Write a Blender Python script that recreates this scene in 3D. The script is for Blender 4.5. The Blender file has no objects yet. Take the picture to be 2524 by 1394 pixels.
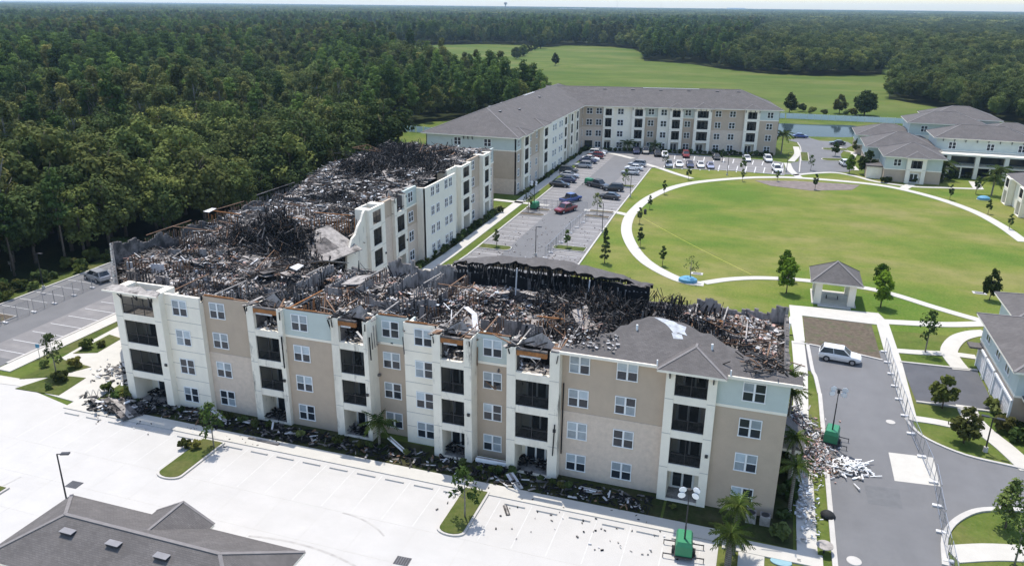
import bpy, math, random
import numpy as np
from mathutils import Vector, Matrix

# ------------------------------------------------------------------ scene, camera, sky, sun
S = bpy.context.scene
COL = S.collection
R = math.radians
rng = np.random.default_rng(7)
random.seed(7)

CAM = (52.98, -58.10, 39.29)
YAW, PITCH, ROLL, FPX = -0.3155, 0.3424, 0.0097, 1924.67
PW, PH = 2524, 1394                                    # size of the photograph in pixels

def cam_axes():
    f = Vector((math.sin(YAW)*math.cos(PITCH), math.cos(YAW)*math.cos(PITCH), -math.sin(PITCH)))
    r = Vector((math.cos(YAW), -math.sin(YAW), 0)); u = r.cross(f)
    return f, r*math.cos(ROLL)+u*math.sin(ROLL), -r*math.sin(ROLL)+u*math.cos(ROLL)
CF, CR, CU = cam_axes()
cd = bpy.data.cameras.new('camera'); cam = bpy.data.objects.new('camera', cd); COL.objects.link(cam)
cam.matrix_world = Matrix(((CR.x, CU.x, -CF.x, CAM[0]), (CR.y, CU.y, -CF.y, CAM[1]), (CR.z, CU.z, -CF.z, CAM[2]), (0, 0, 0, 1)))
cd.sensor_fit = 'HORIZONTAL'; cd.sensor_width = 36.0; cd.lens = 36.0*FPX/PW
cd.clip_start = 0.5; cd.clip_end = 40000
S.camera = cam

SUN_TO = Vector((-2.75, 3.82, 12.4)).normalized()      # direction from the ground to the sun, from the shadows
w = bpy.data.worlds.new('World'); S.world = w; w.use_nodes = True
nt = w.node_tree; bg = nt.nodes['Background']
sky = nt.nodes.new('ShaderNodeTexSky'); sky.sky_type = 'NISHITA'; sky.sun_disc = False
sky.sun_elevation = math.asin(SUN_TO.z); sky.sun_rotation = math.atan2(SUN_TO.x, SUN_TO.y)
sky.air_density = 1.0; sky.dust_density = 1.0; sky.ozone_density = 1.0
nt.links.new(sky.outputs[0], bg.inputs[0]); bg.inputs[1].default_value = 0.15
sd = bpy.data.lights.new('sun', 'SUN'); sun = bpy.data.objects.new('sun', sd); COL.objects.link(sun)
sd.energy = 2.8; sd.angle = R(0.53); sd.color = (1.0, 0.945, 0.87)
sun.rotation_euler = SUN_TO.to_track_quat('Z', 'Y').to_euler()
S.view_settings.view_transform = 'Standard'; S.view_settings.look = 'None'
S.view_settings.exposure = 0.9; S.view_settings.gamma = 1.0; S.view_settings.use_curve_mapping = False

def G(x, y, z=0.0):
    """photograph pixel -> point at height z"""
    d = CF + CR*((x-PW/2)/FPX) - CU*((y-PH/2)/FPX)
    t = (z-CAM[2])/d.z
    return Vector((CAM[0]+d.x*t, CAM[1]+d.y*t, z))
def PX(p):
    """world point -> photograph pixel"""
    d = Vector(p)-Vector(CAM); z = d.dot(CF)
    return PW/2+FPX*d.dot(CR)/z, PH/2-FPX*d.dot(CU)/z

# ------------------------------------------------------------------ materials
MATS = {}
def _new(name):
    m = bpy.data.materials.new(name); m.use_nodes = True
    MATS[name] = m
    return m, m.node_tree, m.node_tree.nodes['Principled BSDF']
def ramp(nt, fac, stops):
    n = nt.nodes.new('ShaderNodeValToRGB'); el = n.color_ramp.elements
    while len(el) < len(stops): el.new(0.5)
    for e, (p, c) in zip(el, stops): e.position = p; e.color = (*c, 1)
    nt.links.new(fac, n.inputs[0]); return n.outputs[0]
def noise(nt, scale, detail=4, rough=0.6, coord=None, vec_scale=None):
    n = nt.nodes.new('ShaderNodeTexNoise'); n.inputs['Scale'].default_value = scale
    n.inputs['Detail'].default_value = detail; n.inputs['Roughness'].default_value = rough
    if coord is None:
        g = nt.nodes.new('ShaderNodeNewGeometry'); coord = g.outputs['Position']
    if vec_scale:
        mp = nt.nodes.new('ShaderNodeMapping'); mp.inputs['Scale'].default_value = vec_scale
        nt.links.new(coord, mp.inputs[0]); coord = mp.outputs[0]
    nt.links.new(coord, n.inputs['Vector'])
    return n.outputs[0]
def mixc(nt, fac, a, b, mode='MIX'):
    n = nt.nodes.new('ShaderNodeMix'); n.data_type = 'RGBA'; n.blend_type = mode
    for s, v in ((0, fac), (6, a), (7, b)):
        if isinstance(v, (int, float)): n.inputs[s].default_value = v
        elif isinstance(v, tuple): n.inputs[s].default_value = (*v, 1)
        else: nt.links.new(v, n.inputs[s])
    return n.outputs[2]
def mat(name, c, rough=0.8, var=0.12, scale=1.5, metal=0.0, bump=0.0, bscale=20.0, spec=0.3, vs=None):
    """plain paint/stone/plastic with two scales of tonal variation"""
    m, nt, b = _new(name)
    lo = tuple(max(0, x*(1-var)) for x in c); hi = tuple(min(1, x*(1+var)) for x in c)
    n1 = noise(nt, scale, 5, 0.65, vec_scale=vs)
    nt.links.new(ramp(nt, n1, [(0.3, lo), (0.7, hi)]), b.inputs['Base Color'])
    b.inputs['Roughness'].default_value = rough; b.inputs['Metallic'].default_value = metal
    b.inputs['Specular IOR Level'].default_value = spec
    if bump:
        bp = nt.nodes.new('ShaderNodeBump'); bp.inputs['Strength'].default_value = bump; bp.inputs['Distance'].default_value = 0.05
        nt.links.new(noise(nt, bscale, 3), bp.inputs['Height']); nt.links.new(bp.outputs[0], b.inputs['Normal'])
    return m
def stain(name, k=0.5, scale=0.25, c=(0.1, 0.1, 0.1), lo=0.55, hi=0.75, vs=None):
    """adds a second, larger stain pattern to a mat()"""
    m = MATS[name]; nt = m.node_tree; b = nt.nodes['Principled BSDF']
    src = b.inputs['Base Color'].links[0].from_socket
    n = noise(nt, scale, 6, 0.7, vec_scale=vs)
    f = ramp(nt, n, [(lo, (0, 0, 0)), (hi, (k, k, k))])
    nt.links.new(mixc(nt, f, src, c), b.inputs['Base Color'])

mat('cream', (0.84, 0.772, 0.64), 0.85, 0.05, 0.8); stain('cream', 0.16, 0.5, (0.3, 0.29, 0.26), 0.5, 0.8, (1, 1, 0.25))
mat('cream_sooty', (0.80, 0.735, 0.61), 0.85, 0.06, 0.8); stain('cream_sooty', 0.75, 1.1, (0.07, 0.062, 0.055), 0.58, 0.70, (1, 1, 0.22)); stain('cream_sooty', 0.4, 0.5, (0.3, 0.27, 0.23), 0.5, 0.75, (1, 1, 0.3))
mat('tyre', (0.36, 0.345, 0.32), 0.9, 0.2, 1.0)
mat('white_siding', (0.78, 0.73, 0.61), 0.85, 0.04, 0.8)
mat('beige', (0.47, 0.372, 0.278), 0.85, 0.06, 0.7); stain('beige', 0.12, 0.6, (0.2, 0.18, 0.14), 0.5, 0.8, (1, 1, 0.25))
mat('blue', (0.50, 0.545, 0.50), 0.8, 0.05, 0.8)
mat('pale_stone', (0.61, 0.50, 0.40), 0.9, 0.10, 2.2, bump=0.5, bscale=6)
mat('trim', (0.84, 0.77, 0.64), 0.7, 0.04)
mat('white_trim', (0.78, 0.78, 0.76), 0.6, 0.04)
mat('grey_door', (0.42, 0.42, 0.40), 0.7, 0.06)
mat('dark_metal', (0.025, 0.025, 0.028), 0.5, 0.1, spec=0.4)
mat('glass_dark', (0.022, 0.028, 0.036), 0.12, 0.2, spec=0.5)
mat('glass_painted_sky', (0.40, 0.46, 0.49), 0.2, 0.25, 0.6, spec=0.5)  # pale sky reflection painted into the pane colour
mat('faint_paint', (0.485, 0.475, 0.45), 0.8, 0.1, 2.0)
mat('vent_grey', (0.20, 0.195, 0.20), 0.7, 0.1)
mat('glass_blind', (0.27, 0.31, 0.33), 0.25, 0.25, 0.8, spec=0.5)
mat('void', (0.016, 0.016, 0.017), 0.95, 0.3)
mat('concrete', (0.445, 0.43, 0.405), 0.9, 0.05, 0.35); stain('concrete', 0.45, 0.10, (0.385, 0.37, 0.34), 0.42, 0.72, (0.35, 1, 1)); stain('concrete', 0.35, 0.35, (0.34, 0.32, 0.28), 0.55, 0.8, (0.3, 1.2, 1)); stain('concrete', 0.6, 2.3, (0.25, 0.22, 0.18), 0.70, 0.80, (0.6, 1, 1))
mat('walk', (0.46, 0.44, 0.395), 0.9, 0.05, 0.8); stain('walk', 0.25, 0.5, (0.34, 0.31, 0.26), 0.5, 0.8)
mat('kerb', (0.44, 0.42, 0.385), 0.9, 0.08, 1.2)
mat('asphalt', (0.138, 0.138, 0.140), 0.9, 0.08, 0.35, bump=0.2, bscale=8); stain('asphalt', 0.35, 0.16, (0.20, 0.198, 0.198), 0.45, 0.75, (1, 0.35, 1)); stain('asphalt', 0.4, 0.7, (0.07, 0.07, 0.075), 0.66, 0.8)
mat('old_asphalt', (0.185, 0.178, 0.175), 0.9, 0.10, 0.5); stain('old_asphalt', 0.5, 0.35, (0.32, 0.30, 0.28), 0.5, 0.75, (0.5, 1, 1)); stain('old_asphalt', 0.4, 0.9, (0.10, 0.10, 0.105), 0.62, 0.8)
mat('pad_asphalt', (0.085, 0.087, 0.095), 0.9, 0.12, 0.5); stain('pad_asphalt', 0.3, 0.3, (0.13, 0.125, 0.12), 0.5, 0.75)
mat('ridge', (0.185, 0.172, 0.166), 0.95, 0.12, 2.0)
mat('patch', (0.125, 0.127, 0.13), 0.9, 0.1)
mat('paint', (0.56, 0.56, 0.55), 0.8, 0.1, 2.0)
mat('mulch', (0.10, 0.078, 0.055), 0.95, 0.35, 2.0, bump=0.6, bscale=8); stain('mulch', 0.6, 0.7, (0.06, 0.085, 0.03), 0.5, 0.65)
mat('pink_mulch', (0.17, 0.14, 0.125), 0.95, 0.3, 0.8)
mat('bark', (0.13, 0.105, 0.08), 0.95, 0.3, 3.0)
mat('pale_bark', (0.22, 0.20, 0.17), 0.95, 0.25, 3.0)
mat('light_green_paint', (0.022, 0.19, 0.085), 0.45, 0.08, spec=0.5)
mat('rubber', (0.02, 0.02, 0.02), 0.8, 0.2)
mat('rim', (0.35, 0.36, 0.38), 0.35, 0.1, metal=0.7)
mat('lamp_lens', (0.85, 0.86, 0.88), 0.2, 0.03, spec=0.6)
mat('tail_lamp', (0.30, 0.012, 0.012), 0.3, 0.1)
mat('blue_tarp', (0.10, 0.28, 0.42), 0.6, 0.15)
mat('tape_yellow', (0.62, 0.58, 0.10), 0.6, 0.05)
mat('blue_lid', (0.22, 0.36, 0.40), 0.6, 0.1)
mat('fence_white', (0.66, 0.74, 0.76), 0.7, 0.05)
mat('orange_wood', (0.30, 0.13, 0.045), 0.9, 0.35, 2.5)
mat('brown_wood', (0.17, 0.10, 0.06), 0.9, 0.4, 2.5)
mat('grey_board', (0.30, 0.275, 0.25), 0.9, 0.35, 2.2); stain('grey_board', 0.8, 0.9, (0.05, 0.045, 0.042), 0.5, 0.66)
mat('drywall', (0.33, 0.295, 0.265), 0.95, 0.3, 2.4, vs=(1, 1, 0.12)); stain('drywall', 0.85, 1.6, (0.06, 0.05, 0.042), 0.50, 0.66, (1, 1, 0.35))
mat('scorched', (0.15, 0.135, 0.125), 0.95, 0.5, 1.5); stain('scorched', 0.8, 0.6, (0.02, 0.02, 0.02), 0.45, 0.6)
mat('char', (0.012, 0.012, 0.013), 0.85, 0.5, 2.0, spec=0.2)
mat('pale_scrap', (0.55, 0.54, 0.53), 0.9, 0.2, 2.0)
mat('pink_scrap', (0.42, 0.27, 0.23), 0.9, 0.2, 2.0)
mat('membrane', (0.50, 0.54, 0.58), 0.6, 0.15, 1.0)
mat('underlay', (0.40, 0.42, 0.44), 0.7, 0.3, 2.5)
mat('reveal', (0.42, 0.40, 0.36), 0.9, 0.1)
mat('manhole', (0.10, 0.10, 0.11), 0.7, 0.3)

def shingle(name, c):
    m, nt, b = _new(name)
    g = nt.nodes.new('ShaderNodeNewGeometry')
    br = nt.nodes.new('ShaderNodeTexBrick'); br.inputs['Scale'].default_value = 3.2
    br.inputs['Mortar Size'].default_value = 0.03; br.inputs['Mortar Smooth'].default_value = 0.3
    br.inputs['Bias'].default_value = -0.1; br.inputs['Brick Width'].default_value = 0.9; br.inputs['Row Height'].default_value = 0.42
    br.inputs['Color1'].default_value = (*[x*1.12 for x in c], 1); br.inputs['Color2'].default_value = (*[x*0.86 for x in c], 1)
    br.inputs['Mortar'].default_value = (*[x*0.55 for x in c], 1)
    nt.links.new(g.outputs['Position'], br.inputs['Vector'])
    n = noise(nt, 0.5, 6, 0.7)
    col = mixc(nt, ramp(nt, n, [(0.35, (0, 0, 0)), (0.7, (0.7, 0.7, 0.7))]), br.outputs[0], tuple(x*0.66 for x in c))
    n2 = noise(nt, 0.9, 4, 0.6, vec_scale=(1, 1, 0.2))
    col = mixc(nt, ramp(nt, n2, [(0.5, (0, 0, 0)), (0.75, (0.4, 0.4, 0.4))]), col, tuple(x*1.3 for x in c))
    nt.links.new(col, b.inputs['Base Color']); b.inputs['Roughness'].default_value = 0.95; b.inputs['Specular IOR Level'].default_value = 0.2
shingle('shingle', (0.130, 0.120, 0.114))
shingle('shingle_far', (0.126, 0.116, 0.111))

def grass(name, a, bcol, c, s1=0.05, s2=0.4, band=None):
    m, nt, b = _new(name)
    n1 = noise(nt, s1, 6, 0.62, vec_scale=band); n2 = noise(nt, s2, 5, 0.7); n3 = noise(nt, 3.0, 3, 0.7)
    col = ramp(nt, n1, [(0.37, a), (0.5, bcol), (0.63, c)])
    col = mixc(nt, ramp(nt, n2, [(0.4, (0, 0, 0)), (0.72, (0.5, 0.5, 0.5))]), col, tuple(x*0.70 for x in a))
    col = mixc(nt, ramp(nt, n3, [(0.45, (0, 0, 0)), (0.7, (0.35, 0.35, 0.35))]), col, tuple(x*1.25 for x in c))
    nt.links.new(col, b.inputs['Base Color']); b.inputs['Roughness'].default_value = 1.0; b.inputs['Specular IOR Level'].default_value = 0.05
    bp = nt.nodes.new('ShaderNodeBump'); bp.inputs['Strength'].default_value = 0.5; bp.inputs['Distance'].default_value = 0.06
    nt.links.new(noise(nt, 5.0, 4, 0.8), bp.inputs['Height']); nt.links.new(bp.outputs[0], b.inputs['Normal'])
grass('lawn', (0.076, 0.138, 0.020), (0.138, 0.164, 0.034), (0.198, 0.184, 0.066), 0.035, 0.22, (1, 1.8, 1)); stain('lawn', 0.6, 0.24, (0.155, 0.145, 0.055), 0.60, 0.76, (0.7, 1.6, 1)); stain('lawn', 0.6, 0.13, (0.06, 0.125, 0.02), 0.60, 0.72, (0.6, 1.5, 1))
grass('verge', (0.060, 0.098, 0.018), (0.095, 0.128, 0.028), (0.130, 0.138, 0.042), 0.12, 0.9); stain('verge', 0.6, 0.5, (0.12, 0.11, 0.045), 0.58, 0.72)
grass('field', (0.056, 0.096, 0.018), (0.088, 0.120, 0.026), (0.125, 0.135, 0.042), 0.011, 0.05, (1, 2.5, 1)); stain('field', 0.35, 0.025, (0.15, 0.14, 0.06), 0.55, 0.7, (0.6, 2.5, 1))
grass('rough_grass', (0.050, 0.076, 0.018), (0.078, 0.098, 0.027), (0.115, 0.112, 0.043), 0.2, 0.9)
grass('shade_darkened_bed', (0.030, 0.042, 0.014), (0.045, 0.055, 0.020), (0.065, 0.062, 0.030), 0.35, 1.2); stain('shade_darkened_bed', 0.7, 0.9, (0.035, 0.028, 0.02), 0.5, 0.65)  # dark mulch and grass, with the building's shade also put into the colour
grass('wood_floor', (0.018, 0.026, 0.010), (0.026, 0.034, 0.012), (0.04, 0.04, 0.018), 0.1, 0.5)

def leafmat(name, lo, hi, olive):
    m, nt, b = _new(name)
    oi = nt.nodes.new('ShaderNodeObjectInfo')
    n = noise(nt, 0.9, 4, 0.7)
    col = ramp(nt, n, [(0.3, lo), (0.7, hi)])
    rr = ramp(nt, oi.outputs['Random'], [(0.0, (0, 0, 0)), (0.45, (0.1, 0.1, 0.1)), (1.0, (0.95, 0.95, 0.95))])
    col = mixc(nt, rr, col, olive)
    br = nt.nodes.new('ShaderNodeMath'); br.operation = 'MULTIPLY_ADD'; br.inputs[1].default_value = 7.31; br.inputs[2].default_value = 0.0
    nt.links.new(oi.outputs['Random'], br.inputs[0])
    fr = nt.nodes.new('ShaderNodeMath'); fr.operation = 'FRACT'; nt.links.new(br.outputs[0], fr.inputs[0])
    g = ramp(nt, fr.outputs[0], [(0, (0.50, 0.55, 0.52)), (0.7, (1.05, 1.05, 1.0)), (1, (1.75, 1.65, 1.35))])
    col = mixc(nt, 1.0, col, g, 'MULTIPLY')
    b.inputs['Roughness'].default_value = 0.9; b.inputs['Specular IOR Level'].default_value = 0.04
    nt.links.new(col, b.inputs['Base Color'])
    tr = nt.nodes.new('ShaderNodeBsdfTranslucent'); nt.links.new(col, tr.inputs[0])
    ms = nt.nodes.new('ShaderNodeMixShader'); ms.inputs[0].default_value = 0.22
    nt.links.new(b.outputs[0], ms.inputs[1]); nt.links.new(tr.outputs[0], ms.inputs[2])
    nt.links.new(ms.outputs[0], nt.nodes['Material Output'].inputs[0])
leafmat('leaf_oak', (0.046, 0.070, 0.024), (0.104, 0.138, 0.048), (0.138, 0.150, 0.048))
leafmat('leaf_pine', (0.050, 0.086, 0.028), (0.104, 0.155, 0.048), (0.112, 0.170, 0.042))
leafmat('leaf_cypress', (0.058, 0.074, 0.030), (0.120, 0.134, 0.050), (0.152, 0.150, 0.054))
leafmat('leaf_bright', (0.05, 0.095, 0.012), (0.10, 0.165, 0.022), (0.11, 0.18, 0.02))
leafmat('leaf_young', (0.04, 0.075, 0.02), (0.085, 0.125, 0.036), (0.10, 0.12, 0.05))
leafmat('leaf_palm', (0.05, 0.085, 0.018), (0.10, 0.14, 0.036), (0.11, 0.13, 0.045))
leafmat('leaf_shrub', (0.03, 0.05, 0.014), (0.07, 0.09, 0.026), (0.10, 0.095, 0.03))

def see_through(name, c, alpha):
    m, nt, b = _new(name)
    d = nt.nodes.new('ShaderNodeBsdfDiffuse'); d.inputs[0].default_value = (*c, 1)
    t = nt.nodes.new('ShaderNodeBsdfTransparent'); ms = nt.nodes.new('ShaderNodeMixShader'); ms.inputs[0].default_value = alpha
    nt.links.new(t.outputs[0], ms.inputs[1]); nt.links.new(d.outputs[0], ms.inputs[2])
    nt.links.new(ms.outputs[0], nt.nodes['Material Output'].inputs[0])
see_through('insect_mesh', (0.015, 0.016, 0.016), 0.62)
see_through('wire_mesh', (0.30, 0.32, 0.34), 0.16)

def debris_mat():
    m, nt, b = _new('debris')
    n1 = noise(nt, 0.22, 5, 0.6); n2 = noise(nt, 1.6, 6, 0.75); n3 = noise(nt, 4.5, 3, 0.8)
    n4 = noise(nt, 3.0, 2, 0.6, vec_scale=(1, 1.7, 1))
    base = ramp(nt, n2, [(0.38, (0.012, 0.011, 0.011)), (0.48, (0.070, 0.060, 0.054)), (0.58, (0.175, 0.155, 0.14)), (0.72, (0.33, 0.30, 0.28))])
    base = mixc(nt, ramp(nt, n1, [(0.50, (0, 0, 0)), (0.64, (0.85, 0.85, 0.85))]), base, (0.02, 0.02, 0.021))
    base = mixc(nt, ramp(nt, n3, [(0.61, (0, 0, 0)), (0.69, (0.9, 0.9, 0.9))]), base, (0.42, 0.39, 0.37))
    base = mixc(nt, ramp(nt, n4, [(0.58, (0, 0, 0)), (0.68, (0.8, 0.8, 0.8))]), base, (0.12, 0.068, 0.042))
    nt.links.new(base, b.inputs['Base Color']); b.inputs['Roughness'].default_value = 0.95; b.inputs['Specular IOR Level'].default_value = 0.15
    bp = nt.nodes.new('ShaderNodeBump'); bp.inputs['Strength'].default_value = 1.0; bp.inputs['Distance'].default_value = 0.25
    nt.links.new(n2, bp.inputs['Height']); nt.links.new(bp.outputs[0], b.inputs['Normal'])
debris_mat()

def water_mat():
    m, nt, b = _new('water')
    b.inputs['Base Color'].default_value = (0.025, 0.04, 0.046, 1); b.inputs['Roughness'].default_value = 0.06
    b.inputs['Specular IOR Level'].default_value = 0.1; b.inputs['IOR'].default_value = 1.12
    bp = nt.nodes.new('ShaderNodeBump'); bp.inputs['Strength'].default_value = 0.05; bp.inputs['Distance'].default_value = 0.05
    nt.links.new(noise(nt, 0.8, 3), bp.inputs['Height']); nt.links.new(bp.outputs[0], b.inputs['Normal'])
water_mat()
def car_paint(name, c, metal=0.0):
    m, nt, b = _new(name); b.inputs['Base Color'].default_value = (*c, 1)
    b.inputs['Roughness'].default_value = 0.28; b.inputs['Metallic'].default_value = metal
    b.inputs['Coat Weight'].default_value = 0.6; b.inputs['Coat Roughness'].default_value = 0.08
    n = noise(nt, 1.2, 4); nt.links.new(ramp(nt, n, [(0.3, tuple(x*0.9 for x in c)), (0.7, tuple(min(1, x*1.06) for x in c))]), b.inputs['Base Color'])
for nme, c, mt in (('white', (0.74, 0.74, 0.73), 0), ('silver', (0.42, 0.43, 0.45), 0.4), ('grey', (0.14, 0.145, 0.15), 0.3), ('black', (0.012, 0.012, 0.013), 0),
                   ('navy', (0.02, 0.028, 0.075), 0.1), ('blue', (0.03, 0.065, 0.24), 0.1), ('red', (0.20, 0.012, 0.014), 0), ('beige', (0.42, 0.39, 0.33), 0.2),
                   ('lavender', (0.30, 0.31, 0.42), 0.3), ('darkgrey', (0.045, 0.047, 0.05), 0.2)):
    car_paint('car_'+nme, c, mt)

# ------------------------------------------------------------------ mesh helpers
def link(name, me, parent=None, loc=(0, 0, 0), rz=0.0, world=True):
    o = bpy.data.objects.new(name, me); COL.objects.link(o)
    if parent is not None:
        o.parent = parent
        if world and parent.get('_w') is not None:
            pw = parent['_w']; loc = (loc[0]-pw[0], loc[1]-pw[1], loc[2]-pw[2])
    o.location = loc; o.rotation_euler = (0, 0, rz)
    return o
def tag(o, label=None, cat=None, group=None, kind=None):
    if label: o['label'] = label
    if cat: o['category'] = cat
    if group: o['group'] = group
    if kind: o['kind'] = kind
    return o
WBASE = {}
def thing(name, label, cat, loc=(0, 0, 0), rz=0.0, group=None):
    o = bpy.data.objects.new(name, None); COL.objects.link(o); o.empty_display_size = 0.3
    o.location = loc; o.rotation_euler = (0, 0, rz)
    tag(o, label, cat, group); WBASE[o.name] = Vector(loc)
    return o
def part(name, me, parent, loc=(0, 0, 0), rz=0.0, base=None):
    """child placed by world coordinates (the thing itself is unrotated); base = world position of the parent"""
    o = bpy.data.objects.new(name, me); COL.objects.link(o); o.parent = parent
    b = base if base is not None else WBASE.get(parent.name, Vector((0, 0, 0)))
    o.location = Vector(loc)-b; o.rotation_euler = (0, 0, rz)
    WBASE[o.name] = Vector(loc)
    return o
def sub(name, me, parent, loc=(0, 0, 0), rz=0.0):
    """child in the parent's own frame"""
    o = bpy.data.objects.new(name, me); COL.objects.link(o); o.parent = parent
    o.location = loc; o.rotation_euler = (0, 0, rz)
    return o

class MB:
    def __init__(s): s.v = []; s.f = []; s.m = []; s.slots = []
    def slot(s, name):
        if name not in s.slots: s.slots.append(name)
        return s.slots.index(name)
    def poly(s, pts, m):
        i = len(s.v); s.v += [tuple(p) for p in pts]; s.f.append(tuple(range(i, i+len(pts)))); s.m.append(s.slot(m)); return s
    def box(s, x0, x1, y0, y1, z0, z1, m):
        i = len(s.v)
        s.v += [(x, y, z) for z in (z0, z1) for y in (y0, y1) for x in (x0, x1)]
        for q in ((0, 2, 3, 1), (4, 5, 7, 6), (0, 1, 5, 4), (2, 6, 7, 3), (0, 4, 6, 2), (1, 3, 7, 5)):
            s.f.append(tuple(i+k for k in q)); s.m.append(s.slot(m))
        return s
    def bar(s, p, q, a, b, m, up=(0, 0, 1)):
        p = Vector(p); q = Vector(q); d = (q-p)
        if d.length < 1e-6: return s
        d.normalize(); u = Vector(up)
        if abs(d.dot(u)) > 0.98: u = Vector((1, 0, 0))
        r = d.cross(u).normalized()*a/2; t = r.cross(d).normalized()*b/2
        i = len(s.v)
        for c in (p, q):
            for k in ((-1, -1), (1, -1), (1, 1), (-1, 1)): s.v.append(tuple(c+r*k[0]+t*k[1]))
        for f in ((0, 1, 2, 3), (7, 6, 5, 4), (0, 4, 5, 1), (1, 5, 6, 2), (2, 6, 7, 3), (3, 7, 4, 0)):
            s.f.append(tuple(i+k for k in f)); s.m.append(s.slot(m))
        return s
    def tube(s, pts, radii, m, n=7, cap=True):
        pts = [Vector(p) for p in pts]; rings = []
        for k, p in enumerate(pts):
            d = (pts[min(k+1, len(pts)-1)]-pts[max(k-1, 0)]).normalized()
            u = Vector((0, 0, 1)) if abs(d.z) < 0.9 else Vector((1, 0, 0))
            a = d.cross(u).normalized(); b = a.cross(d)
            i = len(s.v); rings.append(i)
            for j in range(n):
                t = 2*math.pi*j/n; s.v.append(tuple(p+(a*math.cos(t)+b*math.sin(t))*radii[k]))
        mi = s.slot(m)
        for a, b in zip(rings, rings[1:]):
            for j in range(n):
                s.f.append((a+j, a+(j+1) % n, b+(j+1) % n, b+j)); s.m.append(mi)
        if cap:
            s.f.append(tuple(rings[-1]+j for j in range(n))); s.m.append(mi)
            s.f.append(tuple(rings[0]+j for j in reversed(range(n)))); s.m.append(mi)
        return s
    def prism(s, pts, z0, z1, m, side=None):
        """polygon (xy) extruded from z0 to z1"""
        n = len(pts); i = len(s.v)
        area = sum(pts[k][0]*pts[(k+1) % n][1]-pts[(k+1) % n][0]*pts[k][1] for k in range(n))
        if area < 0: pts = list(reversed(pts))
        s.v += [(p[0], p[1], z0) for p in pts]+[(p[0], p[1], z1) for p in pts]
        s.f.append(tuple(i+n+k for k in range(n))); s.m.append(s.slot(m))
        s.f.append(tuple(i+k for k in reversed(range(n)))); s.m.append(s.slot(m))
        for k in range(n):
            s.f.append((i+k, i+(k+1) % n, i+n+(k+1) % n, i+n+k)); s.m.append(s.slot(side or m))
        return s
    def mesh(s, name, smooth=False):
        me = bpy.data.meshes.new(name); me.from_pydata(s.v, [], s.f)
        for k in s.slots: me.materials.append(MATS[k])
        me.polygons.foreach_set('material_index', s.m)
        if smooth: me.polygons.foreach_set('use_smooth', [True]*len(s.f))
        me.update(); return me
def quads_mesh(name, V, mats, midx=None, smooth=False):
    """V: (n,4,3) numpy array of quads"""
    n = len(V); me = bpy.data.meshes.new(name)
    me.vertices.add(n*4); me.vertices.foreach_set('co', V.reshape(-1).astype(np.float32))
    me.loops.add(n*4); me.loops.foreach_set('vertex_index', np.arange(n*4, dtype=np.int32))
    me.polygons.add(n); me.polygons.foreach_set('loop_start', np.arange(0, n*4, 4, dtype=np.int32))
    me.polygons.foreach_set('loop_total', np.full(n, 4, dtype=np.int32))
    for k in mats: me.materials.append(MATS[k])
    if midx is not None: me.polygons.foreach_set('material_index', np.asarray(midx, dtype=np.int32))
    me.update(); me.validate(); return me
def bars_np(C, D, L, A, B):
    """many bars at once: centre, unit direction, length, two thicknesses -> quads (6n,4,3)"""
    up = np.tile(np.array([0.12, 0.07, 1.0]), (len(C), 1)); r = np.cross(D, up); r /= np.linalg.norm(r, axis=1)[:, None]+1e-9
    t = np.cross(r, D); r = r*(A/2)[:, None]; t = t*(B/2)[:, None]; d = D*(L/2)[:, None]
    P = [C+sx*d+sy*r+sz*t for sx in (-1, 1) for sy in (-1, 1) for sz in (-1, 1)]
    idx = ((0, 1, 3, 2), (4, 6, 7, 5), (0, 4, 5, 1), (2, 3, 7, 6), (0, 2, 6, 4), (1, 5, 7, 3))
    return np.stack([np.stack([P[i] for i in q], 1) for q in idx], 1).reshape(-1, 4, 3)
def structure(name, me, loc=(0, 0, 0)):
    o = bpy.data.objects.new(name, me); COL.objects.link(o); o.location = loc; o['kind'] = 'structure'; return o
def vnoise(x, y, s, seed=0):
    """smooth value noise on arrays"""
    x = np.asarray(x, float)/s; y = np.asarray(y, float)/s
    xi = np.floor(x).astype(int); yi = np.floor(y).astype(int); fx = x-xi; fy = y-yi
    fx = fx*fx*(3-2*fx); fy = fy*fy*(3-2*fy)
    def h(a, b):
        n = (a*374761393+b*668265263+seed*1442695041) & 0x7fffffff
        n = ((n ^ (n >> 13))*1274126177) & 0x7fffffff
        return (n & 0xffff)/65535.0
    return (h(xi, yi)*(1-fx)+h(xi+1, yi)*fx)*(1-fy)+(h(xi, yi+1)*(1-fx)+h(xi+1, yi+1)*fx)*fy
def inside(P, x, y):
    """points in polygon, arrays"""
    x = np.asarray(x); y = np.asarray(y); c = np.zeros(x.shape, bool); n = len(P)
    for i in range(n):
        x1, y1 = P[i][0], P[i][1]; x2, y2 = P[i-1][0], P[i-1][1]
        m = ((y1 > y) != (y2 > y)) & (x < (x2-x1)*(y-y1)/((y2-y1) if y2 != y1 else 1e-9)+x1); c ^= m
    return c
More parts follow.
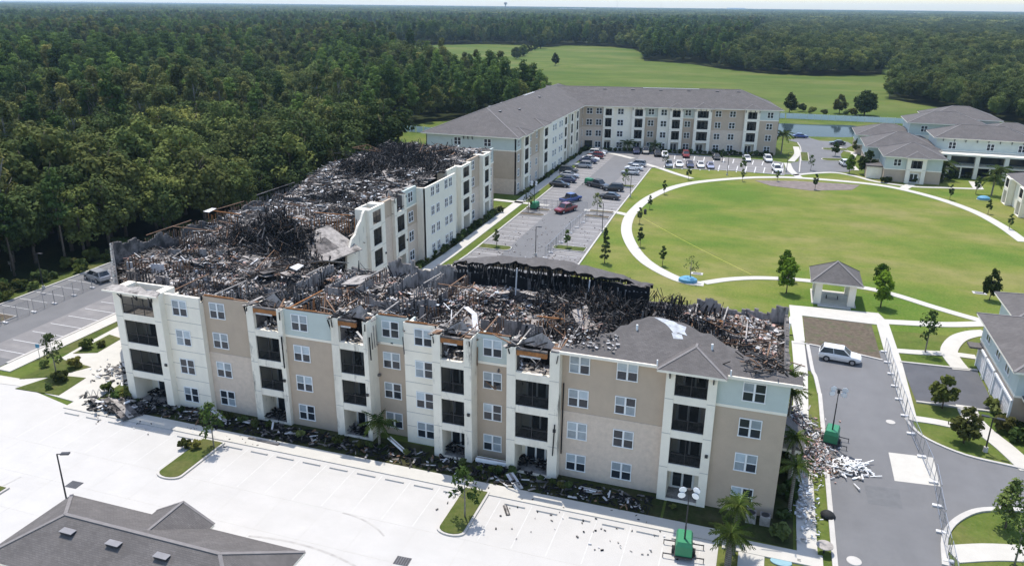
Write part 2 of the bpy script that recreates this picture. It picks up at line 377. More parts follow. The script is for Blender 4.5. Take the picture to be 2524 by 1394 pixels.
def ribbon(pts, width, z0, z1, m, mb=None):
    """kerb/path along a polyline"""
    mb = mb or MB(); pts = [Vector((p[0], p[1], 0)) for p in pts]; L = []; Rr = []
    for k, p in enumerate(pts):
        d = (pts[min(k+1, len(pts)-1)]-pts[max(k-1, 0)]).normalized(); n = Vector((-d.y, d.x, 0))*width/2
        L.append(p+n); Rr.append(p-n)
    mi = m
    for k in range(len(pts)-1):
        a, b, c, d = L[k], L[k+1], Rr[k+1], Rr[k]
        mb.poly([(d.x, d.y, z1), (c.x, c.y, z1), (b.x, b.y, z1), (a.x, a.y, z1)], mi)
        mb.poly([(a.x, a.y, z1), (b.x, b.y, z1), (b.x, b.y, z0), (a.x, a.y, z0)], mi)
        mb.poly([(c.x, c.y, z1), (d.x, d.y, z1), (d.x, d.y, z0), (c.x, c.y, z0)], mi)
    for k, fl in ((0, 0), (-1, 1)):
        a, d = L[k], Rr[k]; q = [(a.x, a.y, z1), (a.x, a.y, z0), (d.x, d.y, z0), (d.x, d.y, z1)]
        mb.poly(q if fl == 0 else q[::-1], mi)
    return mb
def smooth_line(pts, n=6):
    """Catmull-Rom through ground points"""
    P = [Vector((p[0], p[1], 0)) for p in pts]; P = [P[0]*2-P[1]]+P+[P[-1]*2-P[-2]]; out = []
    for i in range(1, len(P)-2):
        for k in range(n):
            t = k/n; a, b, c, d = P[i-1], P[i], P[i+1], P[i+2]
            out.append(0.5*((2*b)+(c-a)*t+(2*a-5*b+4*c-d)*t*t+(3*b-a-3*c+d)*t**3))
    out.append(P[-2]); return out
def gp(*px): return [G(x, y) for x, y in px]
# ------------------------------------------------------------------ ground, field, lawn, pavements
def sheet(name, pts, z, m):
    mb = MB(); pts = [(p[0], p[1]) for p in pts]; n = len(pts)
    if sum(pts[k][0]*pts[(k+1) % n][1]-pts[(k+1) % n][0]*pts[k][1] for k in range(n)) < 0: pts = pts[::-1]
    mb.poly([(x, y, z) for x, y in pts], m)
    return structure(name, mb.mesh(name))
BIG = 16000
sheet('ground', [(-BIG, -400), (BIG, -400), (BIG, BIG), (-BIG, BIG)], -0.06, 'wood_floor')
FIELD = [(-18, 205), (-22, 218), (-30, 232), (-48, 262), (-82, 304), (-108, 326), (-150, 372), (-230, 500), (-330, 690)] + \
        gp((1050, 111), (1200, 109), (1310, 112), (1330, 117), (1400, 112), (1500, 115), (1560, 121), (1580, 128), (1588, 150), (1650, 154), (1700, 158), (1780, 170), (1870, 180), (1940, 184),
           (2010, 187), (2100, 186), (2172, 184), (2180, 156), (2205, 157), (2200, 180), (2194, 200), (2190, 243), (2260, 257), (2340, 270), (2420, 290), (2524, 312)) + [(180, 250), (180, 200)]
sheet('field', FIELD, -0.045, 'field')
EDGE_W = [(-47, -60), (-46.5, 16), (-47.5, 40), (-42, 60), (-34, 80), (-33, 108), (-44, 128), (-62, 140), (-67, 178), (-60, 200), (-40, 210)]
PROPERTY = EDGE_W + [(-18, 205), (180, 205), (180, -60)]
sheet('wet_patch', smooth_line(gp((1285, 157), (1330, 154), (1395, 158), (1425, 165), (1370, 169), (1310, 166), (1285, 157)), 4)[:-1], -0.040, 'verge')
sheet('grass_verge', PROPERTY, -0.03, 'verge')
sheet('pond_bank', gp((1860, 291), (2300, 306), (2300, 345), (1980, 343), (1915, 338), (1860, 338)), -0.024, 'verge')
sheet('pond_water', smooth_line(gp((1870, 306), (1930, 304), (2000, 307), (2098, 309), (2125, 318), (2110, 332), (2094, 338), (2020, 337), (1940, 335), (1880, 333), (1870, 306)), 4)[:-1], -0.018, 'water')
sheet('rough_strip', [(-46.5, -60), (-46.5, 16), (-47.5, 40), (-45, 44), (-45, 12), (-44.4, -60)], -0.02, 'rough_grass')
sheet('rough_strip_wing', [(-44, 45), (-42, 60), (-34, 80), (-33, 108), (-44, 128), (-62, 140), (-62, 150), (-30, 150), (-26, 90), (-26, 45)], -0.021, 'rough_grass')

# the oval lawn with its ring path
RING = smooth_line(gp((1735, 700), (1690, 694), (1640, 674), (1592, 645), (1562, 612), (1545, 575), (1547, 545), (1562, 520), (1597, 490), (1650, 465), (1720, 449), (1830, 439), (1900, 437), (1960, 438), (2080, 447),
                      (2190, 460), (2300, 486), (2400, 521), (2470, 558), (2524, 596)), 5)
RING2 = smooth_line(gp((1735, 697), (1800, 688), (1880, 685), (1985, 691), (2120, 708), (2200, 725), (2290, 753), (2360, 774), (2425, 792)), 5)
sheet('lawn', [(p.x, p.y) for p in RING] + [(108, 80), (100, 60)] + [(p.x, p.y) for p in reversed(RING2)], -0.008, 'lawn')
sheet('lawn_outer', [(25.5, 24), (25.5, 60), (25, 92), (24.3, 142), (60, 150), (100, 160), (120, 140), (120, 70), (96, 48), (72, 46), (58, 40), (57.8, 24)], -0.016, 'lawn')
structure('ring_path', ribbon(RING, 2.0, -0.05, 0.05, 'walk').mesh('ring_path'))
structure('ring_path_south', ribbon(RING2, 1.5, -0.05, 0.055, 'walk').mesh('ring_path_south'))
def walkway(name, px, width, z=0.06, sm=True, m='walk'):
    pts = [p if isinstance(p, Vector) else (Vector((p[1], p[2], 0)) if p[0] == 'm' else G(*p)) for p in px]
    return structure(name, ribbon(smooth_line(pts, 4) if sm else pts, width, -0.05, z, m).mesh(name))
walkway('footpath', [(1590, 404), (1630, 416), (1665, 428), (1705, 440)], 1.5)
walkway('footpath', [(1440, 518), (1500, 521), (1535, 527), (1556, 533)], 1.6)
walkway('footpath', [(1217, 492), (1290, 500), (1352, 507)], 1.5)
walkway('footpath', [(1940, 402), (1950, 421), (1975, 441)], 1.7)
walkway('footpath', [(1955, 432), (2010, 427), (2060, 426), (2110, 435), (2160, 448), (2250, 460), (2330, 463), (2420, 466)], 1.3)
walkway('footpath', [(2225, 466), (2245, 455)], 2.0, 0.065, False)
walkway('footpath', [(2400, 448), (2412, 466)], 2.2, 0.065, False)
walkway('footpath', [(1962, 362), (1965, 380), (1950, 398)], 1.7)
walkway('footpath', [(2062, 362), (2085, 372), (2105, 378), (2095, 400), (2110, 420)], 1.6)
walkway('footpath', [(2185, 793), (2260, 797), (2340, 800), (2425, 798)], 1.7)
walkway('footpath', [(2195, 863), (2260, 868), (2340, 872), (2405, 880)], 1.3)
walkway('footpath', [(2370, 912), (2345, 880), (2340, 860), (2360, 835), (2395, 823), (2430, 820)], 1.9, 0.065)
walkway('footpath', [(2380, 1000), (2395, 1030), (2430, 1065), (2480, 1105), (2540, 1160)], 1.9)
walkway('footpath', [(2245, 1030), (2300, 1038), (2350, 1048)], 1.2, 0.055)
walkway('footpath', [(2345, 1365), (2440, 1360), (2540, 1364)], 2.0)
structure('west_lot_walk', ribbon([(-25.9, -0.5), (-25.9, 12), (-25.9, 32)], 2.0, -0.05, 0.07, 'walk').mesh('west_lot_walk'))
structure('building_walk', ribbon([(3.4, 20), (4.6, 56), (4.3, 100), (3.9, 158)], 2.0, -0.05, 0.06, 'walk').mesh('building_walk'))
walkway('footpath', [('m', 3.9, 158), (1470, 371), (1510, 379), (1560, 391)], 1.8)
# concrete plaza and walk by the pavilion
def slab(name, px, m='walk', z=0.07):
    mb = MB(); mb.prism([(p.x, p.y) for p in gp(*px)], -0.05, z, m); return structure(name, mb.mesh(name))
slab('plaza', [(1945, 752), (2165, 772), (2190, 797), (2160, 800), (1977, 778), (1984, 842), (1958, 842), (1950, 800)])
slab('plaza_walk', [(2160, 797), (2190, 797), (2225, 900), (2262, 1040), (2232, 1032), (2200, 935), (2178, 860)], z=0.066)
slab('planting_bed', [(1979, 780), (2148, 799), (2172, 886), (1986, 845)], 'mulch', 0.04)
slab('shrub_bed', [(1860, 445), (1960, 446), (2080, 453), (2120, 456), (2100, 468), (2000, 470), (1900, 458)], 'pink_mulch', 0.03)

# asphalt
CLOT = [(5.6, 21), (7.6, 57), (7.3, 100), (6.6, 154), (9, 160), (25, 163), (25.2, 92), (26, 60), (26.5, 21)]
sheet('parking_asphalt', CLOT, 0.006, 'old_asphalt')
sheet('drive_aisle', [(12.6, 21), (12.6, 158), (19.4, 158), (19.6, 92), (20.2, 21)], 0.012, 'asphalt')
NLOT = gp((1480, 371), (1560, 366), (1625, 377), (1735, 385), (1900, 397), (1932, 402), (1935, 431), (1810, 421), (1690, 416), (1595, 411))
sheet('parking_asphalt_north', NLOT, 0.009, 'old_asphalt')
sheet('drive_asphalt', gp((1935, 404), (1968, 398), (1973, 368), (1968, 352), (1940, 345), (1990, 338), (2020, 347), (2090, 350), (2102, 358), (2085, 366), (2072, 380), (2078, 402), (2110, 414), (2090, 424), (2020, 424), (1985, 430), (1935, 430)), 0.008, 'asphalt')
WLOT = [(-44.2, -12), (-44.2, 70), (-27.2, 70), (-27.2, 0.5), (-29, -12)]
sheet('west_asphalt', WLOT, 0.006, 'asphalt')
sheet('west_stalls', [(-33.0, 2), (-33.0, 70), (-27.2, 70), (-27.2, 2)], 0.010, 'old_asphalt')
ROAD = [(61.4, -30), (61.4, 24), (60.6, 30), (60.3, 37.6), (69.0, 38.6), (69.6, 34)] + gp((2225, 985), (2250, 1040), (2262, 1062), (2300, 1088), (2380, 1122), (2490, 1147), (2540, 1158), (2560, 1200), (2560, 1262)) + \
       gp((2460, 1256), (2400, 1262), (2350, 1290), (2330, 1330), (2336, 1360)) + [(69.6, -4), (69.6, -30)]
sheet('road_asphalt', ROAD, 0.008, 'asphalt')
sheet('parking_pad', gp((2220, 893), (2408, 913), (2458, 1014), (2258, 988)), 0.007, 'pad_asphalt')
sheet('service_pad', gp((1952, 848), (1988, 852), (2002, 915), (1960, 905)), 0.007, 'pad_asphalt')
sheet('concrete_patch', gp((2190, 1114), (2300, 1127), (2318, 1198), (2205, 1184)), 0.014, 'walk')
sheet('asphalt_patch', gp((2130, 1195), (2215, 1205), (2225, 1253), (2140, 1240)), 0.013, 'patch')
# concrete car park in front
sheet('concrete_lot', [(-120, -60), (52.8, -60), (52.8, -4.95), (-10, -4.95), (-27.5, -1.2), (-45, -1.2), (-120, -6)], 0.012, 'concrete')
mb = MB(); mb.prism([(-12.5, -5.0), (53.0, -5.0), (53.0, -3.45), (-12.5, -3.45)], -0.05, 0.10, 'walk'); structure('front_walk', mb.mesh('front_walk'))
mb = MB(); mb.prism([(53.05, -5.6), (60.4, -5.6), (60.4, -4.1), (53.05, -4.1)], -0.05, 0.09, 'walk'); mb.prism([(54.3, -14), (56.2, -14), (56.2, -5.65), (54.3, -5.65)], -0.05, 0.09, 'walk'); structure('corner_walk', mb.mesh('corner_walk'))
structure('east_walk', ribbon([(59.3, -5.2), (59.3, 2), (59.2, 18), (59.4, 30), (59.2, 38)], 1.5, -0.05, 0.08, 'walk').mesh('east_walk'))
slab('west_walk', [(0, 925), (60, 935), (215, 845), (300, 800), (320, 840), (335, 985), (300, 1012), (220, 1000), (40, 950), (0, 945)], z=0.05)
sheet('planting_strip', [(-8.5, -3.4), (48, -3.4), (48, 0.5), (-8.5, 0.5)], -0.010, 'shade_darkened_bed')  # soil and mulch strip, its tone darkened to deepen the facade's shadow
sheet('planting_strip_east', [(48.2, -3.4), (58.3, -3.9), (58.4, 20), (56.6, 20), (56.6, 0.5), (48.2, 0.5)], -0.011, 'shade_darkened_bed')
sheet('planting_strip_wing', [(1.0, 30), (3.3, 30), (3.5, 90), (1.0, 90)], -0.012, 'shade_darkened_bed')
sheet('planting_strip_far', [(1.5, 101), (2.9, 101), (2.6, 160), (54, 170.5), (55, 174), (1.5, 163)], -0.013, 'shade_darkened_bed')
sheet('west_bed', [(-24.8, 2), (-20, 12), (-20, 60), (-24.8, 60)], -0.015, 'rough_grass')
def bed(name, px, m='rough_grass', z=0.09):
    mb = MB(); mb.prism([(p.x, p.y) for p in gp(*px)], -0.03, z, m); return structure(name, mb.mesh(name))
bed('grass_bed', [(48, 935), (150, 885), (225, 905), (130, 930)])
bed('grass_bed', [(38, 958), (140, 925), (212, 932), (145, 975)])
bed('grass_bed', [(180, 872), (270, 825), (300, 835), (240, 870)])
bed('grass_bed', [(222, 997), (300, 945), (330, 960), (330, 1005), (300, 1014)])

# kerbs
def kerb(px, z=0.13, width=0.28, sm=True, name='kerb', closed=False):
    pts = [p if isinstance(p, Vector) else Vector((p[1], p[2], 0)) if p[0] == 'm' else G(*p) for p in px]
    if closed: pts = pts+[pts[0]]
    return structure(name, ribbon(smooth_line(pts, 4) if sm else pts, width, -0.04, z, 'kerb').mesh(name))
kerb([('m', 61.25, -30), ('m', 61.25, 24)], sm=False, width=0.4)
kerb([('m', 61.2, 24.0), (2010, 930), (2003, 915), (1997, 885), (1990, 848)], sm=True, width=0.4)
kerb([(1955, 846), (1988, 848), (2080, 866), (2175, 888)], sm=False)
kerb([(2232, 1032), (2250, 1055), (2290, 1085), (2380, 1122), (2490, 1148), (2540, 1160)])
kerb([(2540, 1258), (2460, 1255), (2400, 1261), (2350, 1289), (2328, 1330), (2330, 1394)], width=0.5)
kerb([(2218, 892), (2410, 913)], sm=False); kerb([(2258, 990), (2458, 1016)], sm=False)
kerb([('m', -44.3, -12), ('m', -44.3, 70)], sm=False)
kerb([('m', -27.1, 1), ('m', -27.1, 70)], sm=False, width=0.35)
kerb([('m', 5.5, 21), ('m', 7.5, 57), ('m', 7.2, 100), ('m', 6.5, 154)], sm=False)
kerb([('m', 26.6, 21), ('m', 26.1, 60), ('m', 25.3, 92), ('m', 24.9, 141)], sm=False)
kerb([('m', 24.9, 143), (1690, 416), (1810, 421), (1932, 432)], sm=False)
kerb([(1560, 366), (1625, 377), (1735, 385), (1900, 397), (1930, 402)], sm=False)
kerb([(1970, 425), (1974, 370), (1966, 352)], sm=True)
def island(cx, cy, w, l, rz=0.0, m='rough_grass', name='planted_island', round_near=True):
    """kerbed island with a rounded nose, long axis along local y, nose at -y"""
    a = []; r = w/2
    a += [(-r, l/2), (r, l/2)]
    for k in range(9): t = -math.pi*k/8; a.append((r*math.cos(t), -l/2+r*0.55*math.sin(t)))
    mb = MB(); mb.prism(a, -0.03, 0.15, 'kerb')
    i = [(x*0.84, y*0.955) for x, y in a]; mb.prism(i, 0.10, 0.19, m)
    o = structure(name, mb.mesh(name)); o.location = (cx, cy, 0); o.rotation_euler = (0, 0, rz); return o
island(6.15, -8.3, 2.6, 5.9); island(32.55, -7.55, 2.4, 5.8)
island(-6.5, -20.5, 2.6, 6.2)
island(10.1, 62.8, 2.6, 5.0, R(90)); island(22.9, 66.5, 2.6, 5.0, R(-90))
island(9.7, 86.3, 1.6, 4.6, R(90), 'mulch'); island(22.6, 89.0, 1.6, 4.6, R(-90), 'mulch'); island(22.6, 93.2, 1.6, 4.6, R(-90), 'mulch'); island(9.7, 90.5, 1.6, 4.6, R(90), 'mulch')
island(22.4, 118.5, 2.0, 4.6, R(-90))
island(-41.2, 10.8, 2.6, 5.6, R(-90), 'mulch')
for px in ((1990, 345), (2058, 368), (2068, 395)):
    p = G(*px)
p = G(2062, 369); island(p.x, p.y, 4.0, 6.0, R(-80)); p = G(2068, 395); island(p.x, p.y, 4.0, 7.0, R(-80))
p = G(1955, 385); island(p.x+3, p.y, 2.2, 14, 0)

# painted lines: children of the car parks
def pline(parent, a, b, width=0.10, z=0.02, m='paint'):
    mb = MB(); d = (Vector(b)-Vector(a)); n = Vector((-d.y, d.x)).normalized()*width/2; a = Vector(a); b = Vector(b)
    q = [a+n, b+n, b-n, a-n]; q = q[::-1]
    mb.poly([(p.x, p.y, z) for p in q], m); o = bpy.data.objects.new('parking_line', mb.mesh('parking_line')); COL.objects.link(o); o.parent = parent; return o
lot = bpy.data.objects['parking_asphalt']
for k in range(48):
    y = 24+2.72*k
    if y > 153: break
    if not (61 < y < 65 or 85 < y < 92): pline(lot, (7.6, y), (12.6, y))
    if y < 141 and not (65 < y < 68.5 or 88 < y < 94.5 or 117 < y < 120): pline(lot, (20.3, y), (25.0, y))
nl = bpy.data.objects['parking_asphalt_north']
for k in range(13):
    t = k/12; a = G(1640+290*t, 380+21*t); b = G(1638+288*t, 391+20*t); pline(nl, (a.x, a.y), (b.x, b.y), 0.22)
for k in range(14):
    t = k/13; a = G(1640+290*t, 400+15*t); b = G(1636+290*t, 415+15*t); pline(nl, (a.x, a.y), (b.x, b.y), 0.22)
wl = bpy.data.objects['west_asphalt']
for k in range(22):
    y = 3.6+2.75*k
    pline(wl, (-44, y), (-39, y)); pline(wl, (-32.4, y), (-27.4, y), z=0.024)
cl = bpy.data.objects['concrete_lot']
for k in range(24):
    x = -12.0+2.76*k
    if x > 52.5: break
    pline(cl, (x, -5.3), (x, -10.9), 0.09, 0.018, 'faint_paint')
def wheel_stop():
    mb = MB(); a = [(-0.9, -0.08), (0.9, -0.08), (0.9, 0.08), (-0.9, 0.08)]
    mb.v = [(x, y, 0) for x, y in a]+[(x*0.96, y*0.55, 0.13) for x, y in a]; mi = mb.slot('kerb')
    for f in ((3, 2, 1, 0), (4, 5, 6, 7), (0, 1, 5, 4), (1, 2, 6, 5), (2, 3, 7, 6), (3, 0, 4, 7)): mb.f.append(f); mb.m.append(mi)
    return mb.mesh('wheel_stop')
WS = wheel_stop()
for k in range(23):
    x = -10.6+2.76*k
    if abs(x-6.1) < 1.6 or abs(x-32.5) < 1.6 or x > 51: continue
    o = link('wheel_stop', WS, loc=(x, -5.75, 0.012)); tag(o, 'low concrete wheel stop at the head of a bay in the pale car park', 'wheel stop', 'wheel stops along the front walk')
# slab joints of the concrete lot
mb = MB()
for k in range(26):
    x = -48+4.1*k
    if x < 52: mb.box(x-0.012, x+0.012, -40, -11, 0.010, 0.016, 'reveal')
for k in range(7): mb.box(-60, 52, -11.1-4.2*k, -11.07-4.2*k, 0.010, 0.016, 'reveal')
o = bpy.data.objects.new('slab_joint', mb.mesh('slab_joint')); COL.objects.link(o); o.parent = cl; o['kind'] = 'stuff'
# tyre scuffs and dirt trails on the concrete
r_ = np.random.default_rng(19); mb = MB()
for k in range(26):
    x = r_.uniform(-30, 48); y = r_.uniform(-34, -9); a = r_.normal(0, 0.25)+(math.pi/2 if r_.random() < .35 else 0); c = r_.normal()*0.05; l = r_.uniform(5, 14); pts = []
    for j in range(12): pts.append((x, y)); x += l/12*math.cos(a); y += l/12*math.sin(a); a += c
    if min(p[1] for p in pts) > -45 and max(p[1] for p in pts) < -6 and max(p[0] for p in pts) < 52: ribbon(pts, r_.uniform(.08, .22), 0.0125, 0.0145+0.0002*k, 'tyre', mb)
o = bpy.data.objects.new('tyre_marks', mb.mesh('tyre_marks')); COL.objects.link(o); o.parent = cl; o['kind'] = 'stuff'
# drain grates and manholes in the pavements
def grate(name, p, w, l, rz, label, cat='drain', group=None):
    t = thing(name, label, cat, (p[0], p[1], 0.016), rz, group)
    mb = MB(); mb.box(-w/2, w/2, -l/2, l/2, -0.03, 0.03, 'manhole'); sub('frame', mb.mesh('frame'), t)
    mb = MB()
    for k in range(6): u = -w/2+w*(k+0.5)/6; mb.box(u-w/30, u+w/30, -l/2*0.9, l/2*0.9, 0.031, 0.045, 'dark_metal')
    sub('grille', mb.mesh('grille'), t)
grate('drain_grate', G(183, 1194), 1.15, 0.9, 0.05, 'dark square drain grate beside the lamp post in the pale car park')
grate('drain_grate', G(992, 1382), 1.15, 0.9, 0.05, 'dark square drain grate alone in the middle of the pale car park')
for px, lb in (((2414, 722), 'drain grate in a pale collar on the lawn beside the two-storey house'), ((1718, 674), 'small drain grate in a pale collar on the lawn near the round blue cover')):
    p = G(*px); t = thing('lawn_drain', lb, 'drain', (p.x, p.y, 0)); mb = MB(); mb.box(-0.9, 0.9, -0.55, 0.55, -0.03, 0.05, 'kerb'); sub('collar', mb.mesh('collar'), t)
    mb = MB(); mb.box(-0.6, 0.6, -0.33, 0.33, 0.0, 0.07, 'manhole'); sub('grille', mb.mesh('grille'), t)
def disc(name, p, r, m, label, cat, h=0.05, sx=1.0):
    mb = MB(); mb.tube([(0, 0, 0), (0, 0, h)], [r, r*0.97], m, 20); o = link(name, mb.mesh(name), loc=(p[0], p[1], 0.012)); o.scale = (sx, 1, 1); return tag(o, label, cat)
disc('manhole_cover', G(2105, 1382), 0.55, 'kerb', 'round pale manhole ring in the asphalt road near the palm corner', 'manhole')
disc('utility_cover', G(2195, 1040), 0.45, 'kerb', 'round pale utility cover beside the fence feet on the road', 'manhole')
# ------------------------------------------------------------------ buildings
FH = 3.15; TOP = 12.35
class Fr:
    """facade frame: u along the wall, v inwards, z up"""
    def __init__(s, ox, oy, ang): s.o = Vector((ox, oy, 0)); s.a = ang; s.c = math.cos(ang); s.s = math.sin(ang)
    def at(s, u, v, z=0.0): return Vector((s.o.x+u*s.c-v*s.s, s.o.y+u*s.s+v*s.c, z))
def window_meshes(w, h, far=False):
    f = MB(); fw = 0.07 if not far else 0.10
    f.box(-w/2-fw, w/2+fw, -0.07, 0.03, h, h+fw, 'white_trim'); f.box(-w/2-fw-0.03, w/2+fw+0.03, -0.10, 0.03, -fw, 0, 'white_trim')
    f.box(-w/2-fw, -w/2, -0.07, 0.03, 0, h, 'white_trim'); f.box(w/2, w/2+fw, -0.07, 0.03, 0, h, 'white_trim')
    f.box(-0.075, 0.075, -0.07, 0.03, 0, h, 'white_trim')
    f.box(-w/2, -0.09, -0.06, 0.03, h*0.5-0.035, h*0.5+0.035, 'white_trim'); f.box(0.09, w/2, -0.06, 0.03, h*0.5-0.035, h*0.5+0.035, 'white_trim')
    p = []
    for m in ('glass_blind', 'glass_dark', 'glass_painted_sky'):
        g = MB(); g.box(-(w/2-0.09)/2, (w/2-0.09)/2, -0.03, 0.02, 0, h*0.5-0.035, m); p.append(g.mesh('pane'))
    if far:
        g = MB(); g.box(-(w/2-0.09)/2, (w/2-0.09)/2, -0.03, 0.02, 0, h, 'glass_dark'); p = [g.mesh('pane')]
    return f.mesh('window_frame'), p, w, h
WIN = window_meshes(1.62, 1.5); WIN_F = window_meshes(1.5, 1.5, True); WIN_N = window_meshes(1.1, 1.4, True)
def add_window(B, fr, u, v, z, W=WIN, dark=0.0):
    fm, ps, w, h = W
    o = part('window', fm, B, fr.at(u, v, z), fr.a)
    du = (w/2+0.09)/2
    for sx in (-1, 1):
        if len(ps) == 1: sub('pane', ps[0], o, (sx*du, 0, 0)); continue
        sub('pane', ps[1] if random.random() < 0.86 else ps[0], o, (sx*du, 0, 0)); sub('pane', random.choice((ps[1], ps[0], ps[0], ps[2])), o, (sx*du, 0, h*0.5+0.035))
def wall_bay(B, fr, u0, u1, v, cols, wins=(), th=0.3, W=WIN, top=TOP, lines=False, fh=FH, zw=0.80, skip=(), name='wall_panel', dark=0.15, ret=1.9):
    """cols: colour per floor from the ground up"""
    nf = len(cols); k = 0
    while k < nf:
        j = k
        while j+1 < nf and cols[j+1] == cols[k]: j += 1
        z0 = -0.1 if k == 0 else k*fh+0.05; z1 = top if j == nf-1 else (j+1)*fh+0.05
        mb = MB(); mb.box(0, u1-u0, 0, th, z0, z1-0.002, cols[k])
        if ret: mb.box(0.003, 0.2, th, ret, z0, z1-(0.5 if j == nf-1 else 0.004), cols[k]); mb.box(u1-u0-0.2, u1-u0-0.003, th, ret, z0, z1-(0.5 if j == nf-1 else 0.004), cols[k])
        if lines:
            for q in range(k, j+1):
                for zz in (q*fh+0.05, q*fh+fh*0.55):
                    if zz > 0.3: mb.box(0.02, u1-u0-0.02, -0.012, 0.0, zz, zz+0.05, 'reveal')
        part(name, mb.mesh(name), B, fr.at(u0, v), fr.a)
        if j < nf-1:
            mb = MB(); mb.box(0.01, u1-u0-0.01, -0.045, 0.05, z1-0.10, z1+0.13, 'trim' if cols[j+1] == 'blue' else cols[k]); part('trim_band', mb.mesh('trim_band'), B, fr.at(u0, v), fr.a)
        k = j+1
    for u in wins:
        for q in range(nf):
            if (u, q) in skip: continue
            add_window(B, fr, u, v, q*fh+zw, W, dark)
def screen_mesh(w, h, nm=2):
    m = MB(); m.poly([(0, 0, 0), (w, 0, 0), (w, 0, h), (0, 0, h)], 'insect_mesh')
    for k in range(nm+1):
        x = w*k/nm; x = min(max(x, 0.03), w-0.03); m.box(x-0.03, x+0.03, -0.03, 0.03, 0, h, 'dark_metal')
    for z in (0.03, 0.95, h-0.03): m.box(0, w, -0.031, 0.031, z-0.03, z+0.03, 'dark_metal')
    for k in range(int(w/0.14)): x = 0.1+k*0.14; m.box(x-0.01, x+0.01, 0.04, 0.06, 0.05, 0.95, 'dark_metal')
    return m.mesh('porch_screen')
def door_mesh(w=1.8, h=2.15):
    m = MB(); m.box(-w/2-0.1, w/2+0.1, -0.03, 0.06, 0, h+0.1, 'white_trim')
    for s in (-1, 1): m.box(s*w/4-w/4+0.09, s*w/4+w/4-0.09, -0.045, -0.028, 0.2, h-0.1, 'glass_dark')
    return m.mesh('balcony_door')
DOOR = door_mesh(); SCR = {}
def tower(B, fr, u0, u1, o0, o1, v, col='cream', nf=4, top=TOP+0.25, depth=2.1, back=0.3, burnt=(), fh=FH, light=True, ground_open=True, detail=True):
    """stack of screened porches between two piers"""
    if nf in burnt and col == 'cream': col = 'cream_sooty'
    bands = [(-0.1, 0.06)]+[(fh*k-0.28, fh*k+0.42) for k in range(1, nf)]+[(fh*nf-0.85, top)]
    for a, b in ((u0, o0), (o1, u1)):
        mb = MB(); mb.box(0, b-a, 0, depth, -0.1, top-0.004, col)
        for q in range(1, nf):
            mb.box(0.02, b-a-0.02, -0.012, 0, fh*q+0.04, fh*q+0.09, 'reveal')
        part('pier', mb.mesh('pier'), B, fr.at(a, v), fr.a)
    for k, (a, b) in enumerate(bands):
        if k == nf and nf in burnt: continue
        mb = MB(); mb.box(0.003, o1-o0-0.003, 0.02, 0.34, a, b, col)
        if k < nf: mb.box(0.003, o1-o0-0.003, 0.34, depth, max(a, b-0.35), b-0.03, 'grey_board')
        part('floor_band', mb.mesh('floor_band'), B, fr.at(o0, v), fr.a)
    if nf in burnt:
        mb = MB(); zb = fh*(nf-1)+0.43
        mb.box(0.004, 0.06, 0.36, depth-0.03, zb, top-0.1, 'scorched'); mb.box(o1-o0-0.06, o1-o0-0.004, 0.36, depth-0.03, zb, top-0.1, 'scorched'); mb.box(0.07, o1-o0-0.07, depth-0.08, depth-0.03, zb, top-0.3, 'char')
        for k in range(26):
            x = rng.uniform(0.1, o1-o0-0.3); y = rng.uniform(0.1, depth-0.3); mb.bar((x, y, zb+rng.uniform(0, .3)), (x+rng.normal()*.5, y+rng.normal()*.2, zb+rng.uniform(.1, .8)), rng.uniform(.04, .25), .05, ['char', 'char', 'scorched', 'pale_scrap'][k % 4])
        part('burned_lining', mb.mesh('burned_lining'), B, fr.at(o0, v), fr.a)
        mb = MB(); W_ = u1-u0; c0 = (o0+o1)/2-u0
        for x0_, x1_ in ((0.02, o0-u0-0.02), (o1-u0+0.02, W_-0.02)):
            for j in range(5): y0_ = 0.03+depth*0.19*j; mb.box(x0_+rng.uniform(0, .12), x1_-rng.uniform(0, .12), y0_, y0_+depth*0.185, top-0.01, top+rng.uniform(0.03, 0.22), ['scorched', 'brown_wood', 'char', 'grey_board'][int(rng.integers(0, 4))])
        apex = top+0.75; yb = depth*0.75
        mb.poly([(0.2, yb, top-0.4), (W_-0.2, yb, top-0.5), (c0+rng.uniform(-.3, .5), yb+0.4, apex)], 'drywall'); mb.poly([(0.2, yb+.08, top-0.4), (c0, yb+0.48, apex), (W_-0.2, yb+.08, top-0.5)], 'char')
        for j in range(14):
            x = rng.uniform(-0.1, W_+0.1); mb.bar((x, rng.uniform(0, depth), top-rng.uniform(-.1, .5)), (x+rng.normal()*0.9, rng.uniform(0.3, depth+0.8), top+rng.uniform(-.1, .5)), rng.uniform(.05, .16), .06, ['char', 'scorched', 'brown_wood', 'grey_board'][j % 4])
        mb.bar((-0.1, -0.05, top-0.15), (c0, 0.5, top+0.55), 0.1, 0.1, 'char'); mb.bar((-0.25, 0.0, top-0.1), (0.5, depth, top+0.2), 0.3, 0.05, 'grey_board')
        for xx in (0.15, W_-0.15): mb.bar((xx, -0.03, top-0.2), (xx+rng.normal()*.1, -0.06, top-rng.uniform(.5, 1.0)), 0.12, 0.05, 'char')
        part('burned_gable', mb.mesh('burned_gable'), B, fr.at(u0, v), fr.a)
    mb = MB(); mb.box(0, o1-o0, depth-0.02, depth+0.2, 0, top-0.1, 'cream'); part('porch_wall', mb.mesh('porch_wall'), B, fr.at(o0, v), fr.a)
    w = o1-o0
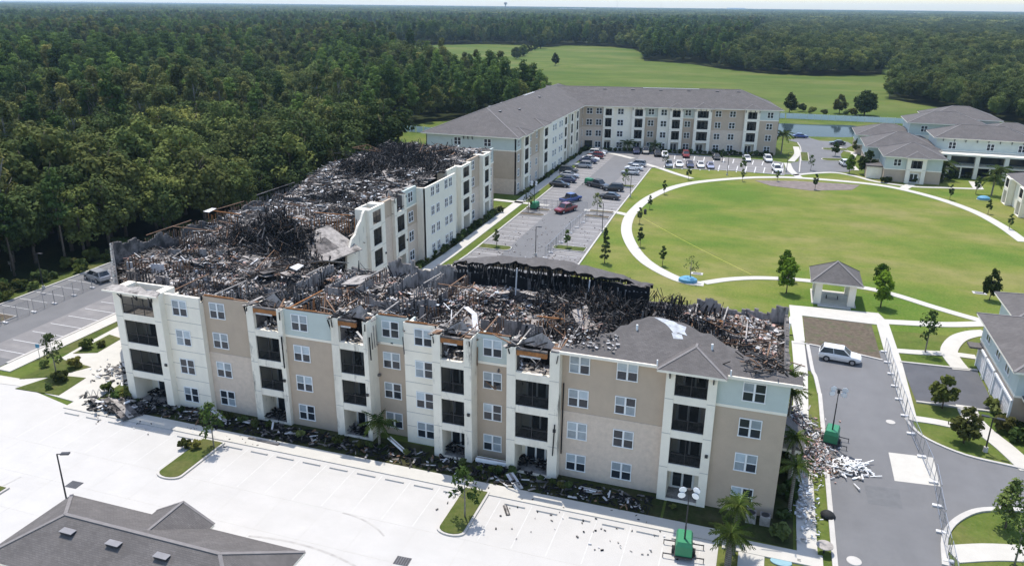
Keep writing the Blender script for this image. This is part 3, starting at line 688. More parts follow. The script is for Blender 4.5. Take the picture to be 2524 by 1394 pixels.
    for k in range(nf):
        if k+1 in burnt: continue
        part('balcony_door', DOOR, B, fr.at((o0+o1)/2+(0.2 if k % 2 else -0.15), v+depth-0.03, fh*k+0.06), fr.a)
        if k == 0 and ground_open: continue
        z0 = bands[k][1]; h = bands[k+1][0]-z0; key = (round(w, 2), round(h, 2))
        if key not in SCR: SCR[key] = screen_mesh(w-0.02, h, 3 if w > 3.2 else 2)
        part('porch_screen', SCR[key], B, fr.at(o0+0.01, v+0.16, z0), fr.a)
    if light and detail:
        mb = MB(); mb.box(-0.12, 0.12, -0.14, 0.0, 0, 0.26, 'dark_metal'); part('wall_light', mb.mesh('wall_light'), B, fr.at(u1-0.28, v, 4.75), fr.a)
def brackets(B, fr, us, v, z):
    mb = MB(); mb.box(-0.05, 0.05, -0.5, 0, 0.35, 0.45, 'dark_metal'); mb.box(-0.05, 0.05, -0.1, 0, -0.25, 0.35, 'dark_metal')
    mb.bar((0, -0.06, -0.2), (0, -0.45, 0.36), 0.09, 0.09, 'dark_metal'); me = mb.mesh('bracket')
    for u in us: part('bracket', me, B, fr.at(u, v, z), fr.a)

# roofs ---------------------------------------------------------------
def hip_mesh(w, d, pitch, z=0.0, over=0.7, m='shingle', ends=(True, True)):
    """hip roof over a w x d rectangle (local origin at one corner), ridge along the long side"""
    x0, x1, y0, y1 = -over, w+over, -over, d+over; mb = MB(); zo = z-over*pitch*0.0
    if w >= d:
        h = (y1-y0)/2*pitch; r = (y1-y0)/2
        a = (x0+(r if ends[0] else 0), (y0+y1)/2, zo+h); b = (x1-(r if ends[1] else 0), (y0+y1)/2, zo+h)
        mb.poly([(x0, y0, zo), (x1, y0, zo), b, a], m); mb.poly([(x1, y1, zo), (x0, y1, zo), a, b], m)
        mb.poly([(x0, y1, zo), (x0, y0, zo), a], m); mb.poly([(x1, y0, zo), (x1, y1, zo), b], m)
    else:
        h = (x1-x0)/2*pitch; r = (x1-x0)/2
        a = ((x0+x1)/2, y0+(r if ends[0] else 0), zo+h); b = ((x0+x1)/2, y1-(r if ends[1] else 0), zo+h)
        mb.poly([(x0, y0, zo), (x1, y0, zo), a], m); mb.poly([(x1, y1, zo), (x0, y1, zo), b], m)
        mb.poly([(x1, y0, zo), (x1, y1, zo), b, a], m); mb.poly([(x0, y1, zo), (x0, y0, zo), a, b], m)
    for c, p_, e in ((( x0, y0, zo), a, ends[0]), ((x0, y1, zo) if w >= d else (x1, y0, zo), a, ends[0]), ((x1, y1, zo), b, ends[1]), ((x1, y0, zo) if w >= d else (x0, y1, zo), b, ends[1])):
        if e: mb.bar(c, p_, 0.26, 0.07, 'ridge')
    mb.bar(a, b, 0.26, 0.07, 'ridge')
    mb.box(x0+0.01, x1-0.01, y0+0.01, y1-0.01, zo-0.22, zo-0.004, 'trim')
    return mb.mesh('roof')
def cross_hip(w, over, run, pitch, m='shingle', gable=False):
    """small hipped/gabled bump over a tower: local x along the wall, +y up the slope"""
    mb = MB(); x0, x1 = -over, w+over; c = (x0+x1)/2; h = (x1-x0)/2*pitch; r = 0 if gable else (x1-x0)/2
    p = (c, r, h); q = (c, run, h)
    mb.poly([(x0, 0, 0), (x1, 0, 0), p], m if not gable else 'cream')
    mb.poly([(x1, 0, 0), (x1, run-r*0.0, 0), q, p], m); mb.poly([(x0, run, 0), (x0, 0, 0), p, q], m)
    mb.bar((x0, 0, 0), p, 0.2, 0.06, 'ridge'); mb.bar((x1, 0, 0), p, 0.2, 0.06, 'ridge'); mb.bar(p, q, 0.2, 0.06, 'ridge')
    mb.box(x0+0.01, x1-0.01, 0.01, 0.6, -0.2, -0.004, 'trim')
    return mb.mesh('roof_dormer')
def roof_part(B, me, p, rz=0.0, name='roof'): return part(name, me, B, p, rz)
VENT = MB(); VENT.box(-0.5, 0.5, -0.22, 0.22, -0.1, 0.08, 'dark_metal'); VENT.box(-0.55, 0.55, -0.28, 0.25, 0.08, 0.12, 'vent_grey'); VENT = VENT.mesh('roof_vent')
PIPE = MB(); PIPE.tube([(0, 0, -0.2), (0, 0, 0.45)], [0.09, 0.09], 'white_trim', 8); PIPE = PIPE.mesh('vent_pipe')

BE = ['pale_stone', 'pale_stone', 'beige', 'beige']; BB = ['beige', 'beige', 'beige', 'blue']; CR4 = ['cream']*4; WS4 = ['white_siding']*4
# ---- the burned building
BB_ = thing('burned_apartment_building', 'four-storey beige, cream and blue apartment building, roof burned off and top floor gutted', 'apartment building', (20, 10, 0))
F0 = Fr(0, 0, 0)
tower(BB_, F0, -7.4, -1.75, -6.5, -2.62, -1.3, top=12.45, depth=2.3)
wall_bay(BB_, F0, -1.75, 2.35, -0.6, CR4, (0.0,), lines=True, top=12.3)
wall_bay(BB_, F0, 2.35, 7.5, 0.0, BE, (3.93,))
tower(BB_, F0, 7.5, 11.4, 8.3, 10.9, -0.35, burnt=(4,), top=12.2)
wall_bay(BB_, F0, 11.4, 16.6, 0.06, BB, (13.07,), top=12.2)
tower(BB_, F0, 16.6, 20.35, 17.4, 19.9, -0.35, burnt=(4,), top=12.2, depth=2.2)
wall_bay(BB_, F0, 20.35, 23.5, 1.5, BB, (21.79,), top=12.25)
wall_bay(BB_, F0, 23.5, 26.85, 0.72, CR4, (25.44,), lines=True, top=12.25)
tower(BB_, F0, 26.9, 30.6, 27.7, 29.9, -0.75, burnt=(4,), top=12.2, depth=2.2)
wall_bay(BB_, F0, 30.6, 33.9, 0.68, BB, (32.08,), top=12.2)
tower(BB_, F0, 33.9, 38.55, 34.7, 37.68, -0.9, burnt=(4,), top=12.15, depth=2.2)
wall_bay(BB_, F0, 38.55, 47.3, 0.0, BE, (40.05, 44.07), top=12.25)
tower(BB_, F0, 47.3, 51.3, 48.02, 50.6, -0.75, top=12.35)
wall_bay(BB_, F0, 51.3, 56.7, -0.4, BB, (54.1,), top=12.25)
brackets(BB_, F0, (-6.3, -4.4, -2.6), -1.3, 11.75); brackets(BB_, F0, (47.6, 48.7, 49.8, 51.0), -0.75, 11.6)
# headers of the burned top porches: scorched timber beams
for u0, u1, v, z in ((8.3, 10.9, -0.33, 11.55), (17.4, 19.2, -0.33, 11.5), (27.75, 29.8, -0.73, 11.5), (34.75, 37.4, -0.88, 11.45)):
    mb = MB(); mb.box(0, u1-u0, 0, 0.3, 0, 0.45, 'orange_wood'); mb.box(-0.02, u1-u0+0.02, 0.02, 0.28, 0.46, 0.62, 'scorched'); mb.box(0.3, u1-u0-0.5, -0.03, 0.0, -0.10, 0.06, 'pale_scrap')
    part('header_beam', mb.mesh('header_beam'), BB_, F0.at(u0, v, z))
# wall-top plates, sheathing strips and hanging gutters
for u0, u1, v, z in ((2.4, 7.4, 0.05, 12.35), (11.5, 16.5, 0.1, 12.2), (20.5, 23.4, 1.55, 12.25), (23.6, 26.8, 0.77, 12.25), (30.7, 33.8, 0.73, 12.2)):
    mb = MB(); mb.bar((0, 0.1, 0.03), (u1-u0, 0.12, 0.06+rng.uniform(-.06, .06)), 0.2, 0.1, 'brown_wood'); mb.bar((0.2, 0.02, 0.12), ((u1-u0)*0.7, 0.05, 0.12), 0.06, 0.14, 'orange_wood')
    part('top_plate', mb.mesh('top_plate'), BB_, F0.at(u0, v, z))
for u, v, z, l, lean in ((7.1, -0.1, 11.6, 0.9, 0.35), (16.2, -0.1, 11.3, 1.0, 0.4), (23.3, 1.35, 11.5, 0.8, -0.1), (26.7, 0.6, 11.9, 0.7, 0.3), (33.7, 0.5, 11.9, 0.8, 0.3), (2.3, -0.05, 11.9, 0.7, 0.1), (11.25, -0.42, 9.0, 3.2, 0.03), (38.75, -0.1, 8.6, 6.8, 0.0), (20.5, -0.2, 10.2, 2.2, 0.05), (38.3, -1.0, 5.0, 3.0, -0.03)):
    mb = MB(); mb.bar((0, 0, 0), (lean*l, -0.1, -l), 0.09, 0.09, 'char'); part('hanging_gutter', mb.mesh('hanging_gutter'), BB_, F0.at(u, v, z+0.5))
# east, back and chamfered west walls
def plain_wall(B, a, b, top=TOP, cols=('beige', 'beige', 'beige', 'blue'), th=0.3, inner=True, ragged=0.0):
    d = Vector(b)-Vector(a); L = d.length; fr = Fr(a[0], a[1], math.atan2(d.y, d.x))
    wall_bay(B, fr, 0, L, 0, list(cols), th=th*0.55, top=top, ret=0)
    if inner:
        mb = MB(); n = max(2, int(L/0.5)); z = [top-0.05-ragged*abs(rng.normal()) for _ in range(n+1)]
        for k in range(n): mb.box(L*k/n, L*(k+1)/n, th*0.56, th, 9.3, (z[k]+z[k+1])/2, 'drywall')
        part('wall_lining', mb.mesh('wall_lining'), B, fr.at(0, 0), fr.a)
def ragged_shell(B, a, b, zlo, zhi, inner='drywall', outer='beige', th=0.3):
    """outer wall whose top burned away unevenly"""
    d = Vector(b)-Vector(a); L = d.length; n = max(3, int(L/0.4)); ang = math.atan2(d.y, d.x); k0 = rng.uniform(0, 99)
    q = np.linspace(0, L, n+1); z = zlo+(zhi-zlo)*np.clip(1.35*vnoise(q+k0, q*0, 2.6, 61)+0.35*vnoise(q+k0, q*0, 0.6, 62)-0.2, 0, 1); mb = MB()
    run = 0; zz = zhi
    for k in range(n+1):
        if run <= 0: run = int(rng.integers(1, 5)); off = -abs(rng.normal())*(zhi-zlo)*0.22
        run -= 1; z[k] = max(zlo-0.3, z[k]+off-abs(rng.normal())*0.07)
    for k in range(n):
        for v0, v1, m in ((0, th*.5, outer), (th*.5, th, inner)):
            i = len(mb.v); mb.v += [(q[k+e], v, zq) for v in (v0, v1) for e in (0, 1) for zq in (-0.1, z[k]+0.04*e)]
            for f in ((0, 2, 3, 1), (4, 5, 7, 6), (1, 3, 7, 5), (0, 1, 5, 4), (2, 6, 7, 3)): mb.f.append(tuple(i+j for j in f)); mb.m.append(mb.slot(m if f != (1, 3, 7, 5) else 'scorched'))
    part('burned_wall', mb.mesh('burned_wall'), B, (a[0], a[1], 0), ang)
ragged_shell(BB_, (56.7, 0.5), (56.7, 18.6), 10.9, 12.1)
ragged_shell(BB_, (56.7, 18.6), (43, 18.7), 10.6, 12.0); ragged_shell(BB_, (43, 18.7), (21.5, 18.8), 11.9, 12.2, 'char'); ragged_shell(BB_, (21.5, 18.8), (13, 18.85), 10.8, 12.2); ragged_shell(BB_, (13, 18.85), (1.2, 18.9), 9.2, 10.6)
ragged_shell(BB_, (-19.8, 11.2), (-7.5, -0.9), 12.2, 12.6, 'drywall', 'cream')
ragged_shell(BB_, (-21.3, 88.4), (-20.8, 56), 10.8, 12.2, 'scorched'); ragged_shell(BB_, (-20.8, 56), (-20.2, 31), 9.5, 11.4, 'scorched'); ragged_shell(BB_, (-20.2, 31), (-19.9, 20), 9.5, 11.3, 'scorched'); ragged_shell(BB_, (-19.9, 20), (-19.8, 11.2), 11.0, 12.4, 'scorched')
ragged_shell(BB_, (1.0, 88.4), (-21.3, 88.4), 11.2, 12.3, 'scorched')
FE = Fr(56.7, 0, R(90))
for u in (3.2, 14.2):
    for k in range(3 if u < 5 else 4): add_window(BB_, FE, u, 0, k*FH+0.8)
# ---- rear wing, courtyard side
F1 = Fr(1.0, 0, R(90))
mb = MB(); mb.v = [(19, 0, 0), (36, 0, 0), (36, 0, 12.3), (35.3, 0, 12.35), (34.8, 0, 12.0), (34.2, 0, 11.2), (33.2, 0, 10.6), (32.4, 0, 9.6), (31.5, 0, 9.3), (30.8, 0, 8.4), (29.9, 0, 7.6), (29.6, 0, 5.0), (19, 0, 4.5)]
n = len(mb.v); mb.v += [(x, 0.3, z) for x, y, z in mb.v]; mb.f = [tuple(reversed(range(n)))[::-1], tuple(range(n, 2*n))[::-1]]+[(k, n+k, n+(k+1) % n, (k+1) % n) for k in range(n)]; mb.m = [mb.slot('cream_sooty')]*len(mb.f)
part('broken_wall', mb.mesh('broken_wall'), BB_, F1.at(0, 0), F1.a)
tower(BB_, F1, 35.5, 40.2, 36.6, 39.1, -0.5, top=12.3, depth=2.2)
wall_bay(BB_, F1, 40.2, 43.3, 0, ['pale_stone', 'pale_stone', 'pale_stone', 'beige'], top=12.2)
tower(BB_, F1, 43.3, 47.4, 44.1, 46.6, -0.5, burnt=(4,), top=12.1, depth=2.2)
wall_bay(BB_, F1, 47.4, 52.0, 0, ['pale_stone', 'pale_stone', 'beige', 'blue'], (49.7,), W=WIN_F)
wall_bay(BB_, F1, 52.0, 64.6, -1.5, WS4, (54.8, 56.9, 60.4, 62.3), W=WIN_N, top=12.0)
mb = MB(); mb.box(0, 0.25, 0, 1.5, -0.1, 12.0, 'cream'); part('return_wall', mb.mesh('return_wall'), BB_, F1.at(52.0, -1.49), F1.a)
wall_bay(BB_, F1, 64.6, 69, 0, CR4)
tower(BB_, F1, 69, 74.2, 70.1, 73.1, -0.8, top=12.2, depth=2.2)
wall_bay(BB_, F1, 74.2, 80.3, 0, ['pale_stone', 'pale_stone', 'beige', 'beige'], (76.6,), W=WIN_F)
tower(BB_, F1, 80.3, 84.6, 81.3, 83.6, -0.8, top=12.3, depth=2.2)
wall_bay(BB_, F1, 84.6, 88.5, 0, ['pale_stone', 'pale_stone', 'pale_stone', 'blue'], (86.3,), W=WIN_F)
# ---- gutted top floor: slab, heaps, partitions, charred timbers
FRONT = [(-6.0, 1.2), (20.6, 1.2), (20.6, 2.0), (33.7, 2.0), (33.7, 1.4), (47, 1.2), (56.3, 0.8), (56.3, 18.4), (1.2, 18.6), (-1, 30), (-19.3, 30), (-19.5, 11.4)]
REAR = [(-20.9, 28), (0.6, 28), (0.6, 88.0), (-20.9, 88.0)]
def gauss(x, y, cx, cy, sx, sy): return np.exp(-(((x-cx)/sx)**2+((y-cy)/sy)**2))
def heap(x, y):
    """top of the debris above the ground"""
    n = vnoise(x, y, 2.3, 1)*0.6+vnoise(x, y, 0.9, 2)*0.5+vnoise(x, y, 5.5, 3)*0.5
    h = 9.15+n*0.6
    h = h+1.3*gauss(x, y, 39, 13.5, 13, 3.8)+0.6*gauss(x, y, 49, 10, 5, 4)
    h = h+2.6*gauss(x, y, -7, 26, 3.6, 4.5)                     # collapse at the inner corner
    h = h-3.6*gauss(x, y, 0.5, 26.5, 5.5, 5.5)-1.6*gauss(x, y, 1.0, 33, 3, 4)
    h = h-1.3*np.clip((vnoise(x, y, 4.2, 91)-0.56)*7, 0, 1)*np.clip((30-np.asarray(y))/6, 0, 1)   # rooms burned through
    wing = np.clip((np.asarray(y)-48)/12, 0, 1)
    h = h+wing*(2.0+0.7*vnoise(x, y, 3.1, 5)+1.0*gauss(x, y, -10, 66, 6, 9))
    h = h-1.2*gauss(x, y, 15.5, 3.2, 4.5, 2.6)-0.9*gauss(x, y, 36, 3.5, 2.4, 3.2)-1.0*gauss(x, y, 8, 4, 3, 3)
    return h
def blackness(x, y):
    b = gauss(x, y, 38, 14.5, 11, 3.6)*1.0+gauss(x, y, 45.5, 11, 5.5, 3.5)*0.95+gauss(x, y, -6.5, 25.5, 5.0, 6.0)*1.25+gauss(x, y, -10, 66, 6, 9)*1.0+gauss(x, y, 2, 8, 6, 5)*0.2+gauss(x, y, -14, 80, 7, 8)*0.7+gauss(x, y, 36, 6, 3, 3)*0.7+gauss(x, y, 12, 5, 7, 3)*0.5+gauss(x, y, 53, 4, 3, 3)*0.8+0.55*np.clip((vnoise(x, y, 6.0, 92)-0.5)*5, 0, 1)-0.6*gauss(x, y, 20, 13.5, 11, 4)-0.5*gauss(x, y, 51, 15, 5, 3.5)
    return np.clip(b, 0, 1)
def heap_mesh(name, poly, step):
    xs = np.arange(min(p[0] for p in poly), max(p[0] for p in poly)+step, step); ys = np.arange(min(p[1] for p in poly), max(p[1] for p in poly)+step, step)
    X, Y = np.meshgrid(xs, ys); X = X+rng.uniform(-.3, .3, X.shape)*step; Y = Y+rng.uniform(-.3, .3, Y.shape)*step
    Z = heap(X, Y)+rng.uniform(-0.16, 0.16, X.shape)
    V = np.stack([np.stack([a[:-1, :-1], a[:-1, 1:], a[1:, 1:], a[1:, :-1]], -1) for a in (X, Y, Z)], -1).reshape(-1, 4, 3)
    c = V.mean(1); V = V[inside(poly, c[:, 0], c[:, 1])]; c = V.mean(1)
    bl = blackness(c[:, 0], c[:, 1])+rng.normal(0, 0.22, len(c)); mi = np.where(bl > 0.62, 1, 0)
    return quads_mesh(name, V, ['debris', 'char'], mi)
mb = MB(); mb.prism(FRONT, 6.1, 6.3, 'scorched'); part('floor_slab', mb.mesh('floor_slab'), BB_)
mb = MB(); mb.prism(REAR, 6.12, 6.32, 'scorched'); part('floor_slab', mb.mesh('floor_slab'), BB_)
for nm, pl, st in (('charred_heap', FRONT, 0.36), ('charred_heap', REAR, 0.38)):
    o = part(nm, heap_mesh(nm, pl, st), BB_); o['kind'] = 'stuff'
# partitions
def ragged_wall(a, b, h, m, z0=8.9, th=0.14, rag=0.5, name='partition_wall', bare=0.30):
    """boarded partition broken off stud by stud; bare studs where the board is gone"""
    d = Vector(b)-Vector(a); L = d.length; ang = math.atan2(d.y, d.x); n = max(3, int(L/0.41)); mb = MB(); top = 9.40+h*0.72; w = L/n
    stud = 'brown_wood' if rng.random() < 0.35 else ('scorched' if rng.random() < 0.5 else 'grey_board'); run = 0; z = top; gone = False
    for k in range(n):
        if run <= 0:
            run = int(rng.integers(1, 6)); z = top-abs(rng.normal())*rag*0.75; gone = rng.random() < bare
        run -= 1; x = w*k; zz = z-abs(rng.normal())*0.06
        if not gone: mb.box(x, x+w, -th/2, th/2, z0, zz, m if rng.random() < 0.85 else 'scorched')
        mb.bar((x, 0, z0), (x+rng.normal()*.03, rng.normal()*.03, min(top+.05, zz+abs(rng.normal())*.3)), 0.06, th*1.15, stud)
    return part(name, mb.mesh(name), BB_, (a[0], a[1], 0), ang)
def stud_wall(a, b, h, m, z0=9.2, plate=True, miss=0.15, sp=0.42):
    d = Vector(b)-Vector(a); L = d.length; ang = math.atan2(d.y, d.x); mb = MB(); n = int(L/sp)
    for k in range(n+1):
        if rng.random() < miss: continue
        x = L*k/max(n, 1); hh = h-abs(rng.normal())*0.25
        mb.bar((x, 0, z0), (x+rng.normal()*0.06, rng.normal()*0.06, 9.40+hh*0.85), 0.06, 0.1, m if rng.random() < .8 else 'scorched')
    if plate: mb.bar((0, 0, 9.45+h), (L*rng.uniform(0.6, 1), rng.normal()*0.1, 9.45+h-rng.uniform(0, 0.3)), 0.12, 0.09, m)
    return part('stud_wall', mb.mesh('stud_wall'), BB_, (a[0], a[1], 0), ang)
XS = [-2.0, 2.6, 7.6, 11.8, 16.4, 20.4, 23.6, 27.2, 30.7, 34.2, 38.6]
for k, x in enumerate(XS):                                            # between the front flats
    stud_wall((x, 0.5), (x+rng.normal()*0.1, 7.8), rng.uniform(1.7, 2.7), ['brown_wood', 'grey_board', 'scorched', 'grey_board'][k % 4], miss=0.25)
    if k % 2 == 0 or x > 25: ragged_wall((x+0.3, 1.2), (x+0.3, 6.8), rng.uniform(1.0, 2.4), 'drywall' if k % 3 else 'scorched')
for k in range(len(XS)-1):                                            # party walls across each flat
    a, b = XS[k], XS[k+1]
    ragged_wall((a+0.4, 4.1+rng.normal()*0.4), (b-0.3, 4.2+rng.normal()*0.4), rng.uniform(0.9, 2.5), ['drywall', 'scorched', 'drywall', 'grey_board'][k % 4], rag=0.8)
    if k % 2: stud_wall((a+0.3, 2.3), (a+(b-a)*0.6, 2.2), rng.uniform(1.2, 2.2), 'brown_wood' if k % 4 == 1 else 'grey_board')
for x0, x1, y, h, m in ((-6.5, 1.0, 7.9, 1.6, 'scorched'), (1.5, 9.5, 8.0, 1.9, 'drywall'), (10, 15, 8.0, 1.3, 'grey_board'), (15.5, 22, 8.2, 2.5, 'drywall'), (22.5, 28, 8.0, 2.1, 'grey_board'), (28.3, 34.5, 7.9, 2.2, 'drywall'), (35, 38.5, 8.1, 1.4, 'scorched'),
                        (3, 9, 10.3, 1.4, 'drywall'), (10, 16, 10.2, 1.9, 'grey_board'), (17, 22.5, 10.3, 2.4, 'drywall'), (23, 27, 10.3, 1.8, 'drywall'), (30, 40, 10.2, 0.9, 'scorched')):
    ragged_wall((x0, y), (x1, y+0.1), h, m, rag=0.7)
for x, y0, y1, h, m in ((6, 10.5, 17.8, 2.0, 'drywall'), (9.5, 10.5, 17.5, 1.7, 'grey_board'), (13, 10.5, 18, 2.4, 'drywall'), (16.8, 10.4, 18.2, 2.7, 'drywall'), (19.8, 11, 18.2, 2.6, 'grey_board'), (22.6, 11, 18.2, 2.5, 'drywall'), (25.5, 12, 18, 1.6, 'scorched'),
                        (44.8, 12.5, 18.2, 2.0, 'drywall'), (47.5, 13, 18.3, 2.3, 'grey_board'), (50.2, 12, 18.3, 2.2, 'drywall'), (52.4, 9, 18.3, 1.8, 'scorched'), (54.2, 4, 12, 2.0, 'grey_board')):
    ragged_wall((x, y0), (x+0.2, y1), h, m, rag=0.6); 
    if rng.random() < 0.6: stud_wall((x+0.6, y0+1), (x+0.7, y1-1), h*0.9, 'brown_wood' if rng.random() < 0.4 else 'grey_board', miss=0.3)
for a, b, h, m in (((-18.5, 12.5), (-6, 13.2), 1.6, 'grey_board'), ((-16.8, 10.3), (-5, 10.9), 1.9, 'pale_scrap'), ((-13.4, 6.8), (-2.5, 7.3), 2.0, 'drywall'), ((-9.5, 3.2), (-2, 3.6), 1.9, 'drywall'), ((-15.5, 8.8), (-4.5, 9.6), 1.7, 'drywall'), ((-11.5, 5.0), (-3, 6.0), 1.2, 'drywall'), ((-18.8, 15.5), (-9, 17.5), 1.9, 'drywall'), ((-6.0, 1.0), (-5.8, 7.0), 2.0, 'scorched'), ((-3.5, 3.2), (1.5, 3.0), 1.4, 'grey_board'),
                   ((44.5, 15.2), (55.5, 15.4), 1.7, 'drywall'), ((46, 12.6), (54, 12.9), 1.1, 'grey_board'), ((40.5, 6), (40.6, 12), 1.0, 'scorched')):
    ragged_wall(a, b, h, m, rag=0.7)
# rear wing rooms
for k, y in enumerate((31, 34.5, 38, 41.5, 45, 48.5)):
    ragged_wall((-20.3, y), (-12, y+0.2), rng.uniform(1.2, 2.3), ['drywall', 'scorched', 'grey_board'][k % 3], rag=0.8)
    if y > 36: ragged_wall((-8.5, y), (0.4, y+0.1), rng.uniform(0.8, 1.8), ['grey_board', 'drywall', 'scorched'][k % 3], rag=0.8)
for a, b, h, m in (((-19.6, 21.5), (-12.5, 21.8), 2.2, 'brown_wood'), ((-20.4, 29.5), (-15, 29.7), 2.4, 'orange_wood'), ((-20.6, 31.6), (-20.5, 40), 2.0, 'brown_wood'), ((-16, 26), (-11.5, 26), 2.1, 'brown_wood'), ((-6, 33.5), (0.2, 34.2), 2.4, 'orange_wood'), ((-9, 31.5), (-5, 31.8), 2.0, 'orange_wood'),
                   ((-13.5, 37.8), (-9, 38), 2.0, 'brown_wood'), ((-20.6, 41), (-20.5, 54), 2.0, 'scorched'), ((-19.8, 17), (-19.8, 27), 2.2, 'brown_wood'), ((11.6, 0.8), (11.7, 6.5), 2.6, 'orange_wood'), ((20.5, 2.0), (24, 2.4), 2.2, 'brown_wood'), ((21.8, 12.5), (26.8, 12.6), 2.3, 'brown_wood'), ((33.6, 9), (36.5, 9.2), 1.6, 'orange_wood')):
    stud_wall(a, b, h, m, miss=0.1, sp=0.36)
mb = MB(); mb.poly([(-21.0, 27.6, 11.9), (-18.6, 27.0, 12.0), (-18.0, 29.6, 12.7), (-20.4, 30.6, 12.3)], 'pale_scrap'); mb.poly([(-20.4, 30.6, 12.25), (-18.0, 29.6, 12.65), (-18.6, 27.0, 11.95), (-21.0, 27.6, 11.85)], 'grey_board'); mb.v = [(x*.5-9.75, y*.5+14.5, z*.4+7.2) for x, y, z in mb.v]; part('roof_scrap', mb.mesh('roof_scrap'), BB_)
# fallen grey roof decks at the inner corner
for q in ([(-6.5, 25.5, 9.4), (-0.5, 24, 7.4), (2.4, 31.5, 8.0), (-3.5, 33.0, 10.4)], [(-1.2, 20, 9.2), (3.2, 21, 9.7), (3.0, 26.8, 7.6), (-1.5, 26, 7.4)], [(10.4, 12.2, 10.4), (13.0, 11.8, 10.9), (13.2, 14.6, 11.1), (10.6, 15.0, 10.5)], [(26.9, 5.4, 11.0), (28.0, 4.6, 10.2), (28.6, 6.0, 10.4), (27.4, 6.8, 11.1)], [(2.4, 14.6, 10.7), (3.6, 14.2, 10.6), (3.9, 15.3, 10.9), (2.9, 15.6, 10.9)]):
    mb = MB(); mb.poly(q, 'pale_scrap' if q[0][0] == 2.4 else 'grey_board'); mb.poly([(x, y, z-0.12) for x, y, z in q][::-1], 'scorched')
    for k in range(4):
        a = q[k]; b = q[(k+1) % 4]; mb.poly([a, (a[0], a[1], a[2]-0.12), (b[0], b[1], b[2]-0.12), b], 'grey_board')
    part('roof_deck', mb.mesh('roof_deck'), BB_)
# grey decks, ceilings and wall boards lying about
r2 = np.random.default_rng(77); mb = MB()
def lying(n, xr, yr, smin, smax, tilt, lift=0.25):
    for k in range(n):
        x = r2.uniform(*xr); y = r2.uniform(*yr)
        if blackness(np.array([x]), np.array([y]))[0] > 0.6: continue
        if not (inside(FRONT, np.array([x]), np.array([y]))[0] or inside(REAR, np.array([x]), np.array([y]))[0]): continue
        z = float(heap(np.array([x]), np.array([y]))[0])+r2.uniform(0.1, lift); a = r2.normal(0, 0.35)+(math.pi/2 if r2.random() < .5 else 0); s = r2.uniform(smin, smax); t = s*r2.uniform(.4, .9); tx = r2.normal()*tilt; ty = r2.normal()*tilt
        c, sn = math.cos(a), math.sin(a); q = []
        for u, v in ((-1, -1), (1, -1+r2.uniform(0, .4)), (1-r2.uniform(0, .5), 1), (-1+r2.uniform(0, .3), 1-r2.uniform(0, .3))): u *= s/2; v *= t/2; q.append((x+u*c-v*sn, y+u*sn+v*c, z+u*tx+v*ty))
        m = ['drywall', 'grey_board', 'scorched', 'drywall', 'scorched', 'pale_scrap' if k % 3 == 0 else 'grey_board'][k % 6]
        mb.poly(q, m); mb.poly([(p[0], p[1], p[2]-.04) for p in q][::-1], 'scorched')
        for i in range(4): p, o_ = q[i], q[(i+1) % 4]; mb.poly([p, (p[0], p[1], p[2]-.04), (o_[0], o_[1], o_[2]-.04), o_], m)
lying(150, (-19, 55), (1.5, 18.5), .7, 2.6, .18); lying(70, (-5, 52), (2, 17), 2.0, 4.0, .14); lying(60, (-19, -2), (3, 22), 1.2, 3.6, .12); lying(210, (-20.5, 0.5), (50, 88), .8, 3.0, .10); lying(70, (-20, 0), (28, 50), .8, 2.8, .2)
o = part('fallen_boards', mb.mesh('fallen_boards'), BB_); o['kind'] = 'stuff'
# loose timbers and boards
def scatter(n, poly, mats, probs, zoff, lmin, lmax, vert=0.0, wmin=0.03, wmax=0.10, blk=None, flat=0.18, seed=1, dust=None):
    r = np.random.default_rng(seed); x0, x1 = min(p[0] for p in poly), max(p[0] for p in poly); y0, y1 = min(p[1] for p in poly), max(p[1] for p in poly)
    P = np.stack([r.uniform(x0, x1, n*3), r.uniform(y0, y1, n*3)], 1); P = P[inside(poly, P[:, 0], P[:, 1])]
    if blk is not None:
        b = blackness(P[:, 0], P[:, 1]); P = P[(r.uniform(0, 1, len(P)) < (b if blk else 1-0.9*b))]
    if dust is not None: d_ = vnoise(P[:, 0], P[:, 1], 4.2, 71)+0.5*vnoise(P[:, 0], P[:, 1], 1.3, 72); P = P[d_ > dust]
    P = P[:n]; n = len(P); a = r.uniform(0, 2*np.pi, n); g = r.random(n) < 0.45; a[g] = np.round(a[g]/(np.pi/2))*(np.pi/2)+r.normal(0, 0.12, g.sum())
    el = r.normal(0, flat, n); v = r.random(n) < vert; el[v] = r.uniform(0.8, 1.5, v.sum())
    D = np.stack([np.cos(a)*np.cos(el), np.sin(a)*np.cos(el), np.sin(el)], 1); L = r.uniform(lmin, lmax, n)*r.uniform(0.4, 1, n)
    z = heap(P[:, 0], P[:, 1])+zoff*r.uniform(0, 1, n)+np.abs(np.sin(el))*L*0.35
    C = np.stack([P[:, 0], P[:, 1], z], 1); A = r.uniform(wmin, wmax, n)*r.choice([1, 1, 1, 2.2], n); B = r.uniform(0.025, 0.08, n)
    ch = r.choice(len(mats), n, p=probs)
    if mats[0] == 'char': ch = np.where((vnoise(P[:, 0], P[:, 1], 6.0, 92) > 0.56) & (ch >= 2) & (r.random(n) < 0.75), ch % 2, ch)
    mi = np.repeat(ch, 6)
    return bars_np(C, D, L, A, B), mi
def loose(name, *a, **k):
    V, mi = scatter(*a, **k); o = part(name, quads_mesh(name, V, a[2], mi), BB_); o['kind'] = 'stuff'
ALL = FRONT; INNER = [(-9, 3), (54, 3), (54, 17), (2, 17), (-3, 29), (-18, 29), (-18, 12)]
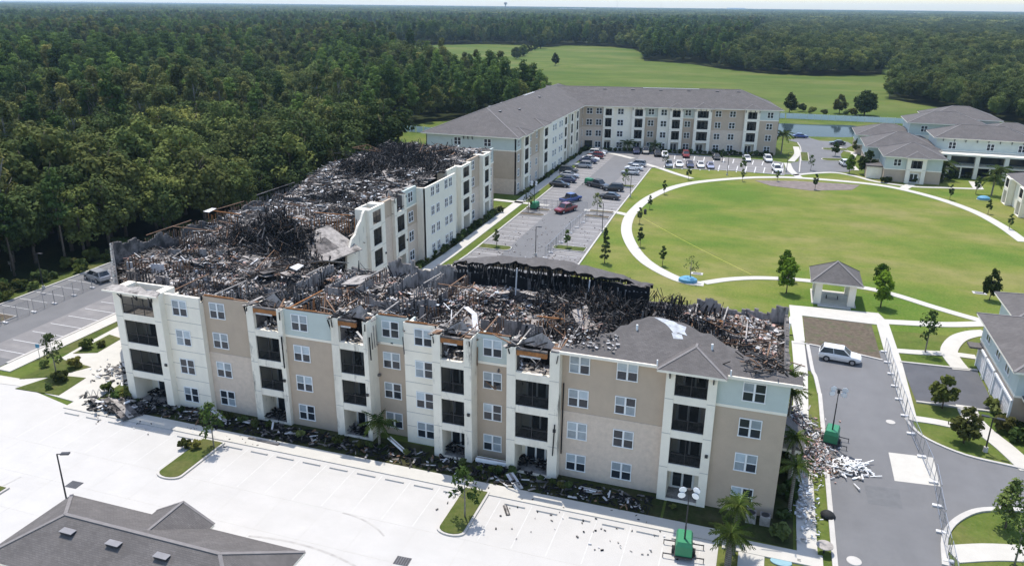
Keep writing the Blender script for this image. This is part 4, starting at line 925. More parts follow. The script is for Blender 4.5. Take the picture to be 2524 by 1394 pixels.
loose('charred_timbers', 8500, ALL, ['char', 'scorched', 'grey_board', 'brown_wood', 'pale_scrap', 'pink_scrap'], [.31, .25, .20, .11, .09, .04], 0.35, 0.35, 2.4, seed=11, blk=False)
loose('charred_timbers', 6500, REAR, ['char', 'scorched', 'grey_board', 'brown_wood', 'pale_scrap'], [.34, .30, .22, .08, .06], 0.3, 0.3, 2.2, flat=0.15, seed=12, blk=False)
loose('black_timbers', 6500, ALL, ['char', 'scorched'], [.82, .18], 0.9, 0.5, 2.4, vert=0.08, blk=True, seed=13, flat=0.5)
loose('black_timbers', 5500, REAR, ['char', 'scorched'], [.84, .16], 0.5, 0.4, 2.0, vert=0.06, blk=True, seed=14, flat=0.5)
loose('pale_rubble', 3400, INNER, ['pale_scrap', 'membrane', 'pink_scrap', 'grey_board', 'orange_wood'], [.38, .14, .12, .28, .08], 0.3, 0.15, 0.8, wmin=0.06, wmax=0.28, blk=False, seed=15, dust=0.80)
loose('pale_rubble', 1500, REAR, ['pale_scrap', 'grey_board', 'membrane'], [.4, .4, .2], 0.3, 0.25, 0.9, wmin=0.12, wmax=0.45, blk=False, seed=16)
for pl, n_, sd in (([(7, 8.5), (34, 8.5), (34, 17.8), (7, 17.8)], 3000, 31), ([(44.5, 13), (55.8, 9), (55.8, 18), (44.5, 18)], 1500, 32), ([(29, 2.5), (38, 2.5), (38, 8), (29, 8)], 900, 33), ([(39, 1.5), (43, 2), (45, 6), (39, 6)], 400, 34), ([(-17, 9), (-4, 4), (2, 8), (-10, 18)], 1100, 35)):
    loose('pale_rubble', n_, pl, ['pale_scrap', 'pink_scrap', 'grey_board', 'drywall', 'brown_wood', 'membrane'], [.24, .13, .26, .20, .11, .06], 0.4, 0.12, 0.9, wmin=0.05, wmax=0.3, seed=sd)
# roof trusses that came down whole
def truss_mesh(l, h, m, seed):
    r = np.random.default_rng(seed); q = MB(); n = 5; q.bar((0, 0, 0), (l, 0, 0), .09, .05, m); q.bar((0, 0, .05), (l*.62, 0, h), .09, .05, m); q.bar((l*.62, 0, h), (l, 0, .1), .09, .05, m)
    for k in range(1, n+1):
        t = k/(n+1); z = h*min(t/.62, (1-t)/.38); q.bar((l*t, 0, 0), (l*t, 0, z), .07, .04, m); q.bar((l*t, 0, z), (l*min(1, t+1/(n+1)), 0, 0), .06, .04, m) if r.random() < .8 else None
    return q.mesh('collapsed_truss')
TR = [truss_mesh(5.5, 1.5, 'char', 1), truss_mesh(4.2, 1.2, 'scorched', 2), truss_mesh(6.5, 1.7, 'brown_wood', 3), truss_mesh(5.0, 1.4, 'char', 4)]
r2 = np.random.default_rng(88)
for k in range(74):
    if k < 44: x = r2.uniform(-16, 50); y = r2.uniform(4, 16)
    else: x = r2.uniform(-18, -6); y = r2.uniform(26, 84)
    if not (inside(FRONT, np.array([x]), np.array([y]))[0] or inside(REAR, np.array([x]), np.array([y]))[0]): continue
    z = float(heap(np.array([x]), np.array([y]))[0]); o = part('collapsed_truss', TR[k % 4], BB_, (x, y, z+.25)); o.rotation_euler = (r2.normal()*.25+R(75)*(1 if r2.random() < .6 else .35), r2.normal()*.12, r2.choice([0, R(90), R(180), R(270)])+r2.normal()*.35)
# dense upright char at the inner corner and mid wing
for cx, cy, sx, sy, n, hh, sd in ((-6.5, 26, 2.6, 3.2, 2600, 2.6, 21), (-10, 66, 4.2, 7.0, 2400, 1.5, 22), (41, 15.5, 6.0, 1.6, 1300, 1.6, 23), (47, 12, 3.0, 2.0, 700, 1.6, 24)):
    r = np.random.default_rng(sd); nc = 26; cl = np.stack([r.normal(cx, sx, nc), r.normal(cy, sy, nc)], 1); ch = r.uniform(0, 1, nc)**1.5*hh; i = r.integers(0, nc, n)
    P = cl[i]+r.normal(0, 0.75, (n, 2)); el = np.where(r.random(n) < 0.45, r.uniform(0.7, 1.5, n), r.normal(0, 0.4, n)); a = r.uniform(0, 6.28, n)
    D = np.stack([np.cos(a)*np.cos(el), np.sin(a)*np.cos(el), np.sin(el)], 1); L = r.uniform(0.3, 1.9, n)
    C = np.stack([P[:, 0], P[:, 1], heap(P[:, 0], P[:, 1])+ch[i]*r.uniform(0, 1, n)+L*0.3*np.abs(np.sin(el))-0.1], 1)
    V = bars_np(C, D, L, r.uniform(0.03, 0.09, n)*r.choice([1, 1, 2.5], n), r.uniform(0.02, 0.06, n)); o = part('charred_trusses', quads_mesh('charred_trusses', V, ['char', 'scorched', 'brown_wood'], np.repeat(r.choice(3, n, p=[.84, .12, .04]), 6)), BB_); o['kind'] = 'stuff'
# the burnt-through rear roof slope: shingles above, charred deck and trusses below
n = 110; mbv = MB(); x0, x1 = 20.8, 43.2; nearE = []; farE = []
for k in range(n+1):
    x = x0+(x1-x0)*k/n; t = k/n; q = lambda sc, sd: float(vnoise(np.array([x]), np.array([1.0]), sc, sd)[0])-0.5
    zf = 12.2+1.35*math.sin(math.pi*min(1, t*1.06))**0.8*(1-0.25*t)+0.5*q(3, 4)+0.25*q(0.8, 5); wdt = max(0.12, (0.5+1.5*math.sin(math.pi*t)**0.7)*(0.7+1.3*q(2.2, 8))+0.9*q(0.45, 9))
    farE.append((x, 19.4, zf)); nearE.append((x, 19.4-wdt, zf-0.10-0.14*wdt+0.12*q(0.5, 7)))
for k in range(n):
    a, b, c, d = nearE[k], nearE[k+1], farE[k+1], farE[k]
    mbv.poly([a, b, c, d], 'shingle'); mbv.poly([(p[0], p[1], p[2]-0.13) for p in (d, c, b, a)], 'char'); mbv.poly([b, a, (a[0], a[1], a[2]-0.13), (b[0], b[1], b[2]-0.13)][::-1], 'char')
    mbv.poly([d, c, (c[0], 19.4, 11.9), (d[0], 19.4, 11.9)], 'beige')
    h = 0.05+0.5*abs(float(vnoise(np.array([a[0]*1.0]), np.array([5.0]), 0.4, 15)[0])); mbv.poly([(a[0], a[1]-0.02, a[2]), (b[0], b[1]-0.02, b[2]), (b[0], b[1]+0.1, b[2]-h), (a[0], a[1]+0.1, a[2]-h)][::-1], 'char')
part('rear_roof_slope', mbv.mesh('rear_roof_slope'), BB_)
mb = MB(); r2 = np.random.default_rng(5)
for k in range(260):
    i = int(r2.integers(0, n)); t = nearE[i]; x = t[0]+r2.uniform(-.1, .1); l = r2.uniform(0.6, 3.4); mb.bar((x, t[1]+r2.uniform(0, 0.9), t[2]-0.05), (x+r2.normal()*0.3, t[1]+r2.uniform(-.2, .8), t[2]-l), r2.uniform(.04, .12), 0.08, 'char' if r2.random() < .72 else 'scorched')
for x, y, z, h in ((29.2, 16.0, 10.2, 3.0), (37.0, 16.2, 11.0, 1.7)): mb.bar((x, y, z), (x+0.1, y+0.1, z+h), 0.12, 0.12, 'pale_scrap')
part('charred_rafters', mb.mesh('charred_rafters'), BB_)
ragged_wall((21.2, 18.3), (43, 18.35), 2.9, 'char', rag=0.9, name='charred_wall', bare=0.0); ragged_wall((22, 16.6), (36, 16.8), 1.6, 'scorched', rag=0.9)
# surviving corner of the front roof
def slope(px): 
    """pixel -> point on the front roof plane z = 12.3 + .42 (y + .7)"""
    d = CF+CR*((px[0]-PW/2)/FPX)-CU*((px[1]-PH/2)/FPX); t = (12.3+0.42*(CAM[1]+0.7)-CAM[2])/(d.z-0.42*d.y); return Vector(CAM)+d*t
edge = [(1383, 866), (1388, 852), (1405, 850), (1430, 846), (1452, 838), (1462, 842), (1490, 822), (1512, 818), (1530, 802), (1548, 800), (1562, 789), (1580, 786), (1600, 779), (1632, 781), (1655, 790), (1685, 795), (1702, 803), (1716, 812), (1728, 820), (1752, 822), (1790, 850), (1812, 858), (1835, 876), (1862, 884), (1885, 905), (1912, 912), (1926, 921), (1945, 922), (1960, 930)]
P = [slope(q) for q in edge]; eave = [Vector((57.5, -0.7, 12.3)), Vector((38.45, -0.7, 12.3))]
mb = MB(); up = [Vector((38.45, -0.7, 12.3))]+P[1:]+[Vector((57.5, 0.3, 12.72))]
for a, b in zip(up, up[1:]):
    a0 = Vector((a.x, -0.7, 12.3)); b0 = Vector((b.x, -0.7, 12.3))
    mb.poly([a0, b0, b, a], 'shingle'); dz = Vector((0, 0, -0.16)); mb.poly([b0+dz, a0+dz, a+dz, b+dz], 'scorched'); mb.poly([a, b, b+dz, a+dz], 'scorched')
    mb.poly([a0+dz, b0+dz, b0, a0], 'trim')
o = part('surviving_roof', mb.mesh('surviving_roof'), BB_)
mb = MB(); mb.box(38.45, 57.5, -0.83, -0.702, 12.06, 12.31, 'trim'); mb.box(38.5, 57.3, -0.70, 0.2, 12.03, 12.08, 'trim'); part('eave_fascia', mb.mesh('eave_fascia'), BB_)
part('roof_dormer', cross_hip(4.4, 0.5, 3.4, 0.44), BB_, (47.1, -1.55, 12.32))
mb = MB(); mb.bar((0, 0, 0), (0, 0.02, 0.5), 0.12, 0.1, 'white_trim'); me = mb.mesh('flashing')
for x in (46.5, 52.2): part('flashing', me, BB_, (x, -0.72, 12.25))
mb = MB()
for q in ([(1612, 782), (1636, 786), (1660, 792), (1672, 799), (1692, 806), (1688, 818), (1694, 828), (1672, 820), (1662, 824), (1650, 808), (1640, 798)], [(1655, 820), (1680, 824), (1684, 836), (1660, 835)]):
    w_ = [slope(k)+Vector((0, 0, 0.03)) for k in q]; mb.poly(w_[::-1], 'underlay')
part('torn_underlay', mb.mesh('torn_underlay'), BB_)
for px in ((1570, 812), (1755, 860)):
    p = slope(px); part('roof_vent_pipe', PIPE, BB_, p)
mb = MB(); r2 = np.random.default_rng(3)
for k in range(130):
    q = Vector((r2.uniform(38.7, 43), r2.uniform(-0.2, 1.6), 0)); z = 12.4+0.42*(q.y+0.7); a = r2.uniform(0, 6.28); l = r2.uniform(0.12, 0.4)
    mb.bar((q.x, q.y, z), (q.x+l*math.cos(a), q.y+l*math.sin(a)*.5, z+0.04), r2.uniform(.05, .16), 0.03, ['pale_scrap', 'scorched', 'char', 'grey_board'][k % 4])
for k in range(90):
    q = Vector((r2.normal(54.6, 0.9), r2.normal(1.0, 0.8), 0)); z = 12.6+0.2*r2.uniform(0, 3); a = r2.uniform(0, 6.28); l = r2.uniform(0.5, 1.6)
    mb.bar((q.x, q.y, z), (q.x+l*math.cos(a), q.y+l*math.sin(a)*.5, z+r2.normal()*0.2), 0.08, 0.06, ['char', 'scorched', 'char', 'brown_wood', 'scorched'][k % 5])
o = part('roof_litter', mb.mesh('roof_litter'), BB_); o['kind'] = 'stuff'
# porch roof scraps over the western tower, peeling gutter over the centre
mb = MB(); e_ = [(-7.9, -2.0, 12.45), (-1.3, -2.0, 12.45), (-1.6, -1.1, 12.62), (-2.6, -.9, 12.66), (-3.2, -1.2, 12.6), (-4.4, -.6, 12.72), (-5.6, -1.0, 12.64), (-6.4, -.7, 12.7), (-7.6, -.9, 12.66)]; mb.poly(e_, 'grey_board'); mb.poly([(x, y, z-.06) for x, y, z in e_][::-1], 'scorched'); mb.box(-7.9, -1.3, -2.05, -1.995, 12.3, 12.46, 'trim'); part('porch_roof_scrap', mb.mesh('porch_roof_scrap'), BB_)
mb = MB(); pts = [(27.4, 6.2, 12.2), (28.6, 5.3, 12.0), (29.4, 3.6, 11.2), (30.2, 1.8, 11.0), (31.0, 0.6, 11.9)]
for a, b in zip(pts, pts[1:]): mb.bar(a, b, 0.5, 0.05, 'pale_scrap')
for a, b in zip(pts, pts[1:]): mb.bar((a[0]-3.0+0.6, a[1]+0.3, a[2]), (b[0]-2.6, b[1]+0.3, b[2]), 0.08, 0.05, 'pale_scrap') if a[1] > 4 else None
part('peeled_gutter', mb.mesh('peeled_gutter'), BB_)
# entry canopies at both ends
def canopy(B, x0, x1, y0, y1, z, side):
    mb = MB(); mb.box(x0, x1, y0, y1, z-0.25, z-0.002, 'trim'); part('canopy_beam', mb.mesh('canopy_beam'), B)
    xo = x1 if side > 0 else x0; xi = x0 if side > 0 else x1
    mb = MB(); q = [(xo+0.3*side, y0-0.3, z), (xo+0.3*side, y1+0.3, z), (xi, y1+0.3, z+1.4), (xi, y0-0.3, z+1.4)]; mb.poly(q if side > 0 else q[::-1], 'shingle'); part('canopy_roof', mb.mesh('canopy_roof'), B)
    mb = MB(); mb.box(-0.3, 0.3, -0.3, 0.3, 0, z-0.25, 'cream'); me = mb.mesh('canopy_column')
    for y in (y0+0.4, y1-0.4): part('canopy_column', me, B, (xo-0.4*side, y, 0))
canopy(BB_, 56.9, 58.6, 5.2, 8.8, 3.4, 1); canopy(BB_, -12.2, -9.4, 3.4, 6.6, 3.3, -1)
mb = MB()
for k in range(5): mb.box(56.9, 58.4+0.1*k, 9.2, 9.26, 3.0-0.35*k, 3.08-0.35*k, 'pale_scrap')
part('stair_rail', mb.mesh('stair_rail'), BB_)
# ------------------------------------------------------------------ the intact apartment building behind
FB = thing('apartment_building', 'intact four-storey L-shaped apartment building with grey hip roofs behind the parked cars', 'apartment building', (10, 150, 0))
F2 = Fr(1.5, 0, R(90)); A3 = math.atan2(10.5, 53.5); F3 = Fr(1.5, 163, A3)
W2 = WIN_F
wall_bay(FB, F2, 101.5, 105.3, 0, ['pale_stone', 'beige', 'beige', 'blue'], (103.2,), W=WIN_N)
tower(FB, F2, 105.3, 110, 106.2, 109, -0.6, detail=False)
wall_bay(FB, F2, 110, 119.4, 0, ['pale_stone', 'pale_stone', 'beige', 'beige'], (112, 117), W=WIN_N)
tower(FB, F2, 119.4, 124.8, 120.5, 123.4, -1.0, detail=False)
wall_bay(FB, F2, 124.8, 138.8, -0.9, WS4, (128.5, 130.6, 134.6, 136.6), W=WIN_N)
wall_bay(FB, F2, 138.8, 140.2, 0, CR4); tower(FB, F2, 140.2, 144, 141, 143.2, -0.6, detail=False)
wall_bay(FB, F2, 144, 147, 0, BB, (145.5,), W=WIN_N); tower(FB, F2, 147, 150.4, 147.8, 149.8, -0.6, detail=False)
wall_bay(FB, F2, 150.4, 153.4, 0, CR4, (151.9,), W=WIN_N); tower(FB, F2, 153.4, 156.6, 154, 156, -0.6, detail=False); wall_bay(FB, F2, 156.6, 163.5, 0, BE)
wall_bay(FB, F3, -2.4, 5.9, 0, BE, (-0.7, 2.0, 4.7), W=W2, skip=((2.0, 0),))
mb = MB(); mb.box(-1.1, 1.1, -0.15, 0.05, 0, 2.6, 'glass_dark'); part('entrance', mb.mesh('entrance'), FB, F3.at(2.0, 0), A3)
tower(FB, F3, 5.9, 9.0, 6.5, 8.3, -0.6, detail=False)
wall_bay(FB, F3, 9.0, 14.0, 0, CR4, (10.8,), W=W2)
tower(FB, F3, 14.0, 17.7, 14.8, 17.0, -0.6, detail=False)
wall_bay(FB, F3, 17.7, 21.2, 0.9, BB, (19.4,), W=W2); wall_bay(FB, F3, 21.2, 24.5, 0.1, WS4, (22.9,), W=W2)
tower(FB, F3, 24.5, 28.2, 25.2, 27.4, -0.9, detail=False)
wall_bay(FB, F3, 28.2, 31.3, 0.5, BB, (29.6,), W=W2); tower(FB, F3, 31.3, 36.0, 32.1, 35.1, -1.0, detail=False)
wall_bay(FB, F3, 36.0, 45.0, 0, BE, (37.9, 41.8), W=W2); tower(FB, F3, 45.0, 49.1, 45.8, 48.3, -0.8, detail=False)
wall_bay(FB, F3, 49.1, 54.4, -0.4, BB, (51.9,), W=W2)
for u0, u1, v in ((14.2, 17.5, -0.6), (24.7, 28, -0.9), (31.5, 35.8, -1.0), (45.2, 48.9, -0.8)): brackets(FB, F3, [u0+(u1-u0)*k/3 for k in range(4)], v, 11.75)
F4 = Fr(-19.5, 101.5, 0)
wall_bay(FB, F4, 0, 21, 0, ['pale_stone', 'beige', 'beige', 'blue'], (7.5, 14.5), W=W2); brackets(FB, F4, (9, 10, 11), 0, 11.7)
for a, b in (((-19.5, 186), (-19.5, 101.5)), ((F3.at(54.4, 19)), (-19.5, 186)), (F3.at(54.4, -0.4), F3.at(54.4, 19))): plain_wall(FB, (a[0], a[1]), (b[0], b[1]), inner=False, cols=BE)
roof_part(FB, hip_mesh(21.0, 84, 0.40, over=0.9, m='shingle_far'), (-19.5, 101.5, 12.5))
roof_part(FB, hip_mesh(64.9, 19.4, 0.41, over=0.9, m='shingle_far', ends=(False, True)), F3.at(-10.5, -0.2, 12.5), A3)
for u, w_, v in ((14.0, 3.7, -1.3), (24.5, 3.7, -1.6), (31.3, 4.7, -1.8), (45.0, 4.1, -1.5)):
    part('roof_dormer', cross_hip(w_, 0.5, 4.5, 0.44, 'shingle_far'), FB, F3.at(u, v, 12.52), A3)
for y, w_ in ((105.3, 4.7), (119.4, 5.4)): part('roof_dormer', cross_hip(w_, 0.5, 4.5, 0.42, 'shingle_far'), FB, F2.at(y, -1.4, 12.52), R(90))
for k, (x, y) in enumerate(((-10.5, 118), (-6.5, 114), (-12, 131), (-5, 124), (-6.5, 146))):
    part('roof_vent', VENT, FB, (x, y, 12.5+0.40*(11.4-abs(x+9))+0.1), R(90))
mb = MB(); mb.box(0, 16, -0.5, 0.05, 0, 0.06, 'white_trim'); part('ridge_patch', mb.mesh('ridge_patch'), FB, F3.at(17, 9.5, 12.5+0.41*10.6-0.12), A3)
mb = MB(); mb.box(0, 9, -0.3, 0.3, 0, 0.06, 'white_trim'); part('ridge_patch', mb.mesh('ridge_patch'), FB, (-9, 140, 12.5+0.40*11.4-0.06), R(90))
for u in (6, 14, 22, 30, 38, 44): part('roof_vent', VENT, FB, F3.at(u, 8.2, 12.5+0.41*9.0+0.1), A3)

# ------------------------------------------------------------------ clubhouse and houses on the right
def block(B, x0, x1, y0, y1, z0, eave, lower, upper, pitch=0.40, over=0.8, ends=(True, True), split=None, roof=True):
    split = split if split is not None else (z0+eave)/2
    mb = MB(); mb.box(x0, x1, y0, y1, z0, split, lower); mb.box(x0+0.01, x1-0.01, y0+0.01, y1-0.01, split, eave, upper); part('wall', mb.mesh('wall'), B)
    mb = MB(); mb.box(x0-0.06, x1+0.06, y0-0.06, y1+0.06, split-0.1, split+0.12, 'trim'); part('trim_band', mb.mesh('trim_band'), B)
    if roof: roof_part(B, hip_mesh(x1-x0, y1-y0, pitch, over=over, m='shingle_far', ends=ends), (x0, y0, eave+0.01))
CH = thing('clubhouse', 'sprawling pale blue clubhouse with several grey hip roofs at the far side of the lawn', 'clubhouse', (95, 170, 0))
block(CH, 80, 92.3, 146.5, 158, 0, 6.1, 'beige', 'blue', split=3.0); block(CH, 77, 93, 158.1, 172, 0, 6.3, 'beige', 'blue', split=3.2)
FC = Fr(0, 146.5, 0)
tower(CH, FC, 84.6, 88.8, 85.5, 87.9, -0.9, nf=2, top=6.2, depth=0.85, detail=False)
part('roof_dormer', cross_hip(4.2, 0.6, 5.0, 0.42, 'shingle_far'), CH, (84.6, 145.0, 6.12))
for u, z in ((82.6, 3.9),): add_window(CH, FC, u, 0.0, z, WIN_F)
mb = MB(); mb.box(76.2, 79.9, 148.5, 153, 2.9, 3.2, 'shingle_far'); mb.box(76.4, 79.9, 148.8, 149.1, 0, 2.9, 'cream'); mb.box(76.4, 76.7, 149.1, 152.8, 0, 2.9, 'beige'); part('side_porch', mb.mesh('side_porch'), CH)
for k, x in enumerate((90.4, 97.7, 105.0)):
    pass
# two-level veranda
mb = MB(); mb.box(92.35, 114, 156.3, 160.2, 5.5, 5.9, 'trim'); mb.box(92.4, 114, 156.6, 160.2, 2.7, 3.0, 'trim'); part('veranda_floor', mb.mesh('veranda_floor'), CH)
mb = MB(); mb.box(93.1, 113.6, 160.3, 161.0, 0, 5.5, 'grey_door'); mb.box(94, 113, 160.22, 160.3, 3.2, 5.2, 'glass_dark'); mb.box(94, 113, 160.22, 160.3, 0.2, 2.3, 'glass_dark'); part('veranda_wall', mb.mesh('veranda_wall'), CH)
mb = MB(); mb.box(-0.45, 0.45, -0.45, 0.45, 0, 5.5, 'trim'); me = mb.mesh('veranda_column')
for x in (95.3, 101.6, 107.9): part('veranda_column', me, CH, (x, 156.9, 0))
mb = MB(); mb.box(-0.15, 0.15, -0.15, 0.15, 0, 2.7, 'trim'); me = mb.mesh('veranda_post')
for x in (98.4, 104.7): part('veranda_post', me, CH, (x, 156.9, 0))
block(CH, 92.6, 114, 160.3, 172, 5.9, 9.2, 'cream', 'blue', split=6.1)
FCU = Fr(0, 160.3, 0)
for u in (96.2, 104.6, 111.4): add_window(CH, FCU, u, 0, 6.6, WIN_F)
brackets(CH, FCU, [94, 96.5, 99, 101.5, 104, 106.5, 109, 111.5], 0, 8.5)
block(CH, 89.5, 108, 184, 197, 0, 9.6, 'cream', 'blue', 0.36, split=6.2); block(CH, 95, 113, 192, 206, 0, 10.2, 'cream', 'blue', 0.36)
block(CH, 76.8, 93, 183.5, 197, 0, 5.6, 'beige', 'blue', 0.34); block(CH, 105, 122, 176, 190, 0, 8.2, 'beige', 'blue', 0.34)
FCL = Fr(0, 183.5, 0)
for u in (83.5, 90.5): add_window(CH, FCL, u, 0, 3.4, WIN_F)
mb = MB(); mb.box(0, 4.6, -0.7, 0, 0, 5.4, 'cream'); mb.box(0.7, 3.9, -0.75, -0.69, 3.4, 4.9, 'glass_dark'); part('entry_bay', mb.mesh('entry_bay'), CH, (84.8, 183.4, 0))
FCB = Fr(0, 184, 0)
for u in (93.2, 98.5, 103): add_window(CH, FCB, u, 0, 7.2, WIN_F)
block(CH, 113.5, 124, 150, 168, 0, 6.0, 'beige', 'blue', 0.36)

H1 = thing('two_storey_house', 'cream two-storey house with stacked porches beside the far bend of the ring path', 'house', (107, 122, 0))
block(H1, 103.4, 118, 108, 134, 0, 5.7, 'cream', 'cream', 0.36)
FH1 = Fr(103.4, 0, R(-90))
for y in (132.3, 121.5, 112.5): tower(H1, FH1, -y, -y+3.4, -y+0.5, -y+2.9, -1.3, nf=2, top=5.6, depth=1.25, detail=False)
H2 = thing('garage_house', 'pale blue two-storey house with a row of grey garage doors on the asphalt pad', 'house', (86, 32, 0))
block(H2, 79.0, 96, 23.5, 38.4, 0, 6.0, 'beige', 'blue', 0.36, split=3.1); block(H2, 82.5, 98, 38.5, 46.5, 0, 6.2, 'beige', 'blue', 0.36, split=3.1); block(H2, 80.4, 96, 16.5, 23.4, 0, 3.2, 'pale_stone', 'cream', 0.36, split=2.6)
FH2 = Fr(79.0, 0, R(-90))
gm = MB(); gm.box(-1.5, 1.5, -0.05, 0.0, 0, 2.35, 'grey_door')
for k in range(7): gm.box(-1.5, 1.5, -0.075, -0.05, 0.05+0.33*k, 0.30+0.33*k, 'pale_scrap')
gm.box(-1.72, -1.5, -0.22, 0, 0, 2.6, 'white_trim'); gm.box(1.5, 1.72, -0.22, 0, 0, 2.6, 'white_trim'); gm.box(-1.72, 1.72, -0.2, 0, 2.36, 2.6, 'white_trim'); gm = gm.mesh('garage_door')
for y in (36.1, 32.3, 28.5, 25.2): part('garage_door', gm, H2, FH2.at(-y, 0), R(-90))
for y in (35.5, 31.0, 27.2): add_window(H2, FH2, -y, 0, 4.0, WIN_F)
mb = MB(); mb.box(77.6, 79, 36.6, 38.2, 2.5, 2.7, 'shingle'); part('door_hood', mb.mesh('door_hood'), H2)

GAR = thing('garage_block', 'long low garage with grey shingled roof and three vents in the pale car park', 'garage', (15, -24, 0))
mb = MB(); mb.box(5.4, 24.4, -26.2, -20.2, 0, 2.95, 'blue'); part('wall', mb.mesh('wall'), GAR)
roof_part(GAR, hip_mesh(19.4, 6.3, 0.46, over=0.75, m='shingle'), (5.15, -26.55, 2.98))
part('roof_dormer', cross_hip(4.4, 0.4, 4.2, 0.52, 'shingle', gable=True), GAR, (16.9, -19.0, 3.0), math.pi)
for x in (9.6, 13.6, 17.6): part('roof_vent', VENT, GAR, (x, -24.5, 2.98+0.46*2.75+0.12))

PAV = thing('picnic_pavilion', 'small open pavilion with a grey pyramid roof and broad white columns on the lawn', 'pavilion', (64, 55.5, 0))
mb = MB(); mb.box(61.2, 67.0, 52.8, 59.0, -0.05, 0.12, 'walk'); mb.box(62.0, 66.3, 51.9, 52.8, -0.05, 0.07, 'walk'); part('floor', mb.mesh('floor'), PAV)
mb = MB(); mb.box(-0.45, 0.45, -0.45, 0.45, 0.1, 3.1, 'cream'); me = mb.mesh('column')
for x in (61.9, 66.3):
    for y in (53.3, 58.4): part('column', me, PAV, (x, y, 0))
mb = MB(); mb.box(61.4, 66.8, 52.9, 53.4, 3.0, 3.4, 'white_trim'); mb.box(61.4, 66.8, 58.2, 58.7, 3.0, 3.4, 'white_trim'); mb.box(61.4, 61.9, 53.4, 58.2, 3.0, 3.4, 'white_trim'); mb.box(66.3, 66.8, 53.4, 58.2, 3.0, 3.4, 'white_trim'); part('beam', mb.mesh('beam'), PAV)
roof_part(PAV, hip_mesh(5.6, 5.8, 0.66, over=0.6, m='shingle'), (61.3, 52.9, 3.41))
mb = MB(); mb.box(63.0, 65.0, 55.2, 56.0, 0.70, 0.76, 'grey_door'); mb.box(63.2, 63.3, 55.3, 55.9, 0.12, 0.7, 'dark_metal'); mb.box(64.7, 64.8, 55.3, 55.9, 0.12, 0.7, 'dark_metal')
tag(link('picnic_table', mb.mesh('picnic_table')), 'grey picnic table under the pavilion roof', 'table')

# white boundary fences: panel by panel
def panel_fence(name, label, pts, h, pw=2.4):
    a = Vector((pts[0][0], pts[0][1], 0)); t = thing(name, label, 'fence', a)
    pm = MB(); pm.box(0.06, pw-0.06, -0.03, 0.03, 0.1, h, 'fence_white')
    for k in range(1, 8): pm.box(pw*k/8-0.012, pw*k/8+0.012, -0.036, 0.036, 0.12, h-0.02, 'membrane')
    pm = pm.mesh('panel'); po = MB(); po.box(-0.07, 0.07, -0.07, 0.07, 0, h+0.12, 'fence_white'); po = po.mesh('post')
    for p, q in zip(pts, pts[1:]):
        p = Vector((*p, 0)); q = Vector((*q, 0)); d = q-p; n = max(1, int(d.length/pw)); rz = math.atan2(d.y, d.x)
        for k in range(n):
            c = p+d*(k/n); part('panel', pm, t, c, rz); part('post', po, t, c, rz)
panel_fence('boundary_fence', 'long white panel fence along the far bank of the pond', [(44, 253.5), (58, 255), (110, 256.5)], 2.0)
panel_fence('boundary_fence', 'short white panel fence beside the trees left of the intact building', [(-66.5, 174.5), (-50, 173), (-22, 171)], 2.0)
mb = MB()
for k in range(9): mb.box(-29.5+1.0*k, -28.7+1.0*k, 128, 128.05, 0.05, 1.9, 'dark_metal')
t = thing('metal_fence', 'dark metal picket fence at the corner of the intact building', 'fence', (-25, 128, 0))
for k in range(9):
    q = MB(); q.box(0, 0.9, 0, 0.05, 1.7, 1.78, 'dark_metal'); q.box(0, 0.9, 0, 0.05, 0.2, 0.28, 'dark_metal')
    for j in range(6): q.box(0.05+0.15*j, 0.08+0.15*j, 0.01, 0.04, 0.05, 1.9, 'dark_metal')
    part('panel', q.mesh('panel'), t, (-30+1.0*k, 112, 0))
# ------------------------------------------------------------------ trees
def leaf_quads(C, rad, n, size, r, squash=0.85, out=1.0):
    """n leaf faces on each clump; normals lean outwards so clumps catch light and shade"""
    m = len(C); d = r.normal(0, 1, (m, n, 3)); d /= np.linalg.norm(d, axis=2, keepdims=True)
    rr = (rad[:, None]*r.uniform(0.55, 1.05, (m, n)))[..., None]
    P = C[:, None, :]+d*rr*np.array([1, 1, squash]); N = d*out+r.normal(0, 0.45, (m, n, 3))+np.array([0, 0, 0.6])
    N /= np.linalg.norm(N, axis=2, keepdims=True); P = P.reshape(-1, 3); N = N.reshape(-1, 3)
    a = np.cross(N, r.normal(0, 1, N.shape)); a /= np.linalg.norm(a, axis=1, keepdims=True); b = np.cross(N, a)
    s = (size*r.uniform(0.6, 1.3, len(P)))[:, None]; k = r.uniform(0.55, 1.0, len(P))[:, None]
    return np.stack([P-a*s-b*s*k*0.6, P+a*s*0.8-b*s*k, P+a*s+b*s*k*0.7, P-a*s*0.7+b*s*k], 1)
def trunk_mesh(h, r0, limbs, r, spread, bark='bark', base=0.45, lean=0.3):
    mb = MB(); p = [(0, 0, -0.2)]; x = y = 0.0
    for k in range(1, 6): x += r.normal()*lean*0.3; y += r.normal()*lean*0.3; p.append((x, y, h*k/5))
    mb.tube(p, [r0*1.25, r0, r0*0.85, r0*0.7, r0*0.5, r0*0.25], bark, 7)
    for k in range(limbs):
        t = r.uniform(base, 0.95); a = r.uniform(0, 6.28); q = Vector((x*t, y*t, h*t)); e = q+Vector((math.cos(a)*spread*(1.2-t), math.sin(a)*spread*(1.2-t), h*0.16)); mid = q.lerp(e, 0.5)+Vector((0, 0, -0.1*spread*0.3))
        mb.tube([q, mid, e], [r0*0.4, r0*0.27, r0*0.1], bark, 5)
    return mb.mesh('trunk', True)
